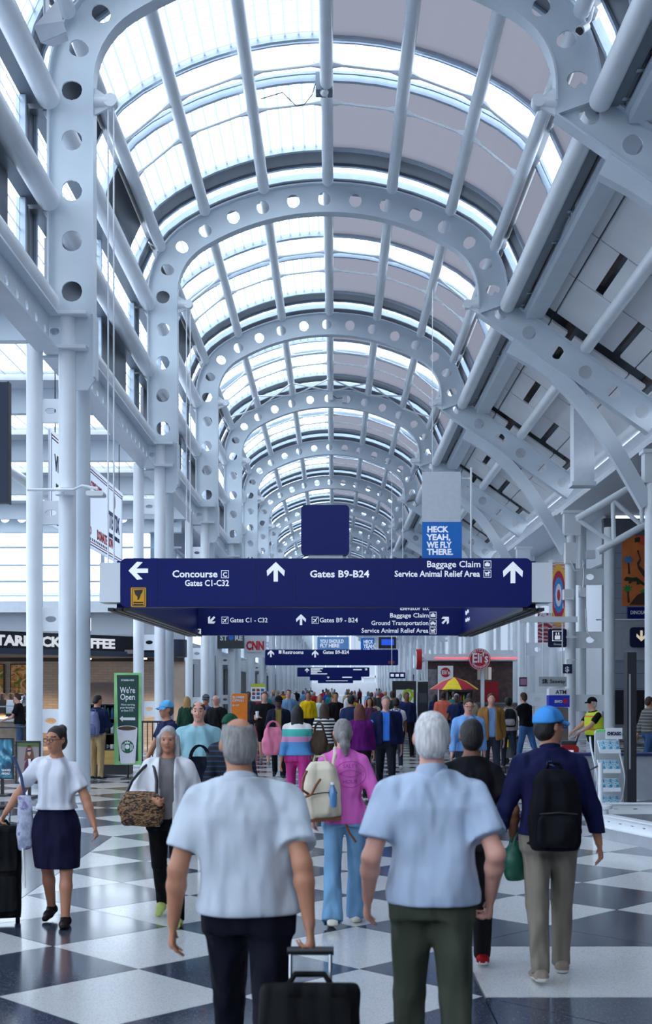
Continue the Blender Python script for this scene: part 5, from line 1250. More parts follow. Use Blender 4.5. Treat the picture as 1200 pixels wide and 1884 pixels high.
# dinosaur banner on the tiled wall
d = YR - .05; OR = mat('dino_orange', srgb(222, 120, 60), .6, var=.2, scale=1.5)
q = board('dinosaur_banner', d, 1145, 1205, 985, 1115, OR, 'orange painted dinosaur banner on the tiled wall', 'banner', th=.02)
DG = mat('dino_green', srgb(40, 55, 35), .6); BR = mat('dino_brown', srgb(75, 45, 35), .6); BG = mat('dino_bright_green', srgb(40, 140, 70), .6); BLU = mat('dino_blue', srgb(70, 130, 200), .6)
on(q, d, 'hill', [(1158, 1113), (1172, 1095), (1190, 1086), (1205, 1092), (1205, 1113)], BR, .004)
on(q, d, 'volcano_slope', [(1168, 985), (1205, 985), (1205, 1010), (1175, 1000)], mat('dino_red', srgb(230, 85, 50), .6), .003)
on(q, d, 'trunk', [(1172, 1013), (1175, 1012), (1180, 1030), (1176, 1040), (1188, 1052), (1198, 1070), (1205, 1082), (1205, 1092), (1192, 1072), (1174, 1046), (1172, 1036), (1177, 1028)], BR, .004)
on(q, d, 'dinosaur_body', [(1148, 1066), (1152, 1061), (1164, 1063), (1172, 1062), (1180, 1068), (1190, 1076), (1197, 1078), (1188, 1079), (1178, 1074), (1175, 1076), (1171, 1075), (1172, 1070), (1164, 1070), (1160, 1074), (1156, 1073), (1158, 1069), (1150, 1069)], DG, .005)
for cx, cy, m in ((1156, 1030, BLU), (1155, 1083, BG)):
    on(q, d, 'palm_crown', [(cx + (11 if k % 2 else 5) * math.cos(2 * PI * k / 16), cy - (9 if k % 2 else 4) * math.sin(2 * PI * k / 16)) for k in range(16)], m, .005); on(q, d, 'palm_trunk', [(cx - 1, cy + 5), (cx + 2, cy + 5), (cx + 4, cy + 26), (cx, cy + 26)], BR, .004)
on(q, d, 'green_creature', [(1176, 1088), (1184, 1084), (1196, 1082), (1205, 1078), (1205, 1090), (1190, 1092)], BG, .006)
on(q, d, 'leaf', [(1168, 990), (1178, 988), (1178, 997), (1168, 998)], DG, .005)
board('banner_caption', YR - .14, 1156, 1206, 1117, 1138, BLUE, 'navy caption board reading DINOSAUR BANN under the dinosaur banner', th=.1, texts=[('DINOSAUR BANNER', 1160, 1130, 6.5, 68, WH_, .02)])
q = board('down_arrow_sign', YR - .25, 1160, 1210, 1154, 1191, BLUE2, 'navy rounded sign with a cream down arrow on the grey wall band', th=.1, rr=.12)
bw(arrow_mb(sx(1180.5, YR - .25), sz(1170, YR - .25), 20 * YR / F_PX, PI, YR - .256, YR - .25), 'arrow', mat('arrow_cream', (.85, .75, .55, 1), .5, emit=(1, .85, .6, 1), estr=.4), q)
# hanging white duct box and roof truss by the cross hall
d = 39.0; hb = empty('duct_box', (sx(1075, d), d, sz(890, d)), 0, 'white square duct hanging from the sloping roof', 'duct')
b = MB(); b.box(sx(1056, d), sx(1094, d), d, d + .6, sz(888, d), sz(730, d)); bw(b, 'shaft', WHITEP, hb); b = MB(); b.box(sx(1053, d), sx(1097, d), d - .04, d + .64, sz(893, d), sz(886, d)); bw(b, 'end_collar', STEEL, hb)
d = 38.0; tr = empty('side_truss', (sx(1140, d), d, sz(1000, d)), 0, 'white steel truss rising from the columns towards the picture edge', 'truss', None, 'structure')
for nm, p, q2, r in (('top_chord', (1062, 955), (1260, 838), .11), ('bottom_chord', (1100, 1015), (1260, 925), .11), ('post', (1128, 920), (1130, 1000), .07), ('post', (1180, 890), (1182, 968), .07), ('diagonal', (1062, 955), (1130, 1000), .07), ('diagonal', (1128, 920), (1182, 968), .07), ('diagonal', (1180, 890), (1240, 940), .07)):
    b = MB(); b.cyl(px(*p, d), px(*q2, d), r, seg=10); bw(b, nm, STEEL2, tr, True)
for k, (x, y) in enumerate(((1155, 880), (1180, 872))):
    b = MB(); b.cyl(px(x, y, d) + Vector((0, -.2, 0)), px(x + 8, y + 14, d) + Vector((0, -.5, 0)), .10, .12, 12); q = bw(b, 'spot_lamp', BLACKM, None, True); tag(q, ['black spot lamp clamped to the truss, inner one', 'black spot lamp clamped to the truss nearest the picture edge'][k], 'lamp', 'spot lamps on the truss')
# white cabinets and cables on the column pair
for k, (x0, x1, y0, y1, d) in enumerate(((1041, 1060, 998, 1036, 45.3), (1081, 1096, 1012, 1027, 45.5), (1038, 1056, 1084, 1103, 45.3), (1068, 1079, 1081, 1098, 45.3))):
    b = MB(); b.box(sx(x0, d), sx(x1, d), d, d + .35, sz(y1, d), sz(y0, d)); q = bw(b, 'equipment_box', WH_); tag(q, ['tall white speaker cabinet high on the column', 'white box on the upper column beside the tall cabinet', 'white box at mid height beside the mural', 'small white box on a conduit between the columns'][k], 'box', 'equipment boxes on the columns')
b = MB(); b.tube([px(1073, 1030, 45.4), px(1075, 1060, 45.4), px(1073, 1082, 45.4)], .03, 8); b.tube([px(1050, 1030, 45), px(1058, 1050, 45), px(1070, 1048, 45), px(1076, 1035, 45)], .02, 8); b.tube([px(1078, 1120, 45), px(1080, 1160, 45), px(1088, 1172, 45), px(1100, 1180, 45)], .025, 8)
tag(b.build('cable_loop', STEEL2, None, True), 'pale cables and conduit looping between the column pair', 'cable')
# near right: directory totem, brochure rack, low counter wall, well kerb
d = 19.0; dt = empty('directory_totem', (sx(1163, d), d, 0), 0, 'tall black directory totem seen almost edge on', 'totem')
b = MB(); b.box(sx(1154, d), sx(1171, d), d - .02, d + .22, 0.06, sz(1200, d)); bw(b, 'case', BLACKM, dt); b = MB(); b.box(sx(1150, d), sx(1175, d), d - .1, d + .3, 0, .06); bw(b, 'base', DARKGREY, dt)
b = MB(); b.box(sx(1157, d), sx(1160, d), d - .03, d - .02, sz(1415, d), sz(1240, d)); bw(b, 'notice_strip', mat('strip_grey', (.3, .32, .36, 1), .5), dt)
d = 20.0; lw_ = empty('counter_wall', (sx(1140, d), d, 0), 0, 'low pale grey counter wall with a navy top edge behind the brochure rack', 'counter')
b = MB(); b.box(sx(1082, d), 8.6, d + 1.2, d + 1.5, 0, .74); bw(b, 'body', mat('counter_grey', (.36, .39, .45, 1), .5), lw_); b = MB(); b.box(sx(1080, d), 8.6, d + 1.15, d + 1.55, .74, .78); bw(b, 'top_edge', NAVY, lw_)
d = 19.2; rk = empty('brochure_rack', (sx(1120, d), d, 0), 0, 'curved wire brochure rack with a white header reading CHICAGO', 'rack')
def cw(u): return sx(1118, d) + .12 * math.sin(u * 5.0)
for sg in (-.21, .21):
    b = MB(); b.tube([(sx(1118, d) + sg + .05 * math.sin(z * 4.5), d + .12 * math.cos(z * 4.5), z) for z in [0.02 + k * .08 for k in range(15)]], .014, 8); bw(b, 'curved_leg', STEEL2, rk, True)
b = MB(); b.box(sx(1112, d), sx(1142, d), d - .12, d - .09, sz(1359, d), sz(1339, d)); hd = bw(b, 'header', WH_, rk)
lett('CHICAGO', 1114, 1352, 6, d, -.125, 'LEFT', .05, 26, NAVY, rk)
for k, z in enumerate((.92, .62, .34, .08)):
    b = MB(); b.hexa([(sx(1099, d), d - .18, z), (sx(1137, d), d - .18, z), (sx(1137, d), d + .02, z + .17), (sx(1099, d), d + .02, z + .17)], [(sx(1099, d), d - .17, z - .015), (sx(1137, d), d - .17, z - .015), (sx(1137, d), d + .03, z + .155), (sx(1099, d), d + .03, z + .155)]); bw(b, 'tray', STEEL2, rk)
    b = MB(); b.box(sx(1099, d), sx(1137, d), d - .20, d - .18, z - .02, z + .04); bw(b, 'tray_lip', STEEL2, rk)
pb = MB(); pb.hexa([(0, 0, 0), (.09, 0, 0), (.09, .18, .155), (0, .18, .155)], [(0, -.006, .008), (.09, -.006, .008), (.09, .174, .163), (0, .174, .163)]); pm = pb.mesh('brochure', ramp_mat('brochure_print', [(0, srgb(25, 70, 110)), (.45, srgb(60, 150, 190)), (.55, srgb(200, 220, 230)), (.65, srgb(60, 140, 150)), (1, srgb(30, 60, 120))], 14, .4))
for row, z in enumerate((.92, .62, .34, .08)):
    for k in range(3):
        q = link('brochure', pm, None, (sx(1099, d) + .012 + k * .103, d - .172, z + .006)); tag(q, 'blue brochure on the %s tray of the wire rack, %s of three along' % (['top', 'second', 'third', 'bottom'][row], ['first', 'middle', 'last'][k]), 'brochure', 'brochures in the wire rack')
d = 19.5; q = board('map_stand', d, 1096, 1140, 1342, 1440, mat('stand_pale', (.55, .6, .62, 1), .4), 'pale floor stand with rounded top and green edge behind the brochure rack', 'stand', th=.1, rr=.06, parts=[('green_edge', [(1097, 1343), (1118, 1341.9), (1118, 1345), (1097, 1347)], mat('edge_green', srgb(60, 190, 90), .5, emit=srgb(60, 200, 90), estr=.3)), ('foot', [(1110, 1439), (1126, 1439), (1130, 1489), (1106, 1489)], STEEL2)])
# kerb of the floor opening, beam with round holes on a metal plinth
kc = Vector((3.375, 15.9, 0)); kd = Vector((3.74 - 3.375, 14.78 - 15.9, 0)).normalized(); ke = math.atan2(kd.y, kd.x)
kb = empty('opening_kerb', (kc.x, kc.y, 0), ke, 'low white kerb beam with round holes around the floor opening', 'kerb')
b = MB(); b.box(.1, 5.5, -.04, .04, 0, .155); b.build('metal_plinth', mat('brushed_plinth', (.45, .48, .52, 1), .3, metal=.8), kb)
b = MB()
def fk(u, v): return (.1 + u, .295 - v * (.14 / WD))
web_holes(b, fk, 5.4, .27, .035, 16, .02); b.build('holed_beam', STEEL2, kb)
for z in (.30, .152):
    b = MB(); b.box(.1, 5.5, -.07, .07, z - .008, z + .008); b.build('beam_flange', STEEL2, kb)
k2 = empty('opening_kerb', (kc.x, kc.y + 1.4, 0), 0, 'far side of the low white kerb beam running to the picture edge', 'kerb')
b = MB(); b.box(.1, 5.5, -.04, .04, 0, .155); b.build('metal_plinth', mat('brushed_plinth', None), k2)
b = MB(); web_holes(b, fk, 5.4, .27, .035, 16, .02); b.build('holed_beam', STEEL2, k2)
b = MB(); b.box(.1, 5.5, -.07, .07, .292, .308); b.build('beam_flange', STEEL2, k2)
kp = empty('kerb_post', (kc.x, kc.y, 0), 0, 'white kerb corner post with a slim pole and cord', 'post')
b = MB(); b.lathe([(.1, 0), (.1, .36), (.15, .37), (.15, .41), (.06, .43)], seg=20); b.build('drum', STEEL2, kp, True)
b = MB(); b.cyl((0, 0, .4), (0, 0, .95), .03, seg=12); b.build('pole', STEEL2, kp, True)
b = MB(); b.tube([(0, 0, .92), (-.15, .3, .80), (-.28, .7, .86)], .012, 6); b.build('cord', BLACKM, kp)
# carts
d = 29.0; rc_ = empty('red_floor_machine', (sx(1045, 26), 26.0, 0), 0, 'red floor cleaning machine pushed by the worker in the yellow vest', 'machine')
b = MB(); b.rrect(sx(1028, 26), sx(1062, 26), .12, .95 - .25, 25.8, 26.4, .08); bw(b, 'body', mat('machine_red', srgb(190, 25, 35), .4), rc_, True)
b = MB(); b.box(sx(1034, 26), sx(1052, 26), 25.79, 25.81, .4, .6); bw(b, 'badge', SIGNW, rc_)
b = MB(); b.tube([(sx(1060, 26), 26.1, .68), (sx(1068, 26), 26.1, .95), (sx(1076, 26), 26.1, 1.02)], .02, 8); bw(b, 'handle', BLACKM, rc_, True)
b = MB(); b.box(sx(1032, 26), sx(1058, 26), 25.9, 26.3, .7, .78); bw(b, 'lid', DARKGREY, rc_)
for x in (1034, 1056):
    b = MB(); b.cyl((sx(x, 26), 25.9, .1), (sx(x, 26), 26.3, .1), .1, seg=14); bw(b, 'wheel', BLACKM, rc_, True)
lc = empty('luggage_cart', (sx(942, 31), 31.0, 0), 0, 'black trolley box with yellow side pads pushed by the man in black', 'cart')
b = MB(); b.box(sx(929, 31), sx(957, 31), 30.8, 31.5, .15, .62); bw(b, 'box', mat('cart_grey', (.12, .13, .13, 1), .5), lc); b = MB(); b.box(sx(928, 31), sx(958, 31), 30.75, 31.55, .62, .68); bw(b, 'lid', BLACKM, lc)
for x in (926, 953):
    b = MB(); b.box(sx(x, 31), sx(x + 7, 31), 30.72, 30.8, .42, .6); bw(b, 'yellow_pad', GREENY if False else mat('pad_yellow', srgb(235, 210, 20), .5), lc)
for x in (931, 955):
    b = MB(); b.cyl((sx(x, 31), 30.9, .08), (sx(x, 31), 31.0, .08), .08, seg=12); bw(b, 'wheel', BLACKM, lc, True)
lett('T1B', 938, 1353, 5, 31, -.215, 'LEFT', .02, 10, SIGNW, lc)
b = MB(); b.tube([(sx(932, 31), 31.4, .65), (sx(934, 31), 31.5, .95), (sx(952, 31), 31.5, .95), (sx(954, 31), 31.4, .65)], .018, 8); bw(b, 'handle', STEEL2, lc, True)
# ---------------------------------------------------------------- figures: smooth implicit bodies meshed by surface nets
V3 = lambda *a: np.array(a, dtype=np.float32)
class Field:
    def __init__(s, lo, hi, res):
        s.lo = np.array(lo, np.float32); s.res = res
        s.n = np.maximum(3, np.ceil((np.array(hi) - s.lo) / res).astype(int) + 1)
        s.D = np.full(s.n, 0.2, np.float32)
        s.ax = [s.lo[i] + res * np.arange(s.n[i], dtype=np.float32) for i in range(3)]
    def block(s, lo, hi):
        i0 = np.maximum(0, np.floor((np.array(lo) - s.lo) / s.res).astype(int)); i1 = np.minimum(s.n, np.ceil((np.array(hi) - s.lo) / s.res).astype(int) + 1)
        if np.any(i1 <= i0): return None, None
        sl = tuple(slice(a, b) for a, b in zip(i0, i1))
        return sl, (s.ax[0][sl[0]][:, None, None], s.ax[1][sl[1]][None, :, None], s.ax[2][sl[2]][None, None, :])
    def mix(s, sl, d, k, op='u'):
        a = s.D[sl]
        if op == 'u':
            if k > 0:
                h = np.maximum(k - np.abs(a - d), 0) / k; s.D[sl] = np.minimum(a, d) - h * h * k * .25
            else: s.D[sl] = np.minimum(a, d)
        elif op == 's':
            if k > 0:
                h = np.maximum(k - np.abs(a + d), 0) / k; s.D[sl] = np.maximum(a, -d) + h * h * k * .25
            else: s.D[sl] = np.maximum(a, -d)
    def cone(s, a, b, r0, r1=None, k=.03, flat=None, op='u'):
        """round cone; flat=(axis vector, factor) squashes the section along one axis"""
        r1 = r0 if r1 is None else r1; a = np.array(a, np.float32); b = np.array(b, np.float32)
        m = max(r0, r1) + k + 2 * s.res
        sl, g = s.block(np.minimum(a, b) - m, np.maximum(a, b) + m)
        if sl is None: return
        ab = b - a; L = float(ab @ ab) + 1e-9
        q = [g[i] - a[i] for i in range(3)]
        t = np.clip((q[0] * ab[0] + q[1] * ab[1] + q[2] * ab[2]) / L, 0, 1)
        v = [q[i] - t * ab[i] for i in range(3)]
        if flat is not None:
            ax, f = flat; c = (v[0] * ax[0] + v[1] * ax[1] + v[2] * ax[2]) * (1 / f - 1)
            v = [v[i] + c * ax[i] for i in range(3)]
        d = np.sqrt(v[0] ** 2 + v[1] ** 2 + v[2] ** 2) - (r0 + (r1 - r0) * t)
        s.mix(sl, d, k, op)
    def ell(s, c, r, k=.02, R=None, op='u'):
        c = np.array(c, np.float32); r = np.array(r, np.float32); m = float(r.max()) + k + 2 * s.res
        sl, g = s.block(c - m, c + m)
        if sl is None: return
        q = [g[i] - c[i] for i in range(3)]
        if R is not None: q = [q[0] * R[0][i] + q[1] * R[1][i] + q[2] * R[2][i] for i in range(3)]
        k0 = np.sqrt((q[0] / r[0]) ** 2 + (q[1] / r[1]) ** 2 + (q[2] / r[2]) ** 2) + 1e-6
        k1 = np.sqrt((q[0] / r[0] ** 2) ** 2 + (q[1] / r[1] ** 2) ** 2 + (q[2] / r[2] ** 2) ** 2) + 1e-6
        s.mix(sl, k0 * (k0 - 1) / k1, k, op)
    def loft(s, tab, k=.03, p=2.3, op='u'):
        """stack of superellipse sections (z, half width, half depth, cx, cy)"""
        tab = np.array(tab, np.float32); tab = tab[np.argsort(tab[:, 0])]; z0, z1 = tab[0, 0], tab[-1, 0]
        A = tab[:, 1].max(); B = tab[:, 2].max(); m = k + 2 * s.res
        sl, g = s.block((tab[:, 3].min() - A - m, tab[:, 4].min() - B - m, z0 - m), (tab[:, 3].max() + A + m, tab[:, 4].max() + B + m, z1 + m))
        if sl is None: return
        z = s.ax[2][sl[2]]; f = lambda c: np.interp(z, tab[:, 0], tab[:, c]).astype(np.float32)[None, None, :]
        a, b, cx, cy = f(1), f(2), f(3), f(4)
        e = (np.abs((g[0] - cx) / a) ** p + np.abs((g[1] - cy) / b) ** p) ** (1 / p)
        d = (e - 1) * np.minimum(a, b)
        d = np.maximum(d, np.maximum(z0 - g[2], g[2] - z1))
        s.mix(sl, d, k, op)
    def cut(s, pt, nrm):
        """remove the side the normal points to"""
        n = np.array(nrm, np.float32); n = n / np.linalg.norm(n)
        d = (s.ax[0][:, None, None] - pt[0]) * n[0] + (s.ax[1][None, :, None] - pt[1]) * n[1] + (s.ax[2][None, None, :] - pt[2]) * n[2]
        s.D = np.maximum(s.D, d.astype(np.float32))
    def folds(s, amp, seed=0, fz=9.0, fx=16.0):
        r = np.random.RandomState(seed); x, y, z = s.ax[0][:, None, None], s.ax[1][None, :, None], s.ax[2][None, None, :]
        w = 0
        for i in range(5):
            a, b, c = r.uniform(-fx, fx), r.uniform(-fx, fx), r.uniform(-fz, fz); ph = a * x + b * y + c * z + r.uniform(0, 6) + 1.3 * np.sin(5 * z + 4 * x + i); w = w + (np.sin(ph) if i < 2 else 1.6 * (.64 - np.abs(np.sin(ph * .9))))
        s.D = s.D + (amp * w / 2.2).astype(np.float32)
    def mesh(s, name, mats, face_mat=None):
        D = s.D; S = D < 0; n = s.n
        c = S[:-1, :-1, :-1].astype(np.uint8)
        for dx, dy, dz in ((1, 0, 0), (0, 1, 0), (0, 0, 1), (1, 1, 0), (1, 0, 1), (0, 1, 1), (1, 1, 1)):
            c = c + S[dx:n[0] - 1 + dx, dy:n[1] - 1 + dy, dz:n[2] - 1 + dz]
        act = np.argwhere((c > 0) & (c < 8)); idx = np.full(c.shape, -1, np.int32); idx[tuple(act.T)] = np.arange(len(act))
        if len(act) == 0: raise ValueError('empty field ' + name)
        acc = np.zeros((len(act), 3), np.float32); cnt = np.zeros(len(act), np.float32)
        cor = [(0, 0, 0), (1, 0, 0), (0, 1, 0), (1, 1, 0), (0, 0, 1), (1, 0, 1), (0, 1, 1), (1, 1, 1)]
        val = [D[tuple((act + np.array(o)).T)] for o in cor]
        for i, j in ((0, 1), (2, 3), (4, 5), (6, 7), (0, 2), (1, 3), (4, 6), (5, 7), (0, 4), (1, 5), (2, 6), (3, 7)):
            a, b = val[i], val[j]; m = (a < 0) != (b < 0); t = np.where(m, a / np.where(a - b == 0, 1, a - b), 0)
            ci, cj = np.array(cor[i], np.float32), np.array(cor[j], np.float32)
            acc += np.where(m[:, None], ci + (cj - ci) * t[:, None], 0); cnt += m
        P = s.lo + s.res * (act + acc / cnt[:, None])
        F = []
        for ax in range(3):
            o = [slice(None)] * 3; o2 = [slice(None)] * 3; o[ax] = slice(0, n[ax] - 1); o2[ax] = slice(1, n[ax])
            A, B = S[tuple(o)], S[tuple(o2)]; e = np.argwhere(A != B); u, v = (ax + 1) % 3, (ax + 2) % 3
            ok = (e[:, u] > 0) & (e[:, v] > 0) & (e[:, u] < n[u] - 1) & (e[:, v] < n[v] - 1); e = e[ok]
            fl = A[tuple(e.T)]
            q = []
            for du, dv in ((-1, -1), (0, -1), (0, 0), (-1, 0)):
                t = e.copy(); t[:, u] += du; t[:, v] += dv; q.append(idx[tuple(t.T)])
            q = np.stack(q, 1); q = np.where(fl[:, None], q, q[:, ::-1]); F.append(q)
        F = np.concatenate(F); F = F[(F >= 0).all(1)]
        # one light smoothing pass
        nb = np.zeros_like(P); nc = np.zeros(len(P), np.float32)
        for a, b in ((0, 1), (1, 2), (2, 3), (3, 0)):
            np.add.at(nb, F[:, a], P[F[:, b]]); np.add.at(nc, F[:, a], 1)
        P = P * .5 + .5 * nb / np.maximum(nc, 1)[:, None]
        me = bpy.data.meshes.new(name); me.vertices.add(len(P)); me.vertices.foreach_set('co', P.ravel())
        me.loops.add(F.size); me.loops.foreach_set('vertex_index', F.ravel().astype(np.int32))
        me.polygons.add(len(F)); me.polygons.foreach_set('loop_start', np.arange(0, F.size, 4, dtype=np.int32)); me.polygons.foreach_set('loop_total', np.full(len(F), 4, np.int32))
        for m in (mats if isinstance(mats, (list, tuple)) else [mats]): me.materials.append(m)
        if face_mat is not None: me.polygons.foreach_set('material_index', face_mat(P[F].mean(1)).astype(np.int32))
        me.polygons.foreach_set('use_smooth', np.ones(len(F), bool))
        me.update(calc_edges=True); me.validate(); return me

def rotz(a): c, s = math.cos(a), math.sin(a); return np.array([[c, -s, 0], [s, c, 0], [0, 0, 1]], np.float32)
def rotx(a): c, s = math.cos(a), math.sin(a); return np.array([[1, 0, 0], [0, c, -s], [0, s, c]], np.float32)
def ik(S, T, l1, l2, pole):
    S = np.array(S, float); T = np.array(T, float); d = T - S; L = np.linalg.norm(d); L = min(max(L, .05), (l1 + l2) * .999); u = d / np.linalg.norm(d)
    T = S + u * L; a = (l1 ** 2 - l2 ** 2 + L * L) / (2 * L); h = math.sqrt(max(0, l1 ** 2 - a * a))
    p = np.array(pole, float); p = p - u * (p @ u); p /= np.linalg.norm(p) + 1e-9
    return S + u * a + p * h, T

SKIN = {'pale': srgb(222, 176, 156), 'pink': srgb(214, 158, 140), 'tan': srgb(182, 126, 98), 'brown': srgb(122, 78, 58), 'dark': srgb(82, 52, 40)}
HAIR = {'grey': srgb(130, 128, 128), 'white': srgb(205, 203, 205), 'black': srgb(18, 15, 16), 'brown': srgb(62, 40, 28), 'blonde': srgb(170, 130, 80), 'auburn': srgb(95, 45, 35), 'silver': srgb(165, 165, 168), 'darkgrey': srgb(75, 74, 78)}
def skin_m(k): return mat('skin_' + k, SKIN[k], .5, var=.06, scale=14, bump=.08, bscale=160)
def hair_m(k): return mat('hair_' + k, HAIR[k], .55, var=.35, scale=26, bump=.5, bscale=50, stretch=(3, 3, .5))
def cloth_m(rgb, rough=.8): return mat('cloth_%d_%d_%d' % tuple(rgb), srgb(*rgb), rough, var=.07, scale=4.0, bump=.8, bscale=6.0, spec=.15, stretch=(1.3, 1.3, .5), bdist=.13, bdet=1.2)

def person(loc, rz, label, H=1.75, res=.02, w=1.0, belly=0.0, fem=False, skin='pale', hair='short', hairc='brown', lean=0.0, tilt=0.0,
           head=(0, 0), legs=((.25, .1), (-.3, .25)), feet=(0.0, -.35), hands=None, poles=None, grip=(0.3, 0.3), top='tee', topc=(200, 200, 205), hem=.92, bottom='trousers',
           botc=(40, 42, 55), shoec=(40, 40, 45), solec=(220, 220, 220), cap=None, jacket=None, glasses=False, topm=None, botm=None, group=None, flare=0.0, seed=1, collar=False, fold=0, vest=None, bald=False, cuff=None):
    """a standing or walking figure facing +y in its own frame; hands = wrist targets for the left (-x) and right (+x) hand"""
    k = H / 1.785; near = res <= .013
    root = empty('person', loc, rz, label, 'person', group)
    hipz, thigh, shank = .92 * k, .44 * k, .42 * k
    hx = .088 * k * (1.06 if fem else 1) * (0.9 + .1 * w)
    J = []
    for i, sg in ((0, -1), (1, 1)):
        p, f = legs[i]; hp = V3(sg * hx, 0, hipz); d1 = V3(sg * .02, math.sin(p), -math.cos(p)); kn = hp + d1 * thigh
        d2 = V3(0, math.sin(p - f), -math.cos(p - f)); an = kn + d2 * shank; fp = feet[i]
        J.append([hp, kn, an, V3(sg * .10, math.cos(fp), math.sin(fp))])
    st = 0 if J[0][2][2] <= J[1][2][2] else 1           # the standing foot is the lower one, flat; the other reaches the floor with its toe
    dz = .076 * k - float(J[st][2][2])
    for q_ in (0, 1):
        if q_ == st: fp = 0.0
        else: fp = -math.asin(max(-.2, min(.85, (float(J[q_][2][2]) + dz - .078 * k) / (.165 * k))))
        if abs(float(J[0][2][2] - J[1][2][2])) < .01: fp = 0.0
        J[q_][3] = V3((-1, 1)[q_] * .10, math.cos(fp), math.sin(fp))
    for j in J:
        for q in range(3): j[q] = j[q] + V3(0, 0, dz)
    hz = hipz + dz
    def sp(z):                               # spine point at height (above ground at H scale): lean and tilt
        t = max(0, z - hz); return t * math.tan(tilt), t * math.tan(lean)
    def Z(u): return u * k + dz
    sw = .178 * k * w * (.88 if fem else 1); shz = Z(1.385)
    tab = []
    for u, a, b in ((.84, .160, .112), (.95, .172, .120), (1.08, .148, .108), (1.22, .160, .118), (1.33, .172, .122), (1.40, .145, .105), (1.45, .095, .078), (1.49, .06, .058)):
        if fem: a *= {.84: 1.06, .95: 1.05, 1.08: .86, 1.22: .9, 1.33: .88, 1.40: .86, 1.45: .85, 1.49: .85}[u]
        bel = belly * math.exp(-((u - 1.08) / .16) ** 2)
        cx, cy = sp(Z(u)); tab.append([Z(u), a * k * w + bel * .3, b * k * (.5 + .5 * w) + bel * .5, cx, cy + bel * .35])
    T = np.array(tab)
    ncx, ncy = sp(Z(1.50)); hcx, hcy = sp(Z(1.63)); hc = V3(hcx, hcy + .02 * k, Z(1.634))
    R = rotz(head[0]) @ rotx(head[1])        # head frame to body frame
    hk = k ** .5 * (0.96 if fem else 1.0)
    def hp_(x, y, z): return hc + R @ (V3(x, y, z) * hk)
    # ---- arms
    A = []
    l1, l2 = .295 * k, .255 * k
    for i, sg in ((0, -1), (1, 1)):
        cx, cy = sp(shz); S = np.array((cx + sg * sw, cy, shz))
        tgt = hands[i] if hands and hands[i] is not None else None
        if tgt is None:
            swg = -(.18 if i == 0 else -.18) if legs[0][0] > legs[1][0] else (.18 if i == 0 else -.18)
            tgt = (sg * (sw / k + .085), swg + .05, .845)
        Tg = np.array((tgt[0] * k, tgt[1] * k, tgt[2] * k + dz))
        pole = poles[i] if poles and poles[i] is not None else (sg * .35, -1, -.1)
        E, W = ik(S, Tg, l1, l2, pole); A.append((S, E, W, sg))
    allp = [j[q] for j in J for q in range(3)] + [np.array(x) for a in A for x in a[:3]]
    allp = np.array(allp); m = .30 * k
    lo = np.minimum(allp.min(0), [-.30 * k, -.25 * k, 0]) - np.array([.14, .25, .0]) * k; hi = np.maximum(allp.max(0), [.3 * k, .25 * k, 0]) + np.array([.14, .30, 0]) * k
    lo[2] = -.02; hi[2] = hc[2] + .2 * k
    # ---- body
    F = Field(lo, hi, res)
    Tb = T.copy(); Tb[:, 1] -= .012; Tb[:, 2] -= .012; Tb[-1, 1:3] += .010; F.loft(Tb, .02); lg = -.012 if bottom == 'trousers' else 0.0
    for hp, kn, an, fd in J:
        F.cone(hp, kn, .085 * k * (.6 + .4 * w) + lg, .055 * k + lg, .03); F.cone(kn, kn + (an - kn) * .35, .054 * k + lg, .056 * k + lg, .02); F.cone(kn + (an - kn) * .35, an, .056 * k + lg, .038 * k + lg * .3, .02)
        heel = an + V3(0, -.035 * k, -.045 * k); toe = an + fd * .15 * k + V3(0, 0, -.05 * k)
        F.cone(an, heel, .032 * k, .026 * k, .02); F.cone(heel, heel + (toe - heel) * .8, .026 * k, .018 * k, .02)
    for i, (S, E, W, sg) in enumerate(A):
        F.cone(S, E, .044 * k * (.5 + .5 * w), .042 * k, .03); F.cone(E, E + (W - E) * .3, .041 * k, .042 * k, .02); F.cone(E + (W - E) * .3, W, .042 * k, .026 * k, .02)
        f = (W - E) / (np.linalg.norm(W - E) + 1e-9); f[2] -= .35; f /= np.linalg.norm(f); inn = np.array((-sg, 0.15, 0.0)); inn -= f * (inn @ f); inn /= np.linalg.norm(inn); fw = np.cross(f, inn) * (1 if sg < 0 else -1)
        if fw[1] < 0: fw = -fw
        # palm: broad along fw, thin along inn
        pc = W + f * .045 * k; pe = W + f * .085 * k
        F.cone(W, W + f * .08 * k, .028 * k, .036 * k, .015, flat=(inn.astype(np.float32), .5))
        g = grip[i]
        if res <= .016:
            rf = max(.0085 * k, res * .72)
            for q in range(4):
                b0 = W + f * (.085 - .004 * abs(q - 1.4)) * k + fw * (.030 - .020 * q) * k
                ln = (.042, .047, .044, .034)[q] * k; a1 = g * 1.1 + .1; a2 = g * 2.3 + .2
                m1 = b0 + (f * math.cos(a1) + inn * math.sin(a1)) * ln; m2 = m1 + (f * math.cos(a2) + inn * math.sin(a2)) * ln * .85
                F.cone(b0, m1, rf, rf * .95, .006); F.cone(m1, m2, rf * .95, rf * .8, .004)
            t0 = W + f * .03 * k + fw * .028 * k; t1 = t0 + (f * .75 + fw * .55 + inn * .35) * .036 * k; t2 = t1 + (f * .9 + inn * .45) * .03 * k
            F.cone(t0, t1, rf * 1.15, rf * 1.05, .01); F.cone(t1, t2, rf * 1.05, rf * .85, .005)
        else:
            e1 = pe + (f * math.cos(g) + inn * math.sin(g)) * .05 * k; e2 = e1 + (f * math.cos(2 * g) + inn * math.sin(2 * g)) * .04 * k
            F.cone(pe, e1, .026 * k, .024 * k, .01, flat=(inn.astype(np.float32), .6)); F.cone(e1, e2, .024 * k, .018 * k, .01)
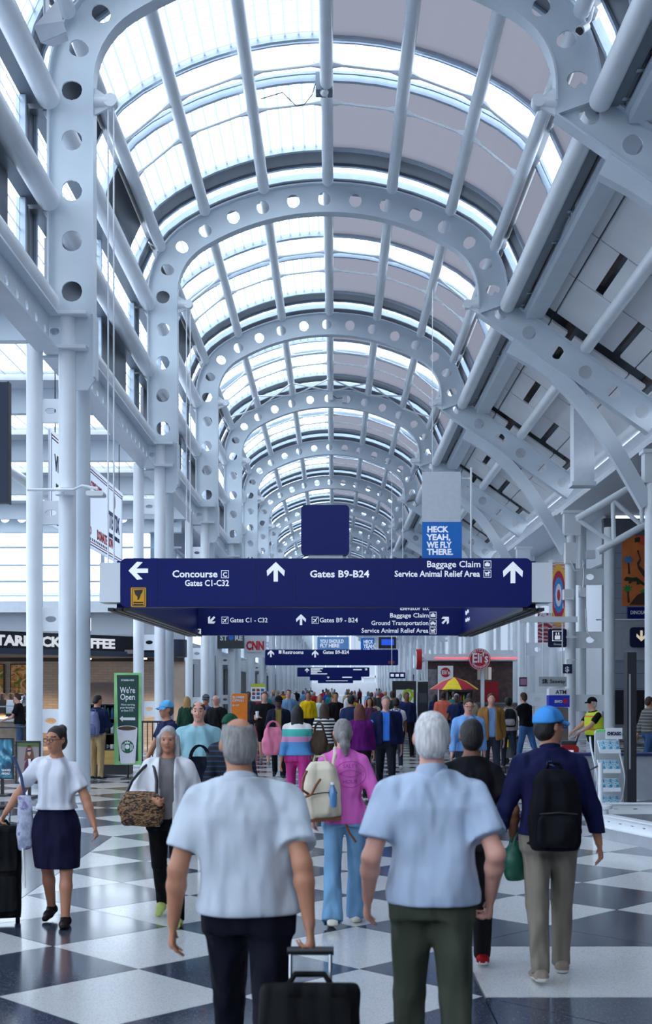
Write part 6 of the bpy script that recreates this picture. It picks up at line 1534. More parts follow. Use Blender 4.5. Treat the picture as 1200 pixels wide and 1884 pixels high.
            t0 = W + f * .03 * k + fw * .03 * k; F.cone(t0, t0 + (f + fw * .6) * .045 * k, .012 * k, .010 * k, .01)
    nk = V3(ncx, ncy, Z(1.45))
    for S, E, W, sg in A: F.cone((ncx + sg * .035 * k, ncy - .01, Z(1.465)), S + np.array((-sg * .02, 0, .000)), .030 * k, .036 * k, .03)
    F.cone(nk, hp_(0, -.012, -.07), .058 * k * (.85 if fem else .5 + .5 * w), .052 * k * (.85 if fem else 1), .04)
    r = hk
    F.ell(hp_(0, -.008, .022), (.074 * r, .095 * r, .094 * r), .02, R); F.ell(hp_(0, .026, -.045), (.056 * r, .064 * r, .068 * r), .03, R)
    F.ell(hp_(0, .066, -.092), (.026 * r, .022 * r, .020 * r), .025, R)
    if res < .03:
        F.ell(hp_(0, .078, .028), (.05 * r, .016 * r, .012 * r), .02, R)
        for sg in (-1, 1):
            F.ell(hp_(sg * .078, -.005, -.004), (.010 * r, .020 * r, .031 * r), .008, R)
            F.ell(hp_(sg * .03, .094, .004), (.017 * r, .012 * r, .010 * r), .012, R, 's')
            F.ell(hp_(sg * .036, .070, -.028), (.022 * r, .02 * r, .02 * r), .02, R)
        F.cone(hp_(0, .086, .012), hp_(0, .108, -.026), .008 * r, .0125 * r, .012)
        for sg in (-1, 1): F.ell(hp_(sg * .011, .097, -.03), (.009 * r, .009 * r, .007 * r), .006, R)
        F.ell(hp_(0, .088, -.058), (.023 * r, .010 * r, .006 * r), .006, R); F.ell(hp_(0, .085, -.068), (.020 * r, .010 * r, .007 * r), .006, R)
    mouth, b1, b2 = hp_(0, .094, -.062), hp_(-.032, .086, .030), hp_(.032, .086, .030)
    def fm(c):
        o = np.zeros(len(c)); q = (c - mouth) @ R; o[(np.abs(q[:, 0]) < .022 * r) & (np.abs(q[:, 2]) < .011 * r) & (np.abs(q[:, 1]) < .02)] = 1
        for bb in (b1, b2):
            q = (c - bb) @ R; o[(np.abs(q[:, 0]) < .019 * r) & (np.abs(q[:, 2] - .002) < .0055 * r) & (np.abs(q[:, 1]) < .03)] = 2
        return o
    sm = skin_m(skin); lips = mat('lips_' + skin, tuple(np.array(SKIN[skin][:3]) * (.8, .5, .5)) + (1,), .4)
    link('body', F.mesh('body', [sm, lips, hair_m(hairc)], fm if res < .022 else None), root)
    if res < .022:
        for sg in (-1, 1):
            e = MB(); c = hp_(sg * .030, .0755, .004); e.ball(c, .0118 * r, 10, 8); mi = []
            fc = R @ V3(0, 1, 0)
            for f_ in e.f:
                cc = np.mean([e.v[q] for q in f_], 0) - c; mi.append(1 if (cc / np.linalg.norm(cc)) @ fc > .62 else 0)
            e.mi = mi; e.build('eye', [mat('eye_white', (.75, .74, .72, 1), .25), mat('iris_dark', (.05, .03, .02, 1), .2)], root, True)
    # ---- hair
    hr = max(res * .9, .008)
    G_ = Field(hc - V3(.22, .26, .55 if hair in ('long', 'ponytail') else .2), hc + V3(.22, .2, .2), hr)
    if hair != 'none':
        G_.ell(hp_(0, -.012, .026), (.0805 * r, .102 * r, .100 * r), .0, R); G_.ell(hp_(0, -.045, -.03), (.074 * r, .068 * r, .07 * r), .02, R)
        G_.cut(hp_(0, .058, .055), R @ V3(0, 1, -.55 if hair != 'bald' else -.2)); G_.cut(hp_(0, -.02, -.092), R @ V3(0, .25, -1)); 
        for sg in (-1, 1): G_.ell(hp_(sg * .085, .035, -.035), (.03 * r, .056 * r, .05 * r), .01, R, 's')
        if bald: G_.ell(hp_(0, -.015, .118), (.060 * r, .105 * r, .062 * r), .012, R, 's')
        if hair == 'ponytail':
            p0, p1, p2, p3 = hp_(0, -.105, .0), hp_(0, -.145, -.03), hp_(.01, -.15, -.10), hp_(.02, -.13, -.19)
            G_.cone(p0, p1, .03 * r, .034 * r, .02); G_.cone(p1, p2, .036 * r, .042 * r, .02); G_.cone(p2, p3, .042 * r, .014 * r, .02)
        if hair == 'bun': G_.ell(hp_(0, -.085, .085), (.05 * r, .045 * r, .045 * r), .02, R)
        if hair in ('long', 'bob'):
            e = -.34 if hair == 'long' else -.16
            for sg in (-1, 0, 1): G_.cone(hp_(sg * .05, -.05 - .02 * (sg == 0), -.02), hp_(sg * .065, -.075, e), .05 * r, .042 * r, .03)
            for sg in (-1, 1): G_.cone(hp_(sg * .078, .01, .02), hp_(sg * .088, -.005, e * .75), .026 * r, .022 * r, .02)
        if hair == 'curly':
            rs = np.random.RandomState(seed)
            for q in range(34):
                v = rs.normal(size=3); v /= np.linalg.norm(v)
                if v[1] > .45 and v[2] < .5: continue
                G_.ell(hp_(v[0] * .085, -.02 + v[1] * .1, .02 + v[2] * .09), (.035 * r,) * 3, .01)
        if near: G_.folds(.0022, seed, 60, 90)
        link('hair', G_.mesh('hair', hair_m(hairc)), root)
    if cap:
        C_ = Field(hc - V3(.2, .24, .2), hc + V3(.2, .3, .2), hr)
        C_.ell(hp_(0, -.010, .03), (.092 * r, .112 * r, .108 * r), 0, R); C_.cut(hp_(0, 0, .028), R @ V3(0, .06, -1))
        co = link('cap', C_.mesh('cap', cloth_m(cap)), root)
        b = MB(); n = 10; vs = []
        for lay, th in ((0, 0), (1, .006)):
            for q in range(n + 1):
                t = -1 + 2 * q / n; x = .074 * t; y0 = .085 * math.sqrt(max(0, 1 - (.85 * t) ** 2)) - .0; y1 = y0 + .075 * math.sqrt(max(.05, 1 - t * t * .8)); z0 = .038 - .012 * t * t
                vs += [hp_(x, y0, z0 + th), hp_(x * 1.02, y1, z0 - .022 - .012 * t * t + th)]
        fs = []; N = 2 * (n + 1)
        for q in range(n): fs += [(2 * q, 2 * q + 2, 2 * q + 3, 2 * q + 1), (N + 2 * q, N + 2 * q + 1, N + 2 * q + 3, N + 2 * q + 2), (2 * q + 1, 2 * q + 3, N + 2 * q + 3, N + 2 * q + 1)]
        b.add(vs, fs); b.build('cap_visor', cloth_m(cap), co, True)
    if glasses:
        b = MB()
        for sg in (-1, 1):
            b.tube([hp_(sg * .032 + .023 * math.cos(t), .108, .002 + .017 * math.sin(t)) for t in [2 * PI * q / 12 for q in range(12)]], .0028, 6, closed=True)
            b.tube([hp_(sg * .055, .106, .006), hp_(sg * .084, .07, .008), hp_(sg * .084, -.01, .006)], .0028, 6)
        b.tube([hp_(-.01, .11, .006), hp_(.01, .11, .006)], .0028, 6); b.build('glasses', mat('spectacle_frame', (.08, .02, .02, 1), .3), root)
    # ---- top
    def garment(name, m, inflate, hemz, slv, neckz, openf=False, fold=.004, sd=1, flr=0.0, cuffr=None):
        Gm = Field((lo[0], lo[1], Z(hemz) - .05), (hi[0], hi[1], Z(1.56)), max(res, .009) if near else res)
        t2 = []
        for z, a, b, cx, cy in tab:
            u = (z - dz) / k; dn = max(0, (1.2 - u)); t2.append([z, a + inflate + flr * dn, b + inflate * 1.15 + flr * dn, cx, cy])
        if hemz < .84:
            t2.insert(0, [Z(hemz) - .02, t2[0][1] + flr * .1, t2[0][2] + flr * .1, t2[0][3], t2[0][4]])
        Gm.loft(t2, .02, 2.3)
        for S, E, W, sg in A: Gm.cone((ncx + sg * .03 * k, ncy - .01, Z(1.465)), S + np.array((-sg * .02, 0, .006)), .042 * k + inflate * .5, .048 * k + inflate * .6, .03)
        for i, (S, E, W, sg) in enumerate(A):
            if slv <= 0: continue
            Gs = Field((lo[0], lo[1], Z(hemz) - .05), (hi[0], hi[1], Z(1.56)), Gm.res); a = .052 * k * (.5 + .5 * w) + inflate * .6
            if slv <= 1:
                e = S + (E - S) * slv; n_ = (E - S) / np.linalg.norm(E - S); Gs.cone(S, e + n_ * .06, a, .060 * k + inflate * 1.1, .0)
            else:
                e = E + (W - E) * (slv - 1); n_ = (W - E) / np.linalg.norm(W - E); Gs.cone(S, E, a + .004, .052 * k + inflate * .5, .0); Gs.cone(E, e + n_ * .05, .053 * k + inflate * .5, .038 * k + inflate * .4, .02)
            if len(Gs.D):
                Gs.cut(e, n_)
                full = tuple(slice(0, x) for x in Gm.n); Gm.mix(full, Gs.D, .035)
        if near or res < .03: Gm.folds(fold, sd)
        Gm.cut((0, 0, Z(hemz)), (0, 0, -1)); Gm.cut((ncx, ncy, Z(neckz)), (0, .28, 1))
        if openf:
            sl, g = Gm.block((-.08, 0, 0), (.08, .5, 3)); cxx = np.interp(Gm.ax[2][sl[2]], T[:, 0], T[:, 4])[None, None, :]; Gm.D[sl] = np.where((np.abs(g[0]) < .055 * k + .02 * (g[2] - Z(1.0))) & (g[1] > cxx), .05, Gm.D[sl])
        return link(name, Gm.mesh(name, m), root)
    tm = topm or cloth_m(topc)
    slv = {'tee': .62, 'polo': .7, 'long': 1.9, 'jacket': 1.92, 'vest': 0.0, 'tank': 0.0}[top]
    infl = {'tee': .014, 'polo': .020, 'long': .018, 'jacket': .026, 'vest': .012, 'tank': .008}[top] * k
    go = garment({'tee': 't_shirt', 'polo': 'shirt', 'long': 'sweater', 'jacket': 'jacket', 'vest': 'vest', 'tank': 'blouse'}[top], tm, infl, hem, min(slv, .5) if jacket else slv, 1.488, False, fold or ((.0135 if top == 'polo' else .008 if slv < 1 else .006) if near else .004), seed, .06 if top == 'polo' else .02)
    if collar:
        rc = .066 * k * (.88 if fem else .6 + .4 * w); cb = MB(); ring = []
        for q in range(29):
            an = -PI / 2 - PI * .86 + 2 * PI * .86 * q / 28; bk = .5 - .5 * math.sin(an); up = .052 * k * (.35 + .65 * bk)
            for rr, zz in ((rc * 1.26, -.016), (rc * 1.04, up), (rc * .95, up * .96), (rc * .95, -.02)): ring.append((ncx + rr * math.cos(an), ncy + .006 + rr * math.sin(an) * 1.02, Z(1.478) + zz - .022 * (1 - bk)))
        cf = [(4 * q + e, 4 * q + (e + 1) % 4, 4 * q + 4 + (e + 1) % 4, 4 * q + 4 + e) for q in range(28) for e in range(4)] + [(3, 2, 1, 0), (112, 113, 114, 115)]
        cb.add(ring, cf); cb.build('collar', tm, go, True)
    if jacket: garment('jacket', cloth_m(jacket), infl + .022, hem - .06, 1.88, 1.49, True, .004, seed + 3, .05)
    if vest: garment('vest', vest, infl + .018, hem + .05, 0, 1.47, False, .002, seed + 4)
    # ---- bottom
    bm = botm or cloth_m(botc)
    B_ = Field((lo[0], lo[1], -.02), (hi[0], hi[1], Z(1.10)), max(res, .010) if near else res)
    wt = [[z, a + (.012 if z < Z(.9) else .003), b + (.014 if z < Z(.9) else .004), cx, cy] for z, a, b, cx, cy in tab if z < Z(1.1)]
    if bottom == 'skirt':
        wt = [[Z(.50), .175 * k, .16 * k, 0, .01], [Z(.70), .185 * k, .155 * k, 0, 0]] + wt; B_.loft(wt, .02)
        for hp, kn, an, fd in J: B_.cone(hp - V3(0, 0, .1), kn + (an - kn) * .15, .085 * k, .08 * k, .12)
        B_.folds(.003, seed); B_.cut((0, 0, Z(.50)), (0, 0, -1))
    else:
        B_.loft(wt, .02)
        for hp, kn, an, fd in J:
            rt = .098 * k * (.6 + .4 * w)
            B_.cone(hp, kn, rt, .072 * k + flare * .0, .05)
            if bottom == 'shorts': continue
            e = an + (kn - an) * .06; B_.cone(kn, e, .070 * k, .060 * k + flare, .02); B_.cone(e, an - V3(0, 0, .03), .060 * k + flare, .062 * k + flare, .01)
        if bottom != 'shorts':
            for hp, kn, an, fd in J:
                n_ = (an - kn) / np.linalg.norm(an - kn); e = an + n_ * .028
                sl, g = B_.block(e - .16, e + .16); rd = None
                if sl is not None:
                    d = (g[0] - e[0]) * n_[0] + (g[1] - e[1]) * n_[1] + (g[2] - e[2]) * n_[2]; rd = np.sqrt(np.maximum(0, (g[0] - e[0]) ** 2 + (g[1] - e[1]) ** 2 + (g[2] - e[2]) ** 2 - d ** 2)); B_.D[sl] = np.where((d > 0) & (rd < .088 * k) & (d < .12), np.maximum(B_.D[sl], d), B_.D[sl])
        else:
            for hp, kn, an, fd in J: B_.cut((0, 0, Z(.55)), (0, 0, -1)) if hp is J[0][0] else None
        if res < .03: B_.folds(.004 if near else .003, seed + 2, 14, 12)
    B_.cut((0, 0, Z(1.04)), (0, 0, 1))
    link({'skirt': 'skirt', 'shorts': 'shorts'}.get(bottom, 'trousers'), B_.mesh('trousers', bm), root)
    # ---- shoes
    for hp, kn, an, fd in J:
        S_ = Field(np.minimum(an, an + fd * .22) - V3(.1, .16, .14), np.maximum(an, an + fd * .22) + V3(.1, .12, .06), min(max(res, .009), .02))
        heel = an + V3(0, -.048 * k, -.038 * k); up = V3(0, -fd[2], abs(fd[1])); mid = an + fd * .09 * k - up * .042 * k; toe = an + fd * .185 * k - up * .046 * k
        S_.cone(an - V3(0, 0, .01), heel, .045 * k, .042 * k, .02); S_.cone(heel, mid, .043 * k, .044 * k, .02); S_.cone(mid, toe, .045 * k, .034 * k, .02, flat=(up / np.linalg.norm(up), .75))
        so = an - up * .074 * k
        S_.cut(so, -up); S_.cut(an + V3(0, 0, .035 * k), (0, 0, 1))
        upn = up / np.linalg.norm(up)
        def fs_(c, so=so, upn=upn): return (((c - so) @ upn) < .022 * k).astype(int)
        link('shoe', S_.mesh('shoe', [cloth_m(shoec, .6), cloth_m(solec, .6)], fs_), root)
    root['wrist_l'] = [float(v) for v in A[0][2]]; root['wrist_r'] = [float(v) for v in A[1][2]]
    return root, dict(A=A, Z=Z, tab=tab, hc=hc, J=J, k=k, R=R, sp=sp)
# ---------------------------------------------------------------- bags
def place(root, loc, p):
    """local point of a figure -> world"""
    a = root.rotation_euler[2]; c, s = math.cos(a), math.sin(a); return Vector((loc[0] + p[0] * c - p[1] * s, loc[1] + p[0] * s + p[1] * c, p[2]))
def sdf_part(name, m, parent, lo, hi, res, fn, fold=0, seed=1):
    F = Field(lo, hi, res); fn(F)
    if fold: F.folds(fold, seed, 20, 20)
    return link(name, F.mesh(name, m), parent)
def backpack(root, loc, p, rz, label, col, w=.30, h=.46, dp=.17, res=.014, col2=None, tilt=0.0, straps=True, strapc=None):
    """pack standing on p (its lower middle), its back panel towards +y of the wearer"""
    q = empty('backpack', place(root, loc, p), rz, label, 'backpack'); m = cloth_m(col); m2 = cloth_m(col2 or tuple(int(c * .8) for c in col)); sm = cloth_m(strapc or col2 or tuple(int(c * .75) for c in col))
    q.rotation_euler = (0, tilt, rz)
    sdf_part('pack_body', m, q, (-w / 2 - .06, -dp - .06, -.04), (w / 2 + .06, .06, h + .06), res, lambda F: F.loft([(0, w * .44, dp * .42, 0, -dp / 2), (.04, w * .5, dp * .5, 0, -dp / 2), (h * .6, w * .5, dp * .5, 0, -dp / 2), (h * .88, w * .42, dp * .42, 0, -dp * .48), (h, w * .24, dp * .22, 0, -dp * .42)], 0, 3.2), .004)
    fpo = sdf_part('front_pocket', m2, q, (-w / 2, -dp - .1, 0), (w / 2, -dp * .5, h * .6), res, lambda F: F.loft([(.03, w * .34, .03, 0, -dp), (.06, w * .38, .045, 0, -dp), (h * .38, w * .38, .045, 0, -dp), (h * .45, w * .32, .025, 0, -dp)], 0, 3.2), .002)
    b = MB(); b.tube([(-.05, -dp * .2, h - .01), (-.035, -dp * .2, h + .04), (.035, -dp * .2, h + .04), (.05, -dp * .2, h - .01)], .010, 8); b.build('top_handle', sm, q, True)
    b = MB(); b.tube([(-w * .36, -dp - .035, h * .47), (0, -dp - .038, h * .49), (w * .36, -dp - .035, h * .47)], .005, 6); b.build('zip', BLACKM, fpo)
    if straps:
        for sg in (-1, 1):
            b = MB(); b.tube([(sg * w * .22, -.02, h * .92), (sg * w * .30, .06, h + .035), (sg * w * .36, .17, h * .93), (sg * w * .42, .235, h * .6), (sg * w * .50, .19, h * .2), (sg * w * .5, .04, h * .05), (sg * w * .4, -.02, .04)], .014, 8); b.build('strap', sm, q, True)
    return q
def suitcase(loc, rz, label, w=.38, h=.56, dp=.24, tilt=0.5, handle=.42, col=(14, 15, 18)):
    q = empty('rolling_suitcase', loc, rz, label, 'suitcase'); q.rotation_euler = (tilt, 0, rz); m = cloth_m(col, .7)
    sdf_part('case', m, q, (-w / 2 - .05, -.05, .03), (w / 2 + .05, dp + .08, h + .08), .014, lambda F: F.loft([(.06, w * .48, dp * .46, 0, dp / 2), (.09, w * .5, dp * .5, 0, dp / 2), (h - .03, w * .5, dp * .5, 0, dp / 2), (h, w * .46, dp * .44, 0, dp / 2)], 0, 5.0), .002)
    b = MB(); b.rrect(-w * .4, w * .4, .12, h * .5, -.03, .01, .04); b.build('front_pocket', m, q); b = MB(); b.rrect(-w * .4, w * .4, h * .55, h - .06, -.025, .01, .03); b.build('upper_pocket', m, q)
    b = MB(); b.tube([(-.09, dp * .4, h - .01), (-.06, dp * .4, h + .035), (.06, dp * .4, h + .035), (.09, dp * .4, h - .01)], .013, 8); b.build('carry_handle', m, q, True)
    for x in (-.085, .085):
        b = MB(); b.cyl((x, dp - .03, h - .02), (x, dp - .03, h + handle), .009, seg=8); b.build('handle_pole', CHROME, q, True)
    b = MB(); b.tube([(-.10, dp - .03, h + handle), (.10, dp - .03, h + handle)], .019, 10); b.build('handle_grip', BLACKM, q, True)
    for x in (-w * .42, w * .42):
        b = MB(); b.cyl((x - .018, dp - .02, .045), (x + .018, dp - .02, .045), .045, seg=16); wm_ = b
        b = MB(); b.box(x - .025, x + .025, dp - .06, dp + .0, .045, .1); wh_ = b.build('wheel_housing', BLACKM, q); wm_.build('wheel', BLACKM, wh_, True)
    return q
def soft_bag(name, loc, rz, label, m, w, h, dp, cat='bag', strap=.28, strapm=None, res=.014, fold=.006):
    q = empty(name, loc, rz, label, cat)
    sdf_part('bag_body', m, q, (-w / 2 - .06, -dp / 2 - .06, -.04), (w / 2 + .06, dp / 2 + .06, h + .05), res, lambda F: F.loft([(0, w * .40, dp * .36, 0, 0), (.04, w * .48, dp * .48, 0, 0), (h * .5, w * .5, dp * .5, 0, 0), (h * .85, w * .42, dp * .36, 0, 0), (h, w * .36, dp * .16, 0, 0)], 0, 2.8), fold)
    if strap:
        for y in (-dp * .15, dp * .15):
            b = MB(); b.tube([(-w * .28 * c, y, h - .03 + strap * s_) for c, s_ in [(math.cos(PI * k / 10), math.sin(PI * k / 10)) for k in range(11)]], .010, 8); b.build('strap', strapm or m, q, True)
    return q

def back_print(root, garment, me):
    """lay a flat print (x,z) on the back of a garment"""
    from mathutils.bvhtree import BVHTree
    g = [c for c in root.children if c.name.split('.')[0] == garment][0].data
    t = BVHTree.FromPolygons([v.co for v in g.vertices], [p.vertices[:] for p in g.polygons])
    for v in me.vertices:
        h = t.ray_cast(Vector((v.co.x, -1, v.co.z)), Vector((0, 1, 0)))[0]
        v.co.y = (h.y if h is not None else -.15) - .003 + v.co.y * .3
    me.update(); return link('back_print', me, root)

# ---------------------------------------------------------------- people near the camera
def spot(x, s): d = F_PX / s; return (sx(x, d), d, 0.0)
AWAY, TOWARD = 0.0, PI
def PP(x, s, face, label, **k):
    k.setdefault('res', min(.036, max(.0095, 2.3 / s))); l = spot(x, s); r, i = person(l, face, label, **k); return r, i, l
# man in white shirt pulling a case
r, i, l = PP(458, 415, AWAY, 'balding man in a white short-sleeved shirt pulling a black case, seen from behind', H=1.83, res=.0095, w=1.10, belly=.05, skin='tan', hair='short', bald=True, hairc='grey', lean=.05, tilt=-.07, head=(.25, -.16),
    legs=((.34, .12), (-.28, .18)), feet=(.1, -.45), hands=((-.33, .02, .86), (.265, -.16, .89)), grip=(.35, 1.1), top='polo', topc=(194, 204, 217), hem=.915, collar=True, botc=(14, 16, 30), shoec=(15, 15, 18), solec=(20, 20, 22), seed=5)
w_ = place(r, l, r['wrist_r'])
tl = math.radians(14)
suitcase((w_.x + .005, w_.y - .05 - .42, 0.0), 0, 'black rolling suitcase trailing from the hand of the man in the white shirt', .42, .735, .27, -tl, .135)
# man in pale polo
r, i, l = PP(795, 402, AWAY, 'white-haired man in a loose pale blue polo and olive trousers, seen from behind', H=1.825, res=.0095, w=1.02, belly=.04, skin='pink', hair='short', hairc='white', head=(-.05, -.03),
    legs=((.16, .08), (-.22, .16)), feet=(0.0, -.4), hands=((-.285, .10, .90), (.265, .02, .92)), grip=(.3, .7), top='polo', topc=(178, 195, 220), hem=.90, collar=True, botc=(66, 72, 62), shoec=(60, 55, 50), seed=9)
# woman in pink
r, i, l = PP(634, 228, AWAY, 'woman in a bright pink sweatshirt and flared jeans with a grey ponytail, seen from behind', H=1.675, res=.0105, fem=True, w=1.02, skin='pink', hair='ponytail', hairc='grey', tilt=-.02, head=(.05, 0),
    legs=((-.18, .16), (.16, .06)), feet=(-.3, 0.0), hands=((-.27, .12, .9), (.31, .05, .88)), top='long', topc=(222, 110, 196), hem=.86, bottom='trousers', botc=(116, 160, 198), flare=.028, shoec=(225, 222, 212), solec=(230, 225, 205), seed=12)
PR = mat('print_mauve', srgb(165, 70, 160), .8)
e_ = MB(); cz = 1.215; ex, ez = .125, .105; cx = .045
e_.tube([(cx + ex * math.cos(t), 0, cz + ez * math.sin(t)) for t in [2 * PI * q / 40 for q in range(40)]], .0022, 5, closed=True)
e_.tube([(cx - .085 + .17 * q / 12, 0, cz + .005 + .028 * math.sin(PI * q / 12)) for q in range(13)], .002, 5); e_.tube([(cx - .085 + .17 * q / 12, 0, cz + .005 - .026 * math.sin(PI * q / 12)) for q in range(13)], .002, 5)
e_.tube([(cx + .085, 0, cz + .005), (cx + .11, 0, cz + .03), (cx + .105, 0, cz - .02), (cx + .085, 0, cz + .005)], .002, 5)
back_print(r, 'sweater', e_.mesh('back_print', PR))
for tx, zz in (('SALTY', cz + .052), ('HOUR', cz - .072)):
    me = text_mesh(tx, .042, .01, 0, 'CENTER'); me.materials.clear(); me.materials.append(PR)
    for v in me.vertices: v.co = (v.co.x + cx, 0, v.co.y + zz)
    back_print(r, 'sweater', me)
q = backpack(r, l, (-.175, -.10, .86), .12, 'cream canvas backpack with tan straps hung on the woman in pink', (222, 212, 192), .29, .46, .17, .011, (205, 195, 175), -.06, False)
TAN = mat('tan_leather', srgb(120, 66, 36), .5, var=.15)
for pts in ([(-.12, -.17, .40), (-.16, -.21, .34), (-.17, -.22, .26), (-.12, -.19, .22)], [(-.02, -.19, .33), (-.06, -.23, .29), (-.10, -.235, .22), (-.15, -.20, .20)]):
    b = MB(); b.tube(pts, .010, 8); b.build('leather_grip', TAN, q, True)
b = MB(); b.tube([(.10, -.02, .40), (.13, .0, .50), (.14, .06, .55), (.16, .16, .50)], .016, 8); b.build('shoulder_strap', mat('strap_cream', srgb(220, 208, 188), .7), q, True)
b = MB(); b.tube([(.13, -.03, .10), (.17, -.05, -.02), (.20, -.05, -.12), (.25, -.05, -.20)], .009, 8); b.build('hanging_strap', TAN, q, True)
b = MB(); b.box(-.13, .13, -.17, -.01, -.005, .02); b.build('leather_base', TAN, q)
wb = empty('water_bottle', place(r, l, (-.095, -.285, .97)), 0, 'small clear blue water bottle in the pocket of the cream backpack', 'bottle')
b = MB(); b.lathe([(.030, 0), (.033, .02), (.033, .12), (.014, .16), (.014, .175)], seg=14); b.build('bottle_body', mat('water_blue', srgb(90, 140, 190), .1), wb, True); b = MB(); b.lathe([(.017, .175), (.017, .195)], seg=12); b.build('cap', WH_, wb, True)
# man in navy with blue cap
r, i, l = PP(1012, 278, AWAY, 'man in navy sweater, sky blue cap and khaki trousers with a black backpack', H=1.80, res=.0105, w=1.06, skin='tan', hair='short', hairc='black', cap=(70, 150, 225), head=(-1.05, .02), glasses=True,
    legs=((-.20, .12), (.20, .08)), feet=(-.35, .05), hands=((-.33, .12, .88), (.335, .06, .86)), top='long', topc=(22, 26, 66), hem=.93, collar=True, botc=(128, 120, 110), shoec=(140, 128, 116), solec=(215, 212, 208), seed=15)
e_ = MB(); 
for q in range(7):
    a_ = PI * (q - .5) / 6; e_.add([(-.02 + .006 * math.cos(a_ + 1.57), 0, 1.405), (-.02 + .032 * math.cos(a_), 0, 1.405 + .03 * math.sin(a_)), (-.02 - .006 * math.cos(a_ + 1.57), 0, 1.412)], [(0, 1, 2)])
back_print(r, 'sweater', e_.mesh('back_print', mat('emblem_pale_blue', srgb(120, 180, 220), .7)))
q = backpack(r, l, (.0, -.115, .86), 0, 'black backpack worn by the man in the blue cap', (12, 13, 20), .33, .52, .18, .011, (18, 19, 26))
# person behind the polo man: red shoes
r, i, l = PP(868, 274, AWAY, 'dark-haired person in black tee and black trousers with red shoes, half hidden by the polo', H=1.72, res=.012, w=.94, skin='brown', hair='short', hairc='black', legs=((-.1, .1), (.26, .06)), feet=(-.2, .05), hands=((-.27, .1, .88), (.29, .02, .92)), top='tee', topc=(20, 20, 26), botc=(22, 22, 26), shoec=(150, 18, 28), solec=(225, 222, 225), seed=18)
q = soft_bag('shopping_bag', place(r, l, (.33, .0, .62)), .5, 'dark green shopping bag hanging beside the person with red shoes', mat('bag_green', srgb(28, 84, 70), .45, var=.2, scale=8), .26, .26, .14, 'bag', .10)
q = soft_bag('shopping_bag', place(r, l, (.40, .30, .60)), .2, 'purple and black bag behind the green shopping bag', band_mat('bag_purple', [(0, srgb(15, 12, 20)), (.12, srgb(80, 25, 105))], .6, 2, (0, .4)), .24, .34, .14, 'bag', .12)
# woman in white blouse and navy skirt
r, i, l = PP(104, 228, TOWARD, 'woman in white blouse and navy skirt with red glasses and a dark bun walking forward', H=1.615, res=.0105, fem=True, w=1.0, skin='tan', hair='bun', hairc='black', glasses=True, head=(-.45, -.03),
    legs=((.16, .06), (-.20, .22)), feet=(0.0, -.4), hands=((-.37, .12, .86), (.46, -.02, .98)), grip=(.4, .8), top='polo', topc=(220, 224, 236), hem=1.02, collar=True, bottom='skirt', botc=(18, 18, 48), shoec=(25, 20, 22), solec=(20, 18, 18), seed=21)
w_ = place(r, l, r['wrist_r'])
suitcase((sx(3, 10.1), 10.0, 0), .25, 'tall black rolling suitcase at the picture edge pulled by the woman in the skirt', .36, .80, .26, -.06, .14)
q = soft_bag('tote_bag', place(r, l, (.245, .04, .60)), .3, 'pale floral tote bag hanging from the shoulder of the woman in the skirt', ramp_mat('floral', [(0, srgb(70, 110, 70)), (.4, srgb(150, 160, 190)), (.55, srgb(190, 195, 215)), (.65, srgb(120, 110, 170)), (1, srgb(220, 220, 230))], 14, .7), .13, .44, .10, 'bag', 0)
b = MB(); b.tube([(.0, .02, .42), (-.03, .0, .60), (-.09, -.04, .76)], .012, 8); b.build('strap', mat('strap_blue', srgb(70, 80, 120), .7), q, True)
b = MB(); b.tube([(-.02, -.03, .05), (-.01, -.04, -.12), (.0, -.03, -.3)], .008, 8); b.build('strap_end', WH_, q, True)
# woman in white jacket with leopard bag
r, i, l = PP(310, 226, TOWARD, 'grey-haired woman in an open white jacket and black trousers holding a leopard bag', H=1.62, res=.0105, fem=True, w=1.02, skin='tan', hair='long', hairc='silver', head=(.05, -.02),
    legs=((.22, .05), (-.30, .32)), feet=(.05, -.5), hands=((-.31, -.05, .88), (.10, .26, 1.12)), poles=(None, (.9, -.6, -.3)), grip=(.3, .9), top='tank', topc=(120, 118, 120), hem=.93, jacket=(226, 228, 234), botc=(12, 12, 16), shoec=(176, 190, 110), solec=(200, 200, 150), seed=24)
LEO = ramp_mat('leopard', [(0, srgb(14, 10, 8)), (.46, srgb(26, 18, 14)), (.52, srgb(120, 88, 58)), (.60, srgb(150, 112, 74)), (1, srgb(60, 40, 26))], 20, .7, detail=2, dist=2.0, stretch=(1, 1, 2.2))
q = soft_bag('handbag', place(r, l, (.19, .20, .80)), PI, 'leopard print handbag carried by the woman in the white jacket', LEO, .36, .28, .16, 'handbag', 0, None, .012)
b = MB(); b.tube([(-.12, .0, .26), (-.12, -.02, .36), (-.09, -.10, .46), (-.05, -.18, .50)], .013, 8); b.tube([(.12, .0, .26), (.08, -.03, .36), (.0, -.11, .46), (-.05, -.18, .50)], .013, 8); b.build('strap', BLACKM, q, True)
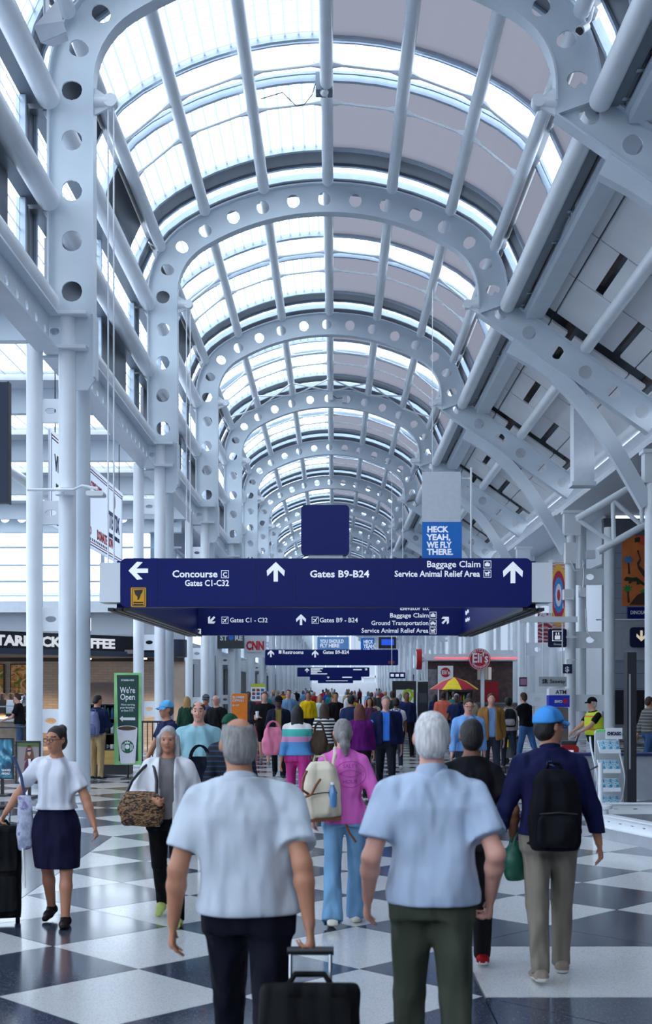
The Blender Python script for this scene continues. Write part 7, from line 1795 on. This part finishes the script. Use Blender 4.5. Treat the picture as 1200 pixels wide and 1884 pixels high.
# man in light blue tee
r, i, l = PP(366, 160, TOWARD, 'man in a light blue tee with backpack straps walking forward', H=1.77, w=1.15, belly=.06, skin='pink', hair='short', bald=True, hairc='brown', top='tee', topc=(150, 195, 208), hem=.84, botc=(120, 120, 125), legs=((.2, .1), (-.2, .2)), seed=27)
backpack(r, l, (0, -.12, .92), PI, 'dark backpack on the man in the light blue tee', (22, 26, 34), .30, .5, .16, .016)
r, i, l = PP(308, 132, 2.2, 'man in navy shirt and light blue cap behind the woman in the white jacket', H=1.74, skin='tan', hair='short', hairc='darkgrey', cap=(100, 170, 220), top='tee', topc=(26, 36, 72), botc=(50, 52, 60), seed=28)
r, i, l = PP(424, 185, TOWARD, 'man in a green cap and blue plaid shirt behind the man in the white shirt', H=1.66, skin='brown', hair='short', hairc='black', cap=(24, 74, 58), top='long', topm=band_mat('plaid', [(0, srgb(14, 18, 30)), (.02, srgb(30, 55, 90)), (.035, srgb(18, 22, 36))], .8, 2, (0, 1), .05), botc=(40, 42, 50), head=(.1, 0), seed=29)
soft_bag('duffel_bag', place(r, l, (.30, .06, .80)), .4, 'black and blue plaid duffel bag on the arm of the man in the green cap', cloth_m((18, 24, 40)), .34, .42, .2, 'bag', .14, None, .016)

# ---------------------------------------------------------------- people in the middle distance
r, i, l = PP(487, 76, TOWARD, 'man in black polo and black shorts holding a white paper cup', H=1.82, w=1.1, belly=.03, skin='pink', hair='short', hairc='auburn', top='polo', topc=(16, 17, 20), bottom='shorts', botc=(16, 16, 20), shoec=(120, 120, 125), hands=(None, (.12, .34, 1.16)), seed=31)
w_ = place(r, l, r['wrist_r']); cup = empty('paper_cup', (w_.x - .03, w_.y - .09, w_.z - .02), 0, 'white paper cup in the hand of the man in black polo', 'cup'); b = MB(); b.lathe([(.03, 0), (.042, .13)], seg=14); b.build('cup_body', WH_, cup, True); b = MB(); b.lathe([(.045, .13), (.043, .15), (.02, .155)], seg=14); b.build('lid', WH_, cup, True)
PP(513, 88, TOWARD, 'man in dark cap and navy jacket walking forward beside the black polo', H=1.74, skin='dark', hair='short', hairc='black', cap=(20, 22, 32), top='tee', topc=(140, 120, 60), jacket=(24, 30, 48), botc=(22, 24, 30), seed=32)
PP(531, 63, TOWARD, 'man in a grey blue polo among the distant walkers', H=1.86, w=1.08, skin='pink', hair='short', hairc='brown', top='polo', topc=(110, 150, 185), botc=(60, 62, 70), seed=33)
PP(567, 60, TOWARD, 'person in a yellow hoodie with black straps in the crowd', H=1.78, skin='tan', hair='short', hairc='black', top='long', topc=(232, 190, 20), botc=(30, 32, 40), seed=34)
PP(588, 58, TOWARD, 'blonde woman in a pale teal top in the crowd', H=1.68, fem=True, skin='pink', hair='long', hairc='blonde', top='tee', topc=(190, 220, 215), botc=(150, 170, 190), seed=35)
PP(618, 66, TOWARD, 'man in a black tee standing in the middle of the crowd', H=1.78, skin='tan', hair='short', hairc='black', top='long', topc=(18, 18, 22), botc=(40, 44, 56), seed=36)
PP(641, 56, AWAY, 'blonde woman in a pale sage top walking away in the crowd', H=1.66, fem=True, skin='pink', hair='long', hairc='blonde', top='tee', topc=(176, 186, 160), botc=(200, 196, 186), seed=37)
r, i, l = PP(547, 122, AWAY, 'woman with long dark hair in a white, teal, pink and blue sweater, seen from behind', H=1.66, fem=True, w=1.12, skin='tan', hair='long', hairc='black', top='long', hem=.94, topm=band_mat('colour_block', [(.9, srgb(90, 160, 220)), (1.08, srgb(220, 150, 200)), (1.16, srgb(70, 190, 180)), (1.27, srgb(232, 228, 226))], .8, 2, (.8, 1.6)), botc=(196, 60, 140), shoec=(200, 195, 190), seed=38)
soft_bag('pink_bag', place(r, l, (-.36, -.06, .88)), .4, 'large soft pink bag on the woman in the colour block sweater', cloth_m((226, 130, 160)), .34, .42, .2, 'bag', .12, None, .018)
soft_bag('brown_bag', place(r, l, (.33, -.02, .90)), -.3, 'brown handbag on the shoulder of the woman in the colour block sweater', cloth_m((72, 56, 46)), .26, .34, .14, 'handbag', .16, None, .018)
PP(597, 100, AWAY, 'woman with long brown hair in a black and white striped top, seen from behind', H=1.64, fem=True, skin='tan', hair='long', hairc='brown', top='tee', topm=band_mat('stripes', [(0, srgb(20, 20, 24)), (.03, srgb(225, 225, 225)), (.06, srgb(225, 225, 225))], .8, 2, (0, 1), .06), botc=(60, 60, 44), seed=39)
PP(662, 112, AWAY, 'woman with auburn hair in a purple top, seen from behind', H=1.66, fem=True, w=1.1, skin='pink', hair='long', hairc='auburn', top='long', topc=(96, 22, 104), botc=(22, 22, 28), seed=40)
PP(646, 84, AWAY, 'dark-haired man in a navy tee walking away behind the woman in purple', H=1.76, skin='tan', hair='short', hairc='black', top='tee', topc=(36, 52, 92), botc=(30, 32, 40), seed=41)
PP(710, 104, TOWARD, 'man in navy blazer and open blue shirt striding forward', H=1.80, w=1.08, skin='pink', hair='short', hairc='grey', top='polo', topc=(60, 120, 215), hem=.96, jacket=(20, 28, 66), botc=(26, 30, 40), legs=((.35, .1), (-.35, .3)), collar=True, seed=42)
r, i, l = PP(729, 80, AWAY, 'young person in a white tee with a blue backpack walking away', H=1.68, skin='brown', hair='short', hairc='black', top='tee', topc=(225, 225, 228), botc=(40, 44, 60), seed=43)
backpack(r, l, (0, -.11, .92), 0, 'bright blue backpack on the young person in white', (34, 54, 150), .28, .42, .16, .022)
r, i, l = PP(722, 64, AWAY, 'man in an olive green tee with a dark pack near the pin panel', H=1.82, w=1.1, skin='tan', hair='short', hairc='brown', top='tee', topc=(62, 74, 60), botc=(40, 42, 40), seed=44)
backpack(r, l, (0, -.12, .95), 0, 'dark green backpack near the pin panel', (36, 44, 36), .3, .46, .16, .026)
PP(861, 118, TOWARD, 'man in a light blue shirt and glasses leaning forward as he walks', H=1.76, w=1.08, skin='pink', hair='short', hairc='brown', glasses=True, lean=.10, top='long', topc=(120, 168, 225), collar=True, botc=(50, 54, 64), head=(.15, -.15), seed=45)
PP(904, 94, TOWARD, 'bearded man in a tan jacket over a blue shirt walking forward', H=1.80, skin='pink', hair='short', hairc='brown', top='polo', topc=(120, 150, 195), hem=.90, jacket=(150, 108, 58), botc=(46, 52, 66), legs=((.15, .05), (-.2, .2)), shoec=(20, 20, 22), seed=46)
r, i, l = PP(936, 78, AWAY, 'curly-haired woman in a pale cardigan near the trolley', H=1.68, fem=True, skin='brown', hair='curly', hairc='black', top='long', topc=(180, 168, 168), botc=(40, 44, 58), seed=47)
backpack(r, l, (0, -.11, .96), 0, 'black backpack with pale pattern on the curly-haired woman', (26, 26, 30), .3, .42, .16, .022, (150, 150, 155))
PP(969, 76, .7, 'man in a black tee pushing the trolley', H=1.80, w=1.06, skin='pink', hair='short', hairc='brown', lean=.12, top='tee', topc=(18, 18, 22), botc=(70, 110, 165), hands=((-.16, .44, 1.02), (.16, .44, 1.02)), legs=((.25, .1), (-.3, .2)), seed=48)
VEST = band_mat('safety_vest', [(.9, srgb(215, 235, 40)), (1.04, srgb(245, 120, 50)), (1.07, srgb(215, 235, 40)), (1.30, srgb(245, 120, 50)), (1.33, srgb(215, 235, 40))], .6, 2, (.8, 1.6))
PP(1096, 92, 1.9, 'worker in a yellow safety vest and black cap pushing the red machine', H=1.72, w=1.12, belly=.05, skin='pink', hair='short', hairc='white', cap=(18, 18, 20), lean=.10, top='tee', topc=(20, 20, 24), vest=VEST, botc=(26, 28, 36), hands=((-.14, .46, 1.04), (.14, .46, 1.04)), seed=49)
PP(1194, 84, -1.2, 'person in a grey check shirt and jeans at the picture edge', H=1.72, skin='tan', hair='short', hairc='brown', top='long', topm=band_mat('grey_check', [(0, srgb(90, 92, 90)), (.03, srgb(140, 140, 136)), (.05, srgb(70, 74, 74))], .8, 2, (0, 1), .07), botc=(60, 86, 130), seed=50)
r, i, l = PP(179, 90, -.35, 'young man in a navy sweater and khaki trousers at the merchandise shelf', H=1.76, skin='tan', hair='short', hairc='black', head=(-.5, -.25), top='long', topc=(24, 34, 70), hem=.94, botc=(168, 142, 104), shoec=(30, 32, 40), solec=(210, 210, 210), legs=((.03, .02), (-.03, .02)), feet=(0, 0), hands=((-.22, .2, 1.0), (.14, .34, 1.12)), seed=51)
backpack(r, l, (0.0, -.11, .90), -.35, 'lavender grey backpack on the young man at the merchandise shelf', (118, 122, 158), .31, .50, .17, .018, (100, 104, 140))
PP(37, 70, PI * .5, 'barista in a black polo working at the coffee bar', H=1.74, skin='pink', hair='short', hairc='brown', lean=.08, head=(0, -.3), top='polo', topc=(18, 18, 22), botc=(70, 90, 120), legs=((.02, .02), (-.02, .02)), feet=(0, 0), hands=((-.14, .4, 1.05), (.14, .4, 1.05)), seed=52)
PP(160, 80, AWAY, 'short dark-haired customer beside the young man at the shelf', H=1.62, fem=True, skin='tan', hair='bob', hairc='brown', top='long', topc=(40, 42, 52), botc=(30, 30, 36), seed=53)
PP(379, 82, TOWARD, 'man in sunglasses and grey cap with a blue tee behind the light blue tee', H=1.76, skin='tan', hair='short', hairc='darkgrey', cap=(90, 96, 110), glasses=True, top='tee', topc=(44, 84, 150), botc=(60, 62, 70), seed=54)
PP(399, 84, 2.6, 'bald man with glasses in a black jacket beside the orange sign', H=1.76, w=1.1, skin='pink', hair='short', bald=True, hairc='white', glasses=True, top='jacket', topc=(20, 20, 24), botc=(30, 30, 36), seed=55)
PP(344, 74, AWAY, 'woman with light brown hair in a dark green top near the coffee shop post', H=1.70, fem=True, skin='pink', hair='long', hairc='blonde', top='long', topc=(34, 66, 52), botc=(30, 30, 36), seed=56)
PP(457, 64, TOWARD, 'man in a dark grey tee behind the man with the paper cup', H=1.80, skin='brown', hair='short', hairc='black', top='tee', topc=(60, 62, 70), botc=(40, 44, 60), seed=57)
PP(680, 72, TOWARD, 'woman in a plum jacket facing forward right of the crowd centre', H=1.66, fem=True, skin='tan', hair='bob', hairc='black', top='long', topc=(90, 50, 80), botc=(30, 32, 40), seed=58)

# ---------------------------------------------------------------- the distant crowd: five prototypes, copied with other colours
protos = []
spec = [dict(H=1.76), dict(H=1.64, fem=True, hair='long'), dict(H=1.80, w=1.1, top='long'), dict(H=1.66, fem=True, hair='bob', top='long'), dict(H=1.72, top='jacket')]
tops = [('red', (170, 40, 45)), ('white', (220, 222, 226)), ('black', (22, 22, 26)), ('teal', (40, 120, 125)), ('mustard', (200, 150, 40)), ('navy', (30, 40, 80)), ('grey', (120, 122, 128)), ('pale pink', (225, 170, 180)), ('green', (60, 100, 70)), ('sky blue', (130, 175, 220)), ('maroon', (90, 30, 45)), ('beige', (195, 175, 145)), ('royal blue', (40, 70, 170)), ('coral', (225, 110, 90)), ('charcoal', (60, 62, 68)), ('lilac', (170, 150, 200))]
bots = [('black', (20, 20, 24)), ('denim', (70, 95, 140)), ('khaki', (150, 130, 100)), ('grey', (90, 92, 98))]
rs = random.Random(11); spots = []
combos = [(t, b_) for t in range(16) for b_ in range(4)]; rs.shuffle(combos)
tries = 0
while len(spots) < 56 and tries < 6000:
    tries += 1; d = 33 + 95 * rs.random() ** 1.3; x = rs.uniform(-3.0, 4.2)
    if d < 45 and x < -2.2: continue
    if all((x - a) ** 2 + ((d - b_) * .8) ** 2 > .75 for a, b_ in spots) and all((x - o.location[0]) ** 2 + (d - o.location[1]) ** 2 > .8 for o in COL.objects if o.parent is None and o.name.startswith('person')): spots.append((x, d))
spots.sort(key=lambda p: p[1])
for n, (x, d) in enumerate(spots):
    t, bt_ = combos[n]; kind = n % 5; away = rs.random() < .55; hc_ = rs.choice(list(HAIR)); sk = rs.choice(['pale', 'pink', 'tan', 'brown', 'dark'])
    lab = 'distant %s walker in %s top and %s trousers heading %s in the crowd' % ('long-haired' if kind == 1 else 'short-haired' if kind != 3 else 'bob-haired', tops[t][0], bots[bt_][0], 'away' if away else 'forward')
    rz = (0 if away else PI) + rs.uniform(-.25, .25)
    if len(protos) < 5:
        o, _ = person((x, d, 0), rz, lab, res=.036, skin=sk, hairc=hc_, topc=tops[t][1], botc=bots[bt_][1], group='distant crowd', seed=n, **spec[kind]); protos.append(o)
    else:
        o = copy_tree(protos[kind], (x, d, 0), rz); tag(o, lab, 'person', 'distant crowd')
        for c in o.children:
            nm = c.name.split('.')[0]; m = {'body': skin_m(sk), 'hair': hair_m(hc_), 'trousers': cloth_m(bots[bt_][1]), 't_shirt': cloth_m(tops[t][1]), 'sweater': cloth_m(tops[t][1]), 'jacket': cloth_m(tops[t][1])}.get(nm)
            if m and len(c.material_slots): c.material_slots[0].link = 'OBJECT'; c.material_slots[0].material = m
